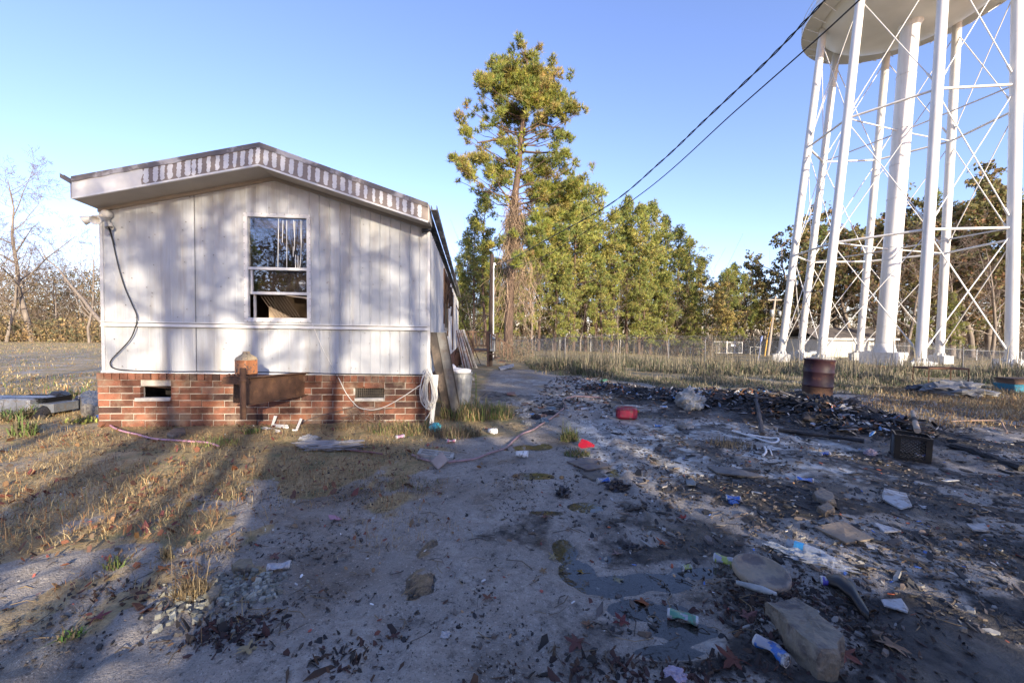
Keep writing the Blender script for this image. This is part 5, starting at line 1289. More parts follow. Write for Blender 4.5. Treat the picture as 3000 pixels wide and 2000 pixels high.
b = NB(); n = 4200; C = np.stack([rng.uniform(-70, 5, n), rng.uniform(-44, -34, n), (8.5 + 3.5 * (rng.random(n) < .5)) * rng.random(n)], 1); leaves(b, C, rng.uniform(.4, 1.1, n), 9, .22, [(.10, .09, .05), (.14, .10, .06), (.08, .09, .04)], .8)
tag(b.build('wood_edge', M['leaf']), 'edge of the wood behind the camera', 'undergrowth', None, 'stuff')
b = NB(); x_ = 1.75; b.box((x_, -5.2, -.2), (x_ + 3.0, -4.2, 2.25)); b.hexa([(x_ - .05, -4.1, 2.25), (x_ + 3.1, -4.1, 2.25), (x_ + 3.1, -5.3, 2.25), (x_ - .05, -5.3, 2.25)], [(x_ - .05, -4.1, 2.31), (x_ + 3.1, -4.1, 2.31), (x_ + 3.1, -5.3, 2.6), (x_ - .05, -5.3, 2.6)], (.6, .6, .6))  # shed-shaped block added out of view to cast the foreground shade
for k in range(20): b.box((x_ + .02 + k * .15, -4.195, -.2), (x_ + .05 + k * .15, -4.18, 2.23), (.7, .7, .7))
tag(b.build('shade_block', M['wood'], None, (x_, -4, 0)), 'unseen shed-shaped block added behind the camera to cast shade', 'shade block')

# ================================================================ THINGS ON THE GROUND
def star_leaf(px, py, size, col, label, rz=None, lobes=5, grp='fallen star shaped leaves', cat='leaf'):
    size *= .85; col = tuple(np.array(col) * .8); c = GF(px, py); b = NB(); rz = rng.uniform(0, 6.28) if rz is None else rz; V = [(0, 0, .012)]; tilt = rng.uniform(-.25, .25)
    out = []
    for k in range(lobes):
        a = (k - (lobes - 1) / 2) * (4.4 / max(lobes - 1, 1)); L_ = size * (1 - .13 * abs(k - (lobes - 1) / 2)) * rng.uniform(.9, 1.1)
        for da, f in ((-.44, .42), (-.26, .68), (-.13, .80), (0, 1.0), (.13, .80), (.26, .68), (.44, .42)): out.append((a + da, f * L_))
    for i, (a, r_) in enumerate(out): V.append((r_ * math.sin(a), r_ * math.cos(a), .012 + .30 * r_ * (r_ / size) * math.sin(2 * a + rz) + abs(tilt) * .1 * r_))
    V = [Matrix.Rotation(rz, 3, 'Z') @ Matrix.Rotation(tilt, 3, 'X') @ Vector(v) + c for v in V]; n = len(V)
    b.add(V, [(0, i, i + 1) for i in range(1, n - 1)] + [(0, n - 1, 1)], col)
    d_ = Matrix.Rotation(rz, 3, 'Z') @ Vector((0, -1, 0)); b.tube([c + UP * .012, c + d_ * size * .5 + UP * .02, c + d_ * size * .9 + UP * .012], .0016, 4, col)
    return tag(b.build('fallen_leaf', M['paper'], None, c), label, cat, grp)
for a in [(730, 1912, .085, (.55, .42, .22), 'pale yellow star shaped leaf with a stem on the mud near the bottom left', 2.6), (282, 1822, .075, (.26, .05, .06), 'dark pink star leaf left of the pale yellow leaf, in the sunlit mud', .4), (482, 1674, .07, (.50, .17, .04), 'orange curled leaf in the sunlit strip left of the dry grass tuft', 1.2),
          (1884, 1748, .07, (.42, .12, .03), 'orange star leaf lying in the dark puddle', 2.2), (1822, 1812, .065, (.22, .05, .045), 'maroon upright leaf at the left edge of the puddle', .5), (2615, 1895, .095, (.36, .22, .13), 'large tan leaf right of the big rock', 2.0), (2148, 1932, .09, (.17, .05, .03), 'dark maroon leaf left of the blue crushed can', 1.0),
          (2188, 1806, .085, (.25, .10, .09), 'dusty red star leaf against the left side of the big rock', 4.0), (1940, 1588, .055, (.45, .12, .04), 'small orange star leaf above the green can', 1.1), (2002, 1513, .055, (.45, .05, .03), 'bright red leaf with a green stem in mid drive', .2), (1700, 1659, .035, (.45, .28, .04), 'small yellow oval leaf beside the thin water streak', 1.7),
          (1431, 1753, .05, (.25, .10, .06), 'small brown star leaf in mid foreground left of the puddle', .8), (1290, 1445, .06, (.22, .09, .06), 'dull red leaf on the mud in front of the cinder block', 1.5), (1058, 1431, .035, (.50, .40, .05), 'tiny yellow star leaf left of the dull red leaf', .5), (1598, 1512, .055, (.28, .10, .07), 'brown red leaf beside the small round puddle', 3.0),
          (1620, 1625, .05, (.42, .36, .2), 'pale small leaf with a long stem left of the water streak', .9), (1590, 1668, .045, (.40, .25, .12), 'tan crumpled leaf below the pale stemmed leaf', .1), (1810, 1610, .06, (.36, .24, .22), 'pinkish pale leaf beside the black lump in the drive', 2.8), (1808, 1680, .055, (.40, .36, .22), 'pale leaf with long stem in the shallow water', 3.3),
          (1722, 1820, .05, (.34, .17, .09), 'tan folded leaf lying below the puddle', 1.8), (2470, 1915, .08, (.35, .12, .08), 'reddish leaf between the big rock and the tan leaf', 3.6), (540, 1700, .08, (.42, .13, .04), 'upright orange leaf leaning in the dry grass tuft', .3), (1152, 1855, .05, (.14, .06, .05), 'small dark leaf in the lower middle of the mud', .3),
          (430, 1545, .05, (.33, .10, .12), 'small pink leaf in the sunlit strip of mud', .9), (1690, 1880, .08, (.17, .06, .05), 'dark red leaf at the bottom of the puddle', 1.3), (800, 1625, .06, (.25, .12, .10), 'brown leaf just above the silver can', 4.4), (450, 1405, .06, (.45, .14, .05), 'orange leaf in the straw in front of the brick base', .9), (190, 1400, .10, (.38, .14, .06), 'largest orange leaf in the straw at the left', 2.0)]:
    lob = 3 if 'oval' in a[4] else 5
    star_leaf(a[0], a[1], a[2], a[3], a[4], a[5], lob)
def can(px, py, col, label, rz=0, L_=.12, r=.033, crush=.5, bend=.4,  endcol=(.6, .6, .6), name='crushed_can', up=False, grp='crushed drink cans', cat='can', pat=True):
    c = GF(px, py); b = NB(); n = 18; m_ = 12; crush = min(.88, crush * 1.35); r *= .86; L_ *= .95; V = []; cols = []
    sd_ = rng.integers(1, 99)
    for j in range(m_ + 1):
        t = j / m_; x_ = (t - .5) * L_; sq = 1 - crush * (math.exp(-((t - .5) / .28) ** 2)); rr = r * (1 - .14 * (abs(2 * t - 1) ** 8))
        for k in range(n):
            a = 2 * math.pi * k / n; w_ = 1 + .25 * crush * (float(vnoise(t * 5 + sd_, a * 1.3, int(sd_))) - .5)
            y_ = rr * math.cos(a) * w_ * (1 + .25 * (1 - sq)); z_ = rr * math.sin(a) * w_ * sq
            V.append((x_, y_ + bend * L_ * .25 * (math.exp(-((t - .5) / .25) ** 2)), z_))
    F = [(j * n + k, j * n + (k + 1) % n, (j + 1) * n + (k + 1) % n, (j + 1) * n + k) for j in range(m_) for k in range(n)]
    for j in range(m_):
        for k in range(n):
            q = np.array(col); 
            if pat and (vnoise(j * .45 + sd_, k * .5, 7 + int(sd_)) > .62): q = np.array((.42, .43, .48))
            if j in (0, m_ - 1): q = np.array(endcol)
            cols.append(q)
    Mx = Matrix.Translation(c + UP * (r * .8)) @ Matrix.Rotation(rz, 4, 'Z')
    if up: Mx = Matrix.Translation(c + UP * (L_ * .5)) @ Matrix.Rotation(rz, 4, 'Z') @ Matrix.Rotation(R(90), 4, 'Y')
    V = [Mx @ Vector(v) for v in V]; b.add(V, F, np.array(cols) * .75, 0, True)
    for j0, s_ in ((0, -1), (m_, 1)):
        rim = [V[j0 * n + k] for k in range(n)]; cen = sum(rim, Vector()) / n; inn = [cen + (v - cen) * .78 for v in rim]; dd = (Mx.to_3x3() @ Vector((s_, 0, 0))) * .004
        b.add([tuple(v) for v in rim + inn], [(k, (k + 1) % n, n + (k + 1) % n, n + k) for k in range(n)], endcol, 0, True); b.add([tuple(v - dd) for v in inn], [tuple(range(n))], np.array(endcol) * .8)
        if s_ > 0: b.tube([cen + dd * .3, cen + dd * .3 + (inn[0] - cen) * .5], .003, 4, endcol)
    return tag(b.build(name, M['plast'], None, c), label, cat, grp)
can(2258, 1918, (.03, .17, .55), 'bright blue crushed can left of the big rock near the bottom edge', R(-62), .14, .036, .55, .9)
can(2120, 1642, (.40, .48, .10), 'yellow green can with silver lid showing, standing at the puddle edge', R(-35), .115, .036, .35, .2)
can(2000, 1800, (.10, .32, .22), 'flattened green and white can lying in the puddle', R(-25), .15, .03, .75, .5)
can(2012, 1650, (.38, .42, .12), 'small torn yellow green scrap of a can in the puddle', R(10), .06, .02, .7, .3)
can(818, 1664, (.55, .56, .58), 'flattened silver can with round lid on the mud at the left', R(18), .13, .033, .7, .2)
can(2416, 1332, (.02, .10, .5), 'small bright blue crushed can on the pale concrete near the burnt pile', R(5), .13, .035, .6, 1.2)
can(1944, 1203, (.25, .45, .75), 'pale blue can lying before the white sack on the pile', R(-10), .13, .035, .1, .1)
can(1768, 1410, (.04, .16, .6), 'blue and white crushed can beside the black lump', R(15), .13, .035, .5, .6)
can(2148, 1462, (.05, .18, .62), 'crumpled blue can in the middle of the right drive', R(-20), .12, .034, .7, 1.0)
can(2357, 1410, (.05, .2, .75), 'flat blue scrap of a can on the pale boards', R(-30), .15, .03, .8, .2)
can(1928, 1252, (.06, .2, .55), 'blue and white can in the litter strip before the pile', R(-15), .13, .033, .4, .5)
can(2440, 1722, (.10, .08, .5), 'dark blue crushed can behind the black sole by the rock', R(-30), .12, .033, .5, .5)
can(2700, 1345, (.03, .12, .6), 'dark blue can inside the black crate', R(-30), .12, .033, .3, .3)
can(1555, 1218, (.15, .4, .75), 'light blue can in the litter beside the hose', R(0), .13, .033, .3, .3)
can(1172, 1282, (.55, .3, .42), 'pale pink can in the grass by the corner of the home', R(40), .12, .033, .3, .2)
can(1322, 1296, (.45, .08, .25), 'magenta can in the weeds right of the cinder block', R(10), .12, .033, .6, .4)
can(1710, 1100 + 100, (.6, .62, .65), 'white can near the bend of the hose', R(10), .12, .033, .3, .3)
# cups, bottles
def lathe_obj(name, px, py, prof_, label, cat, col, M_=None, mt='plast', lift=0, grp=None):
    c = GF(px, py); b = NB(); b.lathe(prof_, c + UP * lift, 20, col, M=M_); return tag(b.build(name, M[mt], None, c), label, cat, grp)
side = lambda rz: Matrix.Rotation(rz, 4, 'Z') @ Matrix.Rotation(R(90), 4, 'Y')
lathe_obj('foam_cup', 1512, 1338, [(0, 0), (.03, 0), (.043, .13), (.045, .135), (.04, .13), (.027, .01), (0, .01)], 'white foam cup on its side where the hose curves', 'cup', (.75, .75, .75), side(R(-12)), lift=.035)
lathe_obj('foam_cup', 1432, 1268, [(0, 0), (.035, 0), (.045, .12), (.042, .12), (.03, .01), (0, .01)], 'white cup on its side on the dark slab right of the weeds', 'cup', (.75, .76, .78), side(R(-25)), lift=.035)
bc_ = GF(1277, 1266); b = NB(); blob(b, bc_ + UP * .07, .10, .075, .075, (.08, .48, .52), 4, amp=.12); tag(b.build('turquoise_ball', M['plast'], None, bc_), 'turquoise plastic ball half hidden in the grass below the white stake', 'ball')
b = NB(); c = GF(2372, 1625); Mx = Matrix.Translation(c + UP * .035) @ Matrix.Rotation(R(-48), 4, 'Z') @ Matrix.Rotation(R(90), 4, 'Y')
b.lathe([(0, -.12), (.033, -.12), (.034, -.02)], (0, 0, 0), 16, (.34, .37, .40), M=Mx); b.lathe([(.0345, -.08), (.0345, -.03)], (0, 0, 0), 16, (.06, .35, .65), M=Mx); b.lathe([(.034, -.02), (.03, .06), (.013, .10), (.013, .125), (0, .125)], (0, 0, 0), 16, (.38, .41, .44), M=Mx)
tag(b.build('water_bottle', M['plast'], None, c), 'clear plastic bottle with a blue label lying above the round disc', 'bottle')
# big rock
def slab_rock(name, outline, h, label, m, cat, bump=.02, zc=None, col=(1, 1, 1), dz=0):
    pts = [GF(*o) if len(o) == 2 else GF(o[0], o[1]) for o in outline]; c = sum(pts, Vector()) / len(pts); c.z = min(p.z for p in pts)
    fine = []
    for a, d in zip(pts, pts[1:] + pts[:1]):
        for k in range(8):
            q = a.lerp(d, k / 8); e1 = float(fbm(q.x * 16, q.y * 16, 3, 3)) - .5; e2 = float(fbm(q.x * 16, q.y * 16, 4, 3)) - .5; fine.append(q + Vector((e1 * bump * 1.5, e2 * bump * 1.5, 0)))
    n = len(fine); V = []; lv = [(1.0, -.04), (1.02, h * .25), (1.02, h * .55), (.985, h * .85), (.94, h * .98), (.85, h), (.7, h), (.5, h), (.3, h), (.12, h)]
    for s_, z_ in lv:
        for q in fine:
            x_, y_ = c.x + (q.x - c.x) * s_, c.y + (q.y - c.y) * s_
            e = (float(fbm(x_ * 14 + z_ * 30, y_ * 14 + z_ * 17, 5, 3)) - .5)
            V.append((x_ + e * bump * .8, y_ - e * bump * .8, c.z + z_ + (float(fbm(x_ * 9, y_ * 9, 8, 4)) - .5) * h * .28 + dz * (q.y - c.y)))
    V.append((c.x, c.y, c.z + h * 1.02)); b = NB()
    b.add(V, [(j * n + k, j * n + (k + 1) % n, (j + 1) * n + (k + 1) % n, (j + 1) * n + k) for j in range(len(lv) - 1) for k in range(n)], col, 0, False)
    b.add(V, [((len(lv) - 1) * n + k, (len(lv) - 1) * n + (k + 1) % n, len(V) - 1) for k in range(n)], col)
    return tag(b.build(name, M[m], None, c), label, cat)
slab_rock('big_rock', [(2245, 1800), (2325, 1795), (2395, 1845), (2430, 1895), (2468, 1940), (2450, 1985), (2400, 1990), (2310, 1900)], .12, 'large flat wedge shaped grey brown rock at the bottom right', 'stone', 'rock', .025, dz=-.12)
slab_rock('stone_chunk', [(2385, 1460), (2400, 1445), (2440, 1462), (2448, 1482), (2420, 1490), (2390, 1478)], .07, 'dark grey angular stone chunk on the right side of the drive', 'stone', 'stone', .02, col=(.7, .7, .75))
slab_rock('stone_chunk', [(2392, 1505), (2425, 1492), (2445, 1508), (2420, 1524)], .05, 'smaller brown stone just below the dark angular chunk', 'stone', 'stone', .02, col=(.8, .7, .65))
slab_rock('pebble', [(680, 1665), (702, 1650), (738, 1652), (745, 1668), (715, 1678), (685, 1676)], .045, 'smooth oval olive grey pebble left of the flattened silver can', 'stone', 'stone', .008, col=(1.0, 1.0, .85))
slab_rock('pebble', [(605, 1765), (620, 1740), (650, 1735), (640, 1762), (615, 1780)], .05, 'rounded grey stone at the left end of the gravel heap', 'stone', 'stone', .008, col=(1.1, 1.1, 1.0))
slab_rock('garden_stone', [(488, 1279), (510, 1264), (540, 1262), (545, 1278), (505, 1288)], .06, 'grey brown stone in the straw in front of the brick base', 'stone', 'stone', .015, col=(1, .95, .95))
slab_rock('paving_piece', [(1675, 1370), (1745, 1372), (1790, 1400), (1735, 1402)], .02, 'thin dark paving piece on the pale part of the drive', 'stone', 'paving piece', .01, col=(.6, .6, .65))
slab_rock('boulder', [(240, 1222), (232, 1190), (262, 1172), (300, 1180), (300, 1212), (285, 1226)], .22, 'rounded grey boulder against the left corner of the brick base', 'stone', 'boulder', .03, col=(.9, .95, 1.05))
# round disc
c = GF(2228, 1690); b = NB(); tl_ = Matrix.Translation(c + UP * .02) @ Matrix.Rotation(R(7), 4, 'X'); b.lathe([(0, 0), (.135, 0), (.147, .015), (.145, .045), (.128, .05), (.118, .026), (0, .02)], (0, 0, 0), 40, (1, .93, .8), M=tl_)
tag(b.build('round_disc', mat('disc_clay', (.33, .29, .24), .7, .35, 8, bump=.4, stain=(.14, .12, .11), stain_scale=8, stain_amt=(.45, .6)), None, c), 'shallow round clay dish with a raised rim above the big rock', 'dish')
c = GF(2215, 1722); b = NB(); b.tube([c + Vector((-.10, .02, .02)), c + Vector((.0, -.05, .025)), c + Vector((.06, -.08, .02))], [.012, .02, .01], 6, (.34, .35, .34)); tag(b.build('pale_tube', M['any'], None, c), 'crumpled pale tube squeezed under the left rim of the clay dish', 'tube')
# black sole
b = NB(); c = GF(2490, 1765); pts = [GF(2420, 1712) + UP * .03, GF(2455, 1725) + UP * .06, GF(2495, 1750) + UP * .07, GF(2528, 1790) + UP * .04, GF(2545, 1812) + UP * .02]
V = []; 
for i, p_ in enumerate(pts):
    w_ = [.03, .07, .075, .06, .03][i]; V += [p_ + Vector((-.7, -.7, 0)) * w_ + UP * -.01, p_ + Vector((-.35, -.35, 0)) * w_ + UP * .012, p_ + Vector((.35, .35, 0)) * w_ + UP * .012, p_ + Vector((.7, .7, 0)) * w_ + UP * -.01, p_ + Vector((.6, .6, 0)) * w_ - UP * .03, p_ + Vector((-.6, -.6, 0)) * w_ - UP * .03]
b.add(V, [(i * 6 + k, i * 6 + (k + 1) % 6, (i + 1) * 6 + (k + 1) % 6, (i + 1) * 6 + k) for i in range(4) for k in range(6)], smooth=True)
tag(b.build('black_pad', M['black'], None, c), 'curved black rubber pad lying right of the big rock in the roots', 'rubber pad')
# flat white boards, tiles, scraps
def flat(name, outline, th, col, label, cat, m='dirtytile', tilt=.01, grp=None):
    pts = [GF(*o) for o in outline]; z0_ = max(p.z for p in pts); c = sum(pts, Vector()) / len(pts)
    q0 = [Vector((p.x, p.y, z0_ + tilt * (i % 2))) for i, p in enumerate(pts)]; b = NB(); b.hexa(q0, [v + UP * th for v in q0], col); return tag(b.build(name, M[m], None, c), label, cat, grp)
flat('broken_tile', [(2583, 1455), (2590, 1436), (2655, 1448), (2672, 1488), (2640, 1492), (2588, 1470)], .012, (.60, .61, .62), 'white broken tile piece with a rounded corner in the right of the drive', 'tile', tilt=.012)
flat('broken_tile', [(2580, 1765), (2640, 1768), (2662, 1795), (2658, 1808), (2590, 1782)], .008, (.55, .57, .6), 'white cracked panel right of the black rubber pad', 'tile')
flat('broken_tile', [(2830, 1540), (2885, 1543), (2900, 1562), (2850, 1562)], .012, (.5, .5, .5), 'grey white rectangular tile near the right edge of the photo', 'tile')
flat('broken_tile', [(2548, 1542), (2560, 1548), (2630, 1560), (2640, 1574), (2590, 1568)], .01, (.62, .63, .65), 'long pointed white shard in front of the rounded tile', 'tile', tilt=.02)
flat('glass_sheet', [(2010, 1408), (2025, 1402), (2040, 1415), (2038, 1424), (2012, 1420)], .01, (.24, .28, .3), 'small square grey green tile lying on the drive centre right', 'tile')
flat('pink_scrap', [(962, 1508), (985, 1513), (1000, 1520), (992, 1526), (966, 1520)], .004, (.62, .33, .42), 'pink paper scrap shaped like a petal on the mud', 'paper scrap', 'paper')
flat('green_scrap', [(1756, 1118), (1775, 1113), (1782, 1117), (1765, 1121)], .01, (.15, .7, .25), 'bright green plastic strip at the edge of the weeds', 'plastic strip')
flat('red_shingle', [(1484, 1152), (1508, 1152), (1512, 1160), (1486, 1160)], .01, (.30, .10, .09), 'flat dull red tile piece on the dark slab', 'tile')
flat('wood_panel', [(2385, 1555), (2470, 1545), (2560, 1590), (2480, 1612)], .012, (.27, .21, .15), 'brown splintered wood panel in the sunny strip at the right', 'board', tilt=.02)
flat('wood_panel', [(2070, 1365), (2150, 1372), (2235, 1395), (2205, 1400), (2100, 1385)], .012, (.13, .12, .12), 'thin dark warped sheet lying along the drive joint', 'sheet', tilt=.012)
flat('wood_panel', [(1660, 1352), (1740, 1345), (1790, 1366), (1720, 1380)], .012, (.17, .14, .14), 'dark flat square of roofing on the pale concrete', 'sheet')
flat('white_board', [(1460, 1083), (1505, 1077), (1506, 1081), (1466, 1088)], .05, (.6, .62, .65), 'white plank lying at the far edge of the slab', 'board')
flat('white_board', [(2015, 1180 - 6), (2030, 1165), (2052, 1172), (2040, 1185)], .03, (.5, .52, .52), 'pale board end tucked behind the white sack', 'board')
c = GF(1716, 1312); b = NB(); q = [c + Vector(v) for v in ((-.09, .03, .02), (-.04, .07, .07), (.02, .03, .06), (.10, -.02, .02), (.02, -.02, .01), (-.06, -.01, .0))]; b.hexa(q, [v + Vector((.01, .02, .022)) for v in q], (.62, .015, .03)); tag(b.build('red_plastic', M['plast'], None, c), 'bright red torn plastic cup piece on the grass tuft by the pale concrete', 'plastic piece')
# red fuel can on its side
c = GF(1836, 1226); b = NB(); Mx = Matrix.Translation(c + UP * .0) @ Matrix.Rotation(R(-18), 4, 'Z')
def rbox(b, sx, sy, sz, ch, col, M_, mi=0):
    V = []
    for z_, s_ in ((0, 1 - ch * 1.2), (ch * sz, 1), (sz * (1 - ch), 1), (sz, 1 - ch * 1.2)):
        for x_, y_ in ((-1 + ch, -1), (1 - ch, -1), (1, -1 + ch * 1.5), (1, 1 - ch * 1.5), (1 - ch, 1), (-1 + ch, 1), (-1, 1 - ch * 1.5), (-1, -1 + ch * 1.5)): V.append(M_ @ Vector((x_ * sx * s_, y_ * sy * s_, z_)))
    b.add(V, [(j * 8 + k, j * 8 + (k + 1) % 8, (j + 1) * 8 + (k + 1) % 8, (j + 1) * 8 + k) for j in range(3) for k in range(8)], col, mi); b.add(V[:8], [tuple(range(8))[::-1]], col, mi); b.add(V[-8:], [tuple(range(8))], col, mi)
rbox(b, .17, .12, .19, .16, (.19, .012, .035), Mx)
b.box((-.174, -.06, .03), (-.17, .06, .16), (.25, .015, .04), M=Mx); b.box((-.10, -.124, .04), (.10, -.12, .15), (.33, .03, .06), M=Mx); b.lathe([(0, 0), (.025, 0), (.025, .03), (0, .03)], (0, 0, 0), 12, (.35, .28, .05), M=Mx @ Matrix.Translation((.17, .05, .12)) @ Matrix.Rotation(R(90), 4, 'Y'))
b.box((-.09, -.015, .19), (.09, .015, .20), (.26, .02, .04), M=Mx)
tag(b.build('fuel_can', M['plast'], None, c), 'dark red plastic fuel can lying on the drive before the litter pile', 'fuel can')
# cinder block in weeds
c = GF(1276, 1336); b = NB(); Mx = Matrix.Translation(c) @ Matrix.Rotation(R(3), 4, 'Z') @ Matrix.Rotation(R(8), 4, 'Y')
for (x0_, x1_, y0_, y1_) in ((-.2, .2, -.10, -.07), (-.2, .2, .07, .10), (-.2, -.165, -.07, .07), (.165, .2, -.07, .07), (-.017, .017, -.07, .07), (-.165, .165, -.012, .012)): b.box((x0_, y0_, -.05), (x1_, y1_, .055), M=Mx)
tag(b.build('cinder_block', M['concrete'], None, c), 'grey cinder block with open cells lying among weeds at the corner of the home', 'cinder block')
c = GF(1287, 1364); b = NB(); Mx = Matrix.Translation(c + UP * .05) @ Matrix.Rotation(R(20), 4, 'Z') @ Matrix.Rotation(R(55), 4, 'X') @ Matrix.Rotation(R(35), 4, 'Z'); rbox(b, .075, .06, .05, .1, (.50, .42, .38), Mx); tag(b.build('carton', M['paper'], None, c), 'small crushed pale carton leaning on the hose before the cinder block', 'carton')
# hoses
def hose(pix, r, col, label, lift=.012):
    pts = smooth([GF(*p) + UP * (r + lift) for p in pix], 8); b = NB(); b.tube(pts, r, 7, col); return tag(b.build('garden_hose', M['plast'], None, GF(*pix[0])), label, 'hose')
hose([(1208, 1338), (1245, 1350), (1290, 1357), (1340, 1353), (1392, 1344), (1440, 1330), (1480, 1310), (1505, 1290), (1530, 1278), (1560, 1266), (1585, 1250), (1620, 1225), (1650, 1200), (1658, 1190), (1650, 1176), (1660, 1167), (1690, 1164), (1725, 1166), (1760, 1168)], .013, (.30, .19, .20), 'long dusty pink hose curving from the cinder block across the drive')
hose([(303, 1226), (312, 1240), (330, 1254), (360, 1268), (400, 1277), (440, 1288), (470, 1294), (510, 1298), (560, 1301), (610, 1303), (640, 1312)], .013, (.50, .26, .34), 'lilac pink hose in the straw along the front of the brick base')
hose([(990, 1313), (1030, 1320), (1080, 1324), (1120, 1330)], .011, (.2, .08, .08), 'short dark red hose piece beside the plastic sheet')
c = GF(295, 1228); b = NB(); b.box((-.05, -.04, 0), (.05, .04, .06), (.02, .10, .45), M=Matrix.Translation(c)); b.tube([c + Vector((.05, 0, .03)), c + Vector((.09, 0, .06))], .015, 8, (.6, .6, .65)); tag(b.build('hose_nozzle', M['plast'], None, c), 'small blue hose nozzle at the left corner of the brick base', 'nozzle')
# white vinyl trim pieces
def strip(p0, p1, w_, h_, col, label, name='vinyl_strip', grp=None, z0_=.0, z1_=.0, m='paint'):
    a, c = GF(*p0) + UP * z0_, GF(*p1) + UP * z1_; d = (c - a).normalized(); s_ = d.cross(UP).normalized() * w_ / 2; b = NB(); 
    b.hexa([a - s_, a + s_, c + s_, c - s_], [v + UP * h_ for v in (a - s_, a + s_, c + s_, c - s_)], col); b.hexa([v + UP * h_ for v in (a - s_, a - s_ * .6, c - s_ * .6, c - s_)], [v + UP * (h_ + .012) for v in (a - s_, a - s_ * .6, c - s_ * .6, c - s_)], col)
    return tag(b.build(name, M[m], None, a), label, 'trim strip', grp)
a_, c_ = GF(797, 1248), GF(843, 1256); b = NB(); e_ = a_ + Vector((.04, .02, .17)); b.tube([e_, a_ + UP * .02, c_ + UP * .02], .019, 4, smooth=False); b.tube([e_ + Vector((.02, 0, 0)), a_ + Vector((.025, 0, .045)), c_ + UP * .05], .008, 4, smooth=False); tag(b.build('vinyl_strip', M['paint'], None, a_), 'bent L shaped white vinyl strip standing in the grass below the hitch', 'trim strip')
strip((768, 1252), (816, 1266), .045, .012, (1, 1, 1), 'flat white vinyl strip lying left of the bent L shaped one')
a_ = GF(868, 1264); b = NB(); b.tube([a_, a_ + Vector((.06, .02, .17))], .016, 4, smooth=False); b.tube([a_, a_ + Vector((-.05, -.01, .01))], .014, 4, smooth=False); tag(b.build('vinyl_strip', M['paint'], None, a_), 'short upright white vinyl strip right of the bent L shaped one', 'trim strip')
def crumple(name, px, py, sx, sy, sz, col, label, cat, seed=0, m='paper', amp=.5, fr=3.5, rz=0, grp=None, nu=34, nv=18):
    c = GF(px, py); b = NB(); blob(b, c + UP * sz * .35, sx, sy, sz, col, seed, nu, nv, amp, fr, False, rz=rz); return tag(b.build(name, M[m], None, c), label, cat, grp)
crumple('plastic_sheet', 975, 1312, .38, .14, .05, (.42, .40, .40), 'crumpled grey white plastic sheet lying in front of the brick base', 'plastic sheet', 2, amp=.7, fr=4, rz=.05)
crumple('plastic_sheet', 905, 1296, .12, .07, .06, (.48, .47, .47), 'small end of white plastic film left of the crumpled sheet', 'plastic sheet', 5, amp=.6)
crumple('white_sack', 2020, 1200, .24, .20, .22, (.52, .52, .49), 'dirty white sack slumped on the left part of the burnt pile', 'sack', 7, amp=.55, fr=3)
crumple('plastic_bag', 2330, 1628, .16, .045, .03, (.42, .43, .42), 'long flattened clear plastic bag beside the bottle with blue label', 'bag', 9, rz=-.8, amp=.6, m='plast')
crumple('plastic_bag', 2400, 1652, .16, .06, .035, (.38, .39, .40), 'crumpled pale bag between bottle and black rubber pad', 'bag', 10, rz=-.5, amp=.6, m='plast')
crumple('black_lump', 1650, 1447, .07, .06, .05, (.02, .022, .03), 'shiny black plastic lump in mid drive left of the blue and white can', 'plastic lump', 12, amp=.8, m='plast')
crumple('black_lump', 1806, 1428, .10, .07, .06, (.022, .022, .03), 'black crumpled plastic right beside the blue and white can', 'plastic lump', 13, amp=.8, m='plast')
crumple('black_lump', 1853, 1597, .055, .028, .03, (.02, .02, .026), 'long black lump near the pale pink leaf', 'plastic lump', 14, amp=.5, m='plast', rz=-.3)
crumple('paper_wad', 1305, 1822 + 35, .022, .018, .018, (.62, .64, .68), 'small white paper wad near the bottom centre', 'paper wad', 15)
crumple('paper_wad', 1978, 1975, .04, .035, .03, (.55, .48, .62), 'pale lilac paper wad at the bottom edge of the photo', 'paper wad', 16)
crumple('foam_block', 1645, 1399, .022, .018, .022, (.42, .26, .12), 'small tan foam cube on the wet drive', 'foam piece', 17, amp=.15)
crumple('grey_cloth', 2800, 1158, .55, .5, .22, (.30, .30, .30), 'grey tarp heap in the dry grass at the right', 'tarp', 18, amp=.6)
crumple('dark_bag', 2700, 1160 - 12, .4, .25, .12, (.10, .10, .11), 'small dark bundle left of the grey tarp heap', 'bundle', 19, amp=.6)
crumple('white_rag', 1840, 1196, .26, .10, .04, (.50, .52, .50), 'white rag spread on the litter behind the red fuel can', 'rag', 20, amp=.7)
crumple('white_rag', 2010, 1258, .11, .07, .07, (.5, .5, .48), 'small white carton crumpled at the near edge of the pile', 'rag', 22, amp=.5)
crumple('white_rag', 2550, 1332, .06, .05, .05, (.5, .42, .5), 'pale lilac rag left of the black crate', 'rag', 24, amp=.5)
crumple('blue_rag', 2148, 1470, .04, .03, .02, (.05, .15, .5), 'small dark blue scrap by the crumpled blue can', 'rag', 25, amp=.5)
for i, (px, py) in enumerate([(1540, 1226), (1570, 1228), (1595, 1240), (1545, 1246), (1520, 1205), (1610, 1212), (1615, 1196), (1640, 1208), (1500, 1180)]):
    crumple('litter_wad', px, py, rng.uniform(.05, .12), rng.uniform(.04, .08), rng.uniform(.025, .06), [(.40, .41, .43), (.04, .04, .05), (.20, .28, .36), (.3, .3, .3)][i % 4], None, 'litter', 40 + i, amp=.6, grp='litter wads beside the hose')
for o in [o for o in COL.objects if o.name.startswith('litter_wad')]:
    c_ = o['col'] = None if False else 0
    del o['col']; o['label'] = 'crumpled scrap of litter beside the hose behind the grass tuft'
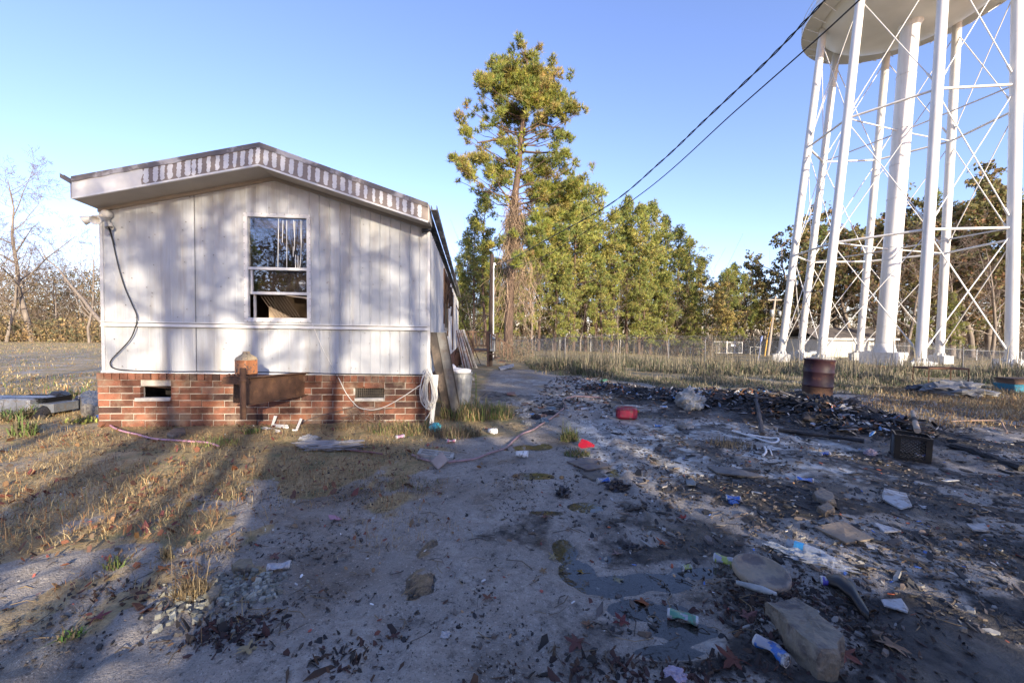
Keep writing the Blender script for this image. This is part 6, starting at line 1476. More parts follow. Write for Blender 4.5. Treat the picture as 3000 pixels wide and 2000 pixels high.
# drum
dp_ = G(2392, 1168); drum = thing('burn_barrel', dp_, 'rusty dark maroon steel drum standing behind the burnt pile', 'barrel'); b = NB(); tlt = Matrix.Rotation(R(3), 4, 'Y')
pf = [(0, 0), (.28, 0), (.285, .02), (.275, .03)]
for zc_ in (.30, .60): pf += [(.275, zc_ - .03), (.287, zc_ - .008), (.287, zc_ + .008), (.275, zc_ + .03)]
pf += [(.275, .85), (.287, .86), (.29, .875), (.284, .885), (.268, .875), (.268, .03), (0, .03)]
lo_ = [p_ for p_ in pf if p_[1] <= .30 - .03 and pf.index(p_) < 5]; hi_ = pf[len(lo_) - 1:]
b.lathe(hi_, dp_, 40, M=tlt); b.build('drum_wall', M['drum'], drum); b = NB(); b.lathe(lo_, dp_, 40, M=tlt); b.build('rusted_base', M['drumrust'], drum)
# milk crate
mc = GF(2729, 1362); crate = NB(); ML = Matrix.Translation(mc + UP * .005) @ Matrix.Rotation(R(52), 4, 'Z') @ Matrix.Rotation(R(2), 4, 'X'); S_ = .30; H_ = .27; t_ = .012
def cb(a, c): crate.box(a, c, M=ML)
for (x_, y_) in ((0, 0), (S_, 0), (S_, S_), (0, S_)):
    sx = 1 if x_ == 0 else -1; sy = 1 if y_ == 0 else -1
    cb((min(x_, x_ + sx * .05), min(y_, y_ + sy * t_), 0), (max(x_, x_ + sx * .05), max(y_, y_ + sy * t_), H_)); cb((min(x_, x_ + sx * t_), min(y_ + sy * t_, y_ + sy * .05), .001), (max(x_, x_ + sx * t_), max(y_ + sy * t_, y_ + sy * .05), H_ - .001))
for z0_, z1_ in ((.002, .025), (H_ - .03, H_ + .003)):
    cb((.05, .001, z0_), (S_ - .05, t_, z1_)); cb((.05, S_ - t_, z0_), (S_ - .05, S_ - .001, z1_)); cb((.001, .05, z0_), (t_, S_ - .05, z1_)); cb((S_ - t_, .05, z0_), (S_ - .001, S_ - .05, z1_))
for face in range(4):
    for k in range(-6, 9):
        for sg in (1, -1):
            u0, z0_ = k * .035, .02
            u1 = u0 + sg * (H_ - .05)
            a_, c_ = (u0, .02), (u1, H_ - .03)
            pts = []
            lo, hi = .045, S_ - .045
            def clip(a, c):
                (xa_, za_), (xb_, zb_) = a, c
                if xa_ == xb_: return None
                ts = sorted([(lo - xa_) / (xb_ - xa_), (hi - xa_) / (xb_ - xa_)]); t0, t1 = max(0, ts[0]), min(1, ts[1])
                if t1 - t0 < .05: return None
                f = lambda t: (xa_ + (xb_ - xa_) * t, za_ + (zb_ - za_) * t); return f(t0), f(t1)
            r_ = clip(a_, c_)
            if r_ is None: continue
            (ua, za_), (ub, zb_) = r_
            mk = {0: lambda u, z: (u, .006, z), 1: lambda u, z: (u, S_ - .006, z), 2: lambda u, z: (.006, u, z), 3: lambda u, z: (S_ - .006, u, z)}[face]
            crate.tube([ML @ Vector(mk(ua, za_)), ML @ Vector(mk(ub, zb_))], .0045, 4, cap=False, smooth=False)
for k in range(9): cb((.01 + k * .035, .01, .004), (.02 + k * .035, S_ - .01, .012)); cb((.011, .01 + k * .035, .013), (S_ - .01, .02 + k * .035, .019))
tag(crate.build('milk_crate', M['black'], None, mc), 'black plastic milk crate with lattice sides, corner towards the camera', 'crate')
# pale pole and boards on the crate
b = NB(); a_, c_ = GF(2672, 1240) + UP * .14, ML @ Vector((S_ * .85, S_ * .3, H_ + .03)); pts = [a_.lerp(c_, t) for t in (0, .25, .45, .62, .63, 1)]; b.tube(pts[:3], .028, 10, (1.2, 1.1, .95)); b.tube(pts[2:5], .030, 10, (.12, .1, .1)); b.tube(pts[4:], .03, 10, (1.25, 1.15, 1)); tag(b.build('pale_log', M['polelight'], None, a_), 'pale round post, partly charred, resting on the far corner of the black crate', 'post')
def charpost(p0, p1, z0_, z1_, r, label, col=(1, 1, 1), m='char', name='charred_post', cat='post'):
    a, c = GF(*p0) + UP * z0_, GF(*p1) + UP * z1_; b = NB(); n = 9; pts = [a.lerp(c, k / n) + Vector(rng.normal(0, r * .12, 3)) for k in range(n + 1)]; b.tube(pts, [r * rng.uniform(.8, 1.15) for _ in pts], 7, col, smooth=False); return tag(b.build(name, M[m], None, a), label, cat)
charpost((2233, 1275), (2212, 1205), .02, .13, .035, 'charred black post sticking up toward the camera from the pile', (3, 3, 3.4))
charpost((2450, 1352 - 20), (2930, 1395), .02, .03, .03, 'long dark beam behind the black crate', (2, 1.8, 1.6)) if False else None
charpost((2790, 1315), (2995, 1372), .03, .03, .05, 'long burnt beam running from the crate to the right edge', (1.6, 1.5, 1.5))
charpost((2060, 1400 - 40), (2400, 1425 - 20), .01, .01, .012, 'thin dark strip lying along the drive joint', (2.5, 2.3, 2.1)) if False else None
charpost((2280, 1265), (2530, 1308), .03, .05, .028, 'long charred board edge along the front of the pile', (2.2, 2.2, 2.4))
charpost((1835, 1490), (1895, 1482), .01, .02, .013, 'curved dark stick on the mud left of the sunny strip', (3, 2.6, 2.2))
b = NB(); pts = smooth([GF(2785, 1240) + UP * .04, GF(2850, 1243) + UP * .06, GF(2925, 1247) + UP * .08, GF(2940, 1258) + UP * .05, GF(2950, 1270) + UP * .02]); b.tube(pts, .012, 6, (1.6, 1.5, 1.4)); tag(b.build('long_stick', M['twig'], None, pts[0]), 'long thin bent stick lying in the dry grass behind the crate', 'stick')
b = NB(); pts = smooth([GF(2145, 1268) + UP * .03, GF(2200, 1282) + UP * .02, GF(2255, 1299) + UP * .02, GF(2277, 1297) + UP * .02, GF(2278, 1288) + UP * .02, GF(2250, 1284) + UP * .02, GF(2190, 1276) + UP * .03]); b.tube(pts, .013, 8); tag(b.build('white_rod', M['paint'], None, pts[0]), 'hairpin bent white metal rod on the ground before the pile', 'rod')
b = NB(); pts = smooth([GF(2235, 1345) + UP * .02, GF(2244, 1335) + UP * .03, GF(2240, 1320) + UP * .04]); b.tube(pts, .012, 7); pts2 = smooth([GF(2262, 1340) + UP * .02, GF(2255, 1325) + UP * .03, GF(2248, 1320) + UP * .03]); b.tube(pts2, .008, 6); tag(b.build('bent_hook', M['paint'], None, pts[0]), 'small white bent hook below the hairpin rod', 'hook')
# table frames, right side things
def table_frame(name, px, py, wd, dp2, h, label, r=.018):
    c = at(px, 0.0 + G(px, py).y); rt = thing(name, c, label, 'table frame'); Mx = Matrix.Translation(c) @ Matrix.Rotation(R(-8), 4, 'Z'); b = NB(); cs = [Mx @ Vector(v) for v in ((-wd / 2, -dp2 / 2, h), (wd / 2, -dp2 / 2, h), (wd / 2, dp2 / 2, h), (-wd / 2, dp2 / 2, h))]
    for i in range(4): b.tube([cs[i], cs[(i + 1) % 4]], r * 1.3, 4, smooth=False)
    b.build('top_frame', M['rust'], rt)
    for i in range(4): b = NB(); b.tube([cs[i], cs[i] - UP * (h + .05)], r, 4, smooth=False); b.build('leg', M['rust'], rt)
    return rt
table_frame('table_frame', 2757, 1132, .95, .5, .52, 'rusty rectangular metal table frame with thin legs in the weeds')
rt = table_frame('table_frame', 2580, 1092, 1.2, .6, .42, 'low dark bench frame below the tower riser, half hidden in weeds', .03)
bb = G(2978, 1146); bin_ = NB(); Mx = Matrix.Translation(bb) @ Matrix.Rotation(R(-5), 4, 'Z')
bin_.hexa([Mx @ Vector(v) for v in ((-.25, -.2, 0), (.3, -.2, 0), (.3, .2, 0), (-.25, .2, 0))], [Mx @ Vector(v) for v in ((-.32, -.25, .2), (.37, -.25, .2), (.37, .25, .2), (-.32, .25, .2))], (.05, .26, .38)); tag(bin_.build('blue_tub', M['plast'], None, bb), 'blue plastic tub under dark boards at the right edge', 'tub')
b = NB()
for k in range(3): b.box((-.3 - .02 * k, -.25, .21 + k * .05), (1.0, .2, .25 + k * .05), np.array((1, 1, 1)) * (1.5 - .4 * k), M=Mx)
tag(b.build('board_stack', M['wood'], None, bb + UP * .2), 'short stack of dark boards lying across the blue tub', 'boards')
# left side: grey bench box, black basket, charred log
lb = G(20, 1215); b = NB(); Mx = Matrix.Translation(Vector((lb.x, lb.y, lb.z)))
rbox(b, .62, .2, .30, .06, (.17, .18, .21), Mx); b.box((-.02, -.215, .0), (.22, -.20, .29), (.22, .23, .26), M=Mx); b.box((.62, -.18, .08), (1.0, .18, .22), (.12, .13, .15), M=Mx)
tag(b.build('grey_tank', M['plast'], None, lb), 'light grey plastic box cut by the left photo edge', 'plastic box')
lk = G(112, 1212); b = NB(); Mx = Matrix.Translation(Vector((lk.x, lk.y, lk.z)))
for z_ in (.02, .12, .24, .28): b.box((-.35, -.2, z_), (.35, -.18, z_ + .025), M=Mx); b.box((-.35, .18, z_), (.35, .2, z_ + .025), M=Mx)
for k in range(15): b.box((-.35 + k * .049, -.198, .0), (-.33 + k * .049, -.182, .29), M=Mx); b.box((-.35 + k * .049, .182, .0), (-.33 + k * .049, .198, .29), M=Mx)
b.box((-.35, -.2, 0), (-.33, .2, .3), M=Mx); b.box((.33, -.2, 0), (.35, .2, .3), M=Mx); b.box((-.34, -.18, .005), (.34, .18, .02), M=Mx)
tag(b.build('black_basket', M['black'], None, lk), 'black slatted plastic basket between the grey box and the charred log', 'basket')
b = NB(); a_, c_ = G(112, 1232) + UP * .06, G(185, 1196) + UP * .2; pts = [a_.lerp(c_, k / 8) + Vector(rng.normal(0, .02, 3)) for k in range(9)]; b.tube(pts, [.05, .09, .1, .12, .11, .14, .15, .16, .10], 9, (1.4, 1.3, 1.3), smooth=False); tag(b.build('charred_log', M['char'], None, a_), 'thick charred log end tilted up beside the grey boulder', 'log')
b = NB(); a_ = G(195, 1200); b.tube([a_ + Vector((-.1, .3, .12)), a_ + Vector((.6, .35, .1)), a_ + Vector((1.0, .5, .05))], [.1, .09, .05], 9, (1.8, 1.9, 2.1)); tag(b.build('grey_log', M['barkg'], None, a_), 'smooth grey log lying behind the charred log', 'log')

# ================================================================ STUFF: debris, straw, grass
def shards(b, X, Y, size,  cols, zoff=.003, thick=.25, tilt=.35, elong=2.0, Z=None):
    n = len(X); Z = (fine_z(X, Y) if Z is None else Z) + zoff
    rz = rng.uniform(0, 6.28, n); s_ = size * rng.uniform(.4, 1.3, n); e = rng.uniform(1, elong, n)
    tx, ty = rng.normal(0, tilt, n), rng.normal(0, tilt, n)
    k = 5; V = []
    ang_ = np.arange(k) / k * 2 * math.pi
    ca, sa = np.cos(rz), np.sin(rz)
    lo, up_ = [], []
    for j in range(k):
        rj = rng.uniform(.6, 1.1, n); lx = np.cos(ang_[j]) * s_ * rj * e; ly = np.sin(ang_[j]) * s_ * rj / e ** .5
        x_ = lx * ca - ly * sa; y_ = lx * sa + ly * ca; z_ = Z + lx * np.tan(np.clip(tx, -1, 1)) * .7 + ly * np.tan(np.clip(ty, -1, 1)) * .7
        lo.append(np.stack([X + x_, Y + y_, z_ - s_ * thick * .5], 1)); up_.append(np.stack([X + x_ * .86, Y + y_ * .86, z_ + s_ * thick], 1))
    V = np.stack(lo + up_, 1).reshape(-1, 3); o = np.arange(n)[:, None] * 2 * k
    cc = np.asarray(cols)[rng.integers(0, len(cols), n)] * rng.uniform(.7, 1.3, (n, 1))
    for j in range(k): b.add(V if j == 0 else V[:0], (o - (0 if j == 0 else len(V))) + np.array([[j, (j + 1) % k, k + (j + 1) % k, k + j]]), cc)
    b.add(V[:0], o - len(V) + np.arange(k, 2 * k)[None, :], cc)
def scatter(n, x0_, x1_, y0_, y1_, fn, near=True):
    X = rng.uniform(x0_, x1_, n * 3)
    if near: Y = y0_ * (y1_ / y0_) ** rng.random(n * 3)
    else: Y = rng.uniform(y0_, y1_, n * 3)
    vis = np.abs(X) < Y * 1.45 + .3
    keep = vis & (rng.random(n * 3) < fn(X, Y)); return X[keep][:n], Y[keep][:n]
DK = [(.03, .028, .027), (.05, .042, .036), (.02, .02, .022), (.09, .07, .055)]
b = NB()
X, Y = scatter(16000, -5, 7, 1.6, 8, lambda x, y: .06 + sm(fbm(x * 2.4, y * 2.4, 61, 4), .5, .68)); shards(b, X, Y, .0048 * np.exp(rng.normal(0, .45, len(X))), DK + [(.12, .10, .085)], thick=.5)
X, Y = scatter(7000, -.5, 9, 1.8, 9, lambda x, y: sm(x - .28 * y, -1.0, .8) * (.1 + sm(fbm(x * 2, y * 2, 62, 3), .42, .6))); shards(b, X, Y, .012 * np.exp(rng.normal(0, .4, len(X))), DK + [(.12, .1, .09), (.25, .24, .22), (.16, .12, .09)], thick=.35, elong=2.6)
X, Y = scatter(900, .5, 11, 2.2, 9.5, lambda x, y: sm(x - .28 * y, -.4, 1.2)); shards(b, X, Y, .026 * np.exp(rng.normal(0, .4, len(X))), DK + [(.3, .3, .3), (.17, .13, .10), (.22, .2, .18)], thick=.12, elong=3, tilt=.12)
X, Y = scatter(500, .5, 9, 2.0, 9, lambda x, y: sm(x - .28 * y, -.6, 1)); shards(b, X, Y, .012, [(.6, .62, .65), (.5, .45, .4), (.5, .12, .05), (.1, .2, .5), (.55, .3, .12)], thick=.2)
X, Y = scatter(260, -4, 1.5, 1.8, 7, lambda x, y: .6 + 0 * x); shards(b, X, Y, .009, [(.6, .6, .6), (.5, .3, .15), (.3, .08, .06), (.45, .42, .36)], thick=.3)
# twigs and needles
for _ in range(900):
    y_ = 1.7 * (9 / 1.7) ** rng.random(); x_ = rng.uniform(-1.3, 1.35) * y_; L_ = rng.uniform(.03, .13) * (1 + (x_ > 0) * .5); az = rng.uniform(0, 6.28); z_ = zat(x_, y_) + .005
    b.tube([(x_, y_, z_), (x_ + math.cos(az) * L_ * .5, y_ + math.sin(az) * L_ * .5, z_ + rng.uniform(.002, .012)), (x_ + math.cos(az + .3) * L_, y_ + math.sin(az + .3) * L_, z_)], rng.uniform(.0012, .003), 3, np.array([(.05, .04, .033), (.12, .09, .06), (.25, .18, .1)][rng.integers(0, 3)]), cap=False)
# clods
X, Y = scatter(700, -5, 7, 1.7, 7, lambda x, y: sm(fbm(x * 1.5, y * 1.5, 66, 3), .5, .7)); shards(b, X, Y, .013, [(.07, .06, .055), (.11, .095, .08), (.16, .14, .12)], thick=.8, elong=1.4)
tag(b.build('ground_debris', M['any']), 'countless dark crumbs, chips and splinters strewn over the muddy drive', 'debris', None, 'stuff')
b = NB()
X, Y = scatter(1500, -8, -.2, 2.0, 7.2, lambda x, y: .12 + .8 * masks(x, y)[0] * sm(fbm(x * 1.1, y * 1.1, 81, 3), .4, .6)); shards(b, X, Y, .017 * np.exp(rng.normal(0, .35, len(X))), [(.26, .10, .05), (.20, .06, .05), (.32, .18, .08), (.15, .07, .045), (.26, .18, .11)], zoff=.02, thick=.05, tilt=.7, elong=1.7)
X, Y = scatter(160, -3, 5, 1.7, 6, lambda x, y: .9 + 0 * x); shards(b, X, Y, .016, [(.26, .08, .05), (.2, .06, .05), (.3, .17, .08), (.12, .05, .04)], zoff=.004, thick=.05, tilt=.5, elong=1.8)
tag(b.build('autumn_leaves', M['paper']), 'small orange, red and brown leaves scattered through the straw of the left yard', 'leaf litter', None, 'stuff')
# gravel heap
b = NB(); gc = G(655, 1735); n = 420; X = gc.x + rng.normal(0, .13, n); Y = gc.y + rng.normal(0, .085, n); shards(b, X, Y, .017, [(.26, .26, .22), (.20, .2, .17), (.32, .32, .28), (.14, .13, .12)], thick=.8, elong=1.3)
tag(b.build('gravel_heap', M['any']), 'small heap of grey green gravel right of the dry grass tuft', 'gravel', None, 'stuff')
b = NB(); gc = G(660, 1850); n = 300; X = gc.x + rng.normal(0, .14, n); Y = gc.y + rng.normal(0, .07, n); shards(b, X, Y, .011 * np.exp(rng.normal(0, .35, n)), [(.05, .025, .025), (.03, .025, .025), (.08, .03, .025)], thick=.06, elong=2.2, tilt=.8)
tag(b.build('dark_leaf_litter', M['paper']), 'wet dark red leaf litter in front of the gravel heap', 'leaf litter', None, 'stuff')
b = NB(); 
for (px, py, n, sx_, sy_) in ((1900, 1960, 380, .35, .05), (1010, 1930, 110, .09, .06), (2350, 1760, 400, .2, .1), (2200, 1800, 300, .09, .15), (400, 1740, 140, .2, .1), (2480, 1900, 260, .25, .12)):
    gc = G(px, py); X = gc.x + rng.normal(0, sx_, n); Y = gc.y + rng.normal(0, sy_, n); shards(b, X, Y, .011 * np.exp(rng.normal(0, .35, n)), [(.035, .02, .018), (.02, .018, .018), (.07, .03, .025), (.10, .055, .03)], thick=.06, elong=2.4, tilt=.8)
tag(b.build('leaf_litter', M['paper']), 'small wet brown and red leaf scraps in clumps over the foreground mud', 'leaf litter', None, 'stuff')
# burnt pile
b = NB(); n = 5200; ci = rng.integers(0, len(PILE), n); PP = np.array(PILE); X = PP[ci, 0] + rng.normal(0, .42, n) * PP[ci, 2] * 1.15; Y = PP[ci, 1] + rng.normal(0, .36, n) * PP[ci, 2]
PC = [(.012, .012, .014)] * 9 + [(.03, .028, .028)] * 5 + [(.06, .05, .045)] * 3 + [(.12, .07, .04)] * 2 + [(.20, .20, .21), (.12, .12, .14), (.40, .40, .42), (.20, .10, .05)]
shards(b, X, Y, .040, PC, zoff=.02, thick=.15, tilt=.5, elong=2.4)
n = 420; ci = rng.integers(1, len(PILE), n); X = PP[ci, 0] + rng.normal(0, .4, n) * PP[ci, 2]; Y = PP[ci, 1] + rng.normal(0, .3, n) * PP[ci, 2]; shards(b, X, Y, .085, PC, zoff=.03, thick=.08, tilt=.32, elong=2.2)
n = 500; ci = rng.integers(0, len(PILE), n); X = PP[ci, 0] + rng.normal(0, .4, n) * PP[ci, 2]; Y = PP[ci, 1] - .1 + rng.normal(0, .35, n) * PP[ci, 2]; shards(b, X, Y, .025, [(.5, .5, .52), (.35, .33, .3), (.45, .15, .05), (.10, .25, .5), (.55, .5, .42)], zoff=.06, thick=.25, tilt=.6)
for _ in range(150):
    k = rng.integers(0, len(PILE)); x_ = PP[k, 0] + rng.normal(0, .5) * PP[k, 2]; y_ = PP[k, 1] + rng.normal(0, .35) * PP[k, 2]; L_ = rng.uniform(.12, .5); az = rng.uniform(0, 3.14); z_ = float(base_z(x_, y_) + mound(x_, y_)) + rng.uniform(.02, .1); e_ = Vector((math.cos(az) * L_, math.sin(az) * L_ * .6, rng.normal(0, .09)))
    b.tube([Vector((x_, y_, z_)) - e_ * .5, Vector((x_, y_, z_)) + e_ * .5], rng.uniform(.006, .022), 4, np.array((.04, .036, .034)) * rng.uniform(.6, 3), smooth=False)
for _ in range(170):
    k = rng.integers(0, len(PILE)); x_ = PP[k, 0] + rng.normal(0, .42) * PP[k, 2]; y_ = PP[k, 1] + rng.normal(0, .3) * PP[k, 2]; z_ = float(base_z(x_, y_) + mound(x_, y_)) + .03; s_ = rng.uniform(.04, .17) * (.7 if _ < 90 else 1)
    blob(b, (x_, y_, z_), s_, s_ * .7, s_ * .5, np.array(PC[rng.integers(0, len(PC) - (4 if _ % 3 else 0))]) * .9, int(rng.integers(0, 999)), 14, 8, .95, 2.8, False, rz=rng.uniform(0, 3))
tag(b.build('burnt_rubbish', M['any']), 'long heap of charred rubbish, ash, boards and scraps along the right of the drive', 'rubbish heap', None, 'stuff')
b = NB(); X, Y = scatter(800, -.8, 4.2, 6.5, 13, lambda x, y: (np.abs(x - (.9 + .25 * (y - 7))) < .9).astype(float) * .9, False); shards(b, X, Y, .04, DK + [(.4, .41, .42), (.2, .12, .09), (.25, .24, .22)], thick=.3, elong=2.4)
tag(b.build('roadside_litter', M['any']), 'strip of small dark and white litter along the far drive edge', 'litter', None, 'stuff')

def blades(b, X, Y, h, w_, cols, lean=.35, bend=.5, Z=None, wind=(0, 0)):
    n = len(X); Z = fine_z(X, Y) if Z is None else Z; hh = h * rng.uniform(.35, 1.1, n) * np.exp(rng.normal(0, .25, n))
    az = rng.uniform(0, 6.28, n); ln = np.abs(rng.normal(0, lean, n)); dx = np.cos(az) * ln + wind[0]; dy = np.sin(az) * ln + wind[1]
    fa_ = rng.uniform(0, 3.14, n); wx, wy = np.cos(fa_) * w_, np.sin(fa_) * w_
    p0_ = np.stack([X, Y, Z - .01], 1); bz = 1 / np.sqrt(1 + dx * dx + dy * dy)
    m_ = p0_ + np.stack([dx * .45, dy * .45, np.ones(n)], 1) * (hh * .55 * bz)[:, None]
    t_ = m_ + np.stack([dx * (1 + bend), dy * (1 + bend), np.ones(n) * (1 - bend * .6)], 1) * (hh * .5 * bz)[:, None]
    Wv = np.stack([wx, wy, np.zeros(n)], 1)
    V = np.stack([p0_ - Wv, p0_ + Wv, m_ + Wv * .8, m_ - Wv * .8, t_], 1).reshape(-1, 3); o = np.arange(n)[:, None] * 5
    cc = np.asarray(cols)[rng.integers(0, len(cols), n)] * rng.uniform(.7, 1.3, (n, 1))
    b.add(V, o + np.array([[0, 1, 2, 3]]), cc); b.add(V[:0], o - len(V) + np.array([[3, 2, 4]]), cc)
STR = [(.36, .26, .13), (.30, .21, .10), (.42, .32, .17), (.24, .16, .08), (.20, .15, .09)]
GRN = [(.10, .15, .035), (.13, .18, .045), (.17, .19, .06)]
def gm(x, y): return masks(x, y)[0]
STR2 = [(.50, .38, .19), (.42, .30, .14), (.58, .46, .25), (.32, .21, .10), (.25, .18, .10), (.36, .17, .07), (.17, .12, .07)]
# straw and short grass in the left yard
b = NB(); X, Y = scatter(52000, -9, -.6, 2.4, 7.5, lambda x, y: gm(x, y) * sm(fbm(x * 2.5, y * 2.5, 71, 3), .32, .55)); blades(b, X, Y, .10, .0022, STR2, lean=5, bend=.1)
X, Y = scatter(5500, -8, -.6, 2.6, 7.2, lambda x, y: gm(x, y) * sm(fbm(x * 1.6, y * 1.6, 72, 3), .5, .62)); blades(b, X, Y, .055, .0024, GRN + STR2[:2], lean=1.5)
X, Y = scatter(9000, -4, .2, 1.7, 4, lambda x, y: sm(fbm(x * 2.2, y * 2.2, 73, 3) - .1 * sm(x, -1.6, 0), .54, .66)); blades(b, X, Y, .07, .0018, STR2, lean=5, bend=.1)
tag(b.build('straw_grass', M['grass']), 'dry straw and short green grass in front of the brick base', 'grass', None, 'stuff')
b = NB(); X, Y = scatter(60000, -60, -5.5, 7.0, 58, lambda x, y: sm(fbm(x * .5, y * .5, 74, 3), .3, .55) * (.25 + .75 * sm(np.abs(y - 20), 4, 9)), True); hh = .10; blades(b, X, Y, .15, .009, STR2 + STR2[:3] + GRN + [(.16, .15, .09)], lean=2.2)
tag(b.build('field_grass', M['grass']), 'patchy dry grass of the open field left of the home', 'grass', None, 'stuff')
# tall weeds beyond the drive
def wm(x, y): return np.clip(masks(x, y)[0] * (1 - sm(y, 34, 38)) * sm(fbm(x * .6, y * .6, 75, 3), .28, .6), 0, 1) * (y > 8.5) * (x > .8)
WC = [(.17, .16, .10), (.12, .14, .075), (.08, .11, .05), (.22, .19, .13), (.32, .27, .18), (.10, .13, .06), (.27, .21, .14)]
b = NB()
Yw = rng.uniform(0, 1, 220000); Yw = 9 * (34 / 9) ** Yw; Xw = rng.uniform(-.1, 1.42, 220000) * Yw; kp = rng.random(220000) < wm(Xw, Yw); X, Y = Xw[kp][:80000], Yw[kp][:80000]
hsc = .10 + .56 * sm(Y, 9.5, 17) * (.15 + 1.3 * sm(fbm(X * .45, Y * .45, 76, 3), .3, .7))
hsc = hsc * (1 - .62 * sm(Y, 17, 27)); blades(b, X, Y, hsc, .006 + .00035 * Y, WC, lean=1.15, bend=1.1)
sel = rng.random(len(X)) < .12; blades(b, X[sel], Y[sel], hsc[sel] * 1.7, .006 + .0003 * Y[sel], [(.28, .24, .16), (.2, .17, .12)], lean=.22)
tag(b.build('tall_weeds', M['grass']), 'tall mixed green and dry weeds between the drive and the fence', 'weeds', None, 'stuff')
b = NB(); X, Y = scatter(15000, 3.5, 13, 4.6, 10.5, lambda x, y: masks(x, y)[0] * sm(x - 1.02 * y, -1.8, .3) + sm(x - 1.1 * y + 2, -.2, 1) * .5 * (y > 6), False); blades(b, X, Y, .13, .006, STR + [(.30, .17, .08), (.2, .16, .1)], lean=1.2)
tag(b.build('dry_grass', M['grass']), 'low orange brown dry grass behind the crate and the burnt beam', 'grass', None, 'stuff')
b = NB(); Yw = 12 * (60 / 12) ** rng.random(40000); Xw = rng.uniform(-.15, 1.5, 40000) * Yw; kp = (Yw > 28); blades(b, Xw[kp], Yw[kp], .10, .02, [(.26, .23, .10), (.19, .20, .08), (.30, .24, .12)], lean=.8)
tag(b.build('mown_grass', M['grass']), 'short yellow green mown grass inside the fence under the water tower', 'grass', None, 'stuff')
def tuft(px, py, n, h, rad_, cols, label, lean=.35, w_=.004, name='grass_tuft', ey=.6):
    c = GF(px, py); b = NB(); a = rng.uniform(0, 6.28, n); r_ = rad_ * rng.random(n) ** .6; blades(b, c.x + np.cos(a) * r_, c.y + np.sin(a) * r_ * ey, h, w_, list(cols) + [(.22, .17, .10), (.15, .12, .07)], lean=lean + .35, bend=1.0)
    return tag(b.build(name, M['grass'], None, c), label, 'grass tuft')
tuft(1400, 1222, 1300, .36, .62, GRN + STR[:3] + [(.14, .2, .05)], 'wide green and straw grass tuft in front of the trash can', .45, .005)
tuft(1330, 1275, 700, .22, .38, [(.15, .11, .08), (.2, .15, .1), (.10, .13, .05)], 'dull brown weed clump below the leaning channel', .7, .004)
tuft(1180, 1262, 900, .17, .5, GRN + STR, 'grass clump against the right part of the brick base', .6, .004)
tuft(1668, 1290, 380, .24, .12, GRN + [(.2, .2, .09)], 'spiky green tuft beside the middle puddle', .5, .004)
tuft(1690, 1330, 300, .10, .16, GRN + STR[:1], 'low green patch under the red plastic piece', .8, .004)
tuft(560, 1745, 330, .17, .09, STR + [(.48, .36, .2)], 'dry straw tuft full of orange leaves in the sunlit mud', .8, .0025)
tuft(490, 1640, 60, .13, .035, [(.45, .36, .2), (.35, .3, .14)], 'thin pale dead stalk above the dry straw tuft', .35, .003)
tuft(340, 1665, 80, .09, .06, GRN, 'small green sprout in the sunlit mud at the left', .8, .004)
tuft(205, 1870, 90, .06, .05, [(.08, .16, .03), (.1, .2, .04)], 'small bright green moss tuft near the bottom left corner', .6, .004)
tuft(70, 1272, 260, .26, .16, [(.13, .20, .05), (.16, .22, .06)], 'bright green leafy weed in the left yard', .35, .008)
tuft(20, 1235, 320, .25, .25, [(.08, .13, .04), (.10, .15, .05)], 'dark green weed patch below the grey box', .4, .008)
tuft(75, 1228, 200, .26, .12, [(.11, .17, .05)], 'upright green weed in front of the black basket', .3, .008)
tuft(205, 1165, 380, .22, .4, [(.10, .2, .04), (.2, .25, .08)], 'green grass clump behind the boulder', .4, .008)
tuft(245, 1236, 240, .12, .28, [(.34, .36, .08), (.25, .3, .06), (.4, .35, .15)], 'yellow green creeping weed before the boulder', 1.1, .012)
tuft(640, 1300, 420, .11, .30, [(.20, .26, .07), (.26, .3, .1)], 'pale green grass patch in the sunlit straw', .6, .004)
tuft(735, 1270, 200, .13, .12, [(.16, .26, .06), (.22, .3, .08)], 'fresh green sprout below the hitch post', .6, .006)
tuft(2140, 1310, 260, .16, .3, STR[:3] + [(.17, .14, .1)], 'dry grass line growing from the drive joint', .6, .003)
tuft(2010, 1250, 120, .10, .08, STR[:2], 'little straw tuft before the white sack', .6, .003)
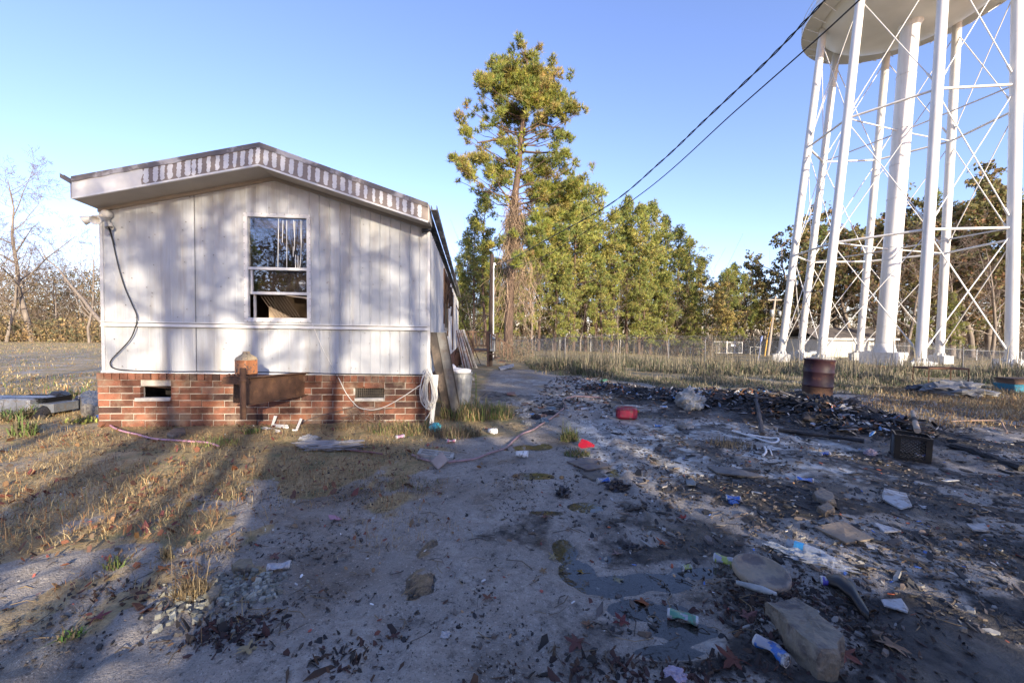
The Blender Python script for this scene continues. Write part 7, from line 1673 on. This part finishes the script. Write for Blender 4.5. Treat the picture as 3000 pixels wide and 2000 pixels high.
tuft(1200, 1420, 250, .06, .3, [(.13, .14, .06), (.1, .12, .05)], 'faint low grass patch on the mud left of the wet drive', .8, .003)
tuft(1050, 1450, 160, .05, .25, [(.13, .13, .06)], 'sparse grass left of the dull red leaf', .8, .003)
tuft(1010, 1400, 260, .05, .4, [(.14, .14, .07), (.10, .12, .05)], 'thin dark grass on the shaded mud below the plastic sheet', .8, .003)
b = NB(); c = GF(1393, 1210); b.tube(smooth([c, c + Vector((.01, 0, .35)), c + Vector((0, 0, .72))]), [.008] * 12 + [.004], 5, (.16, .22, .05)); 
for k in range(10): q = c + UP * (.1 + .06 * k); b.tube([q, q + Vector((rng.uniform(-.12, .12), rng.uniform(-.05, .05), .05))], .003, 4, (.2, .22, .08))
tag(b.build('weed_stalk', M['grass'], None, c), 'single tall green weed stalk right of the trash can', 'weed')
b = NB(); c = GF(1300, 1190); pts = smooth([c, c + Vector((-.03, 0, .3)), c + Vector((-.09, 0, .6)), c + Vector((-.13, 0, .78))]); b.tube(pts, .006, 4, (.3, .2, .12))
for q in pts[4:]:
    for k in range(9): b.tube([q, q + Vector(rng.normal(0, .022, 3)) + UP * .012], .006, 4, (.36, .25, .16))
tag(b.build('dried_weed', M['grass'], None, c), 'dried brown seed head stalk in front of the leaning channel', 'weed')
# roots and vine against the brick below the grate
b = NB()
for k in range(26):
    a_ = WP(S(W(1085 + rng.normal(0, 35), 1240, .1)), 0, .12 + rng.uniform(0, .1)); pts = [a_]
    for j in range(4): pts.append(pts[-1] + Vector((rng.normal(-.03, .06), rng.normal(0, .015), rng.uniform(.02, .09))))
    b.tube(pts, [.006, .005, .004, .003, .002], 4, (1.2, 1.1, 1), cap=False)
b.tube(smooth([W(1040, 1190, .12), W(960, 1212, .12), W(905, 1228, .14), W(880, 1240, .2)]), .006, 4); b.tube(smooth([W(1150, 1195, .14), W(1080, 1205, .16), W(1000, 1225, .16)]), .006, 4)
tag(b.build('dead_vine', M['twig'], None, WP(S(W(1085, 1240, .1)), 0, .15)), 'tangle of dead vine stems on the brick below the grated vent', 'vine')
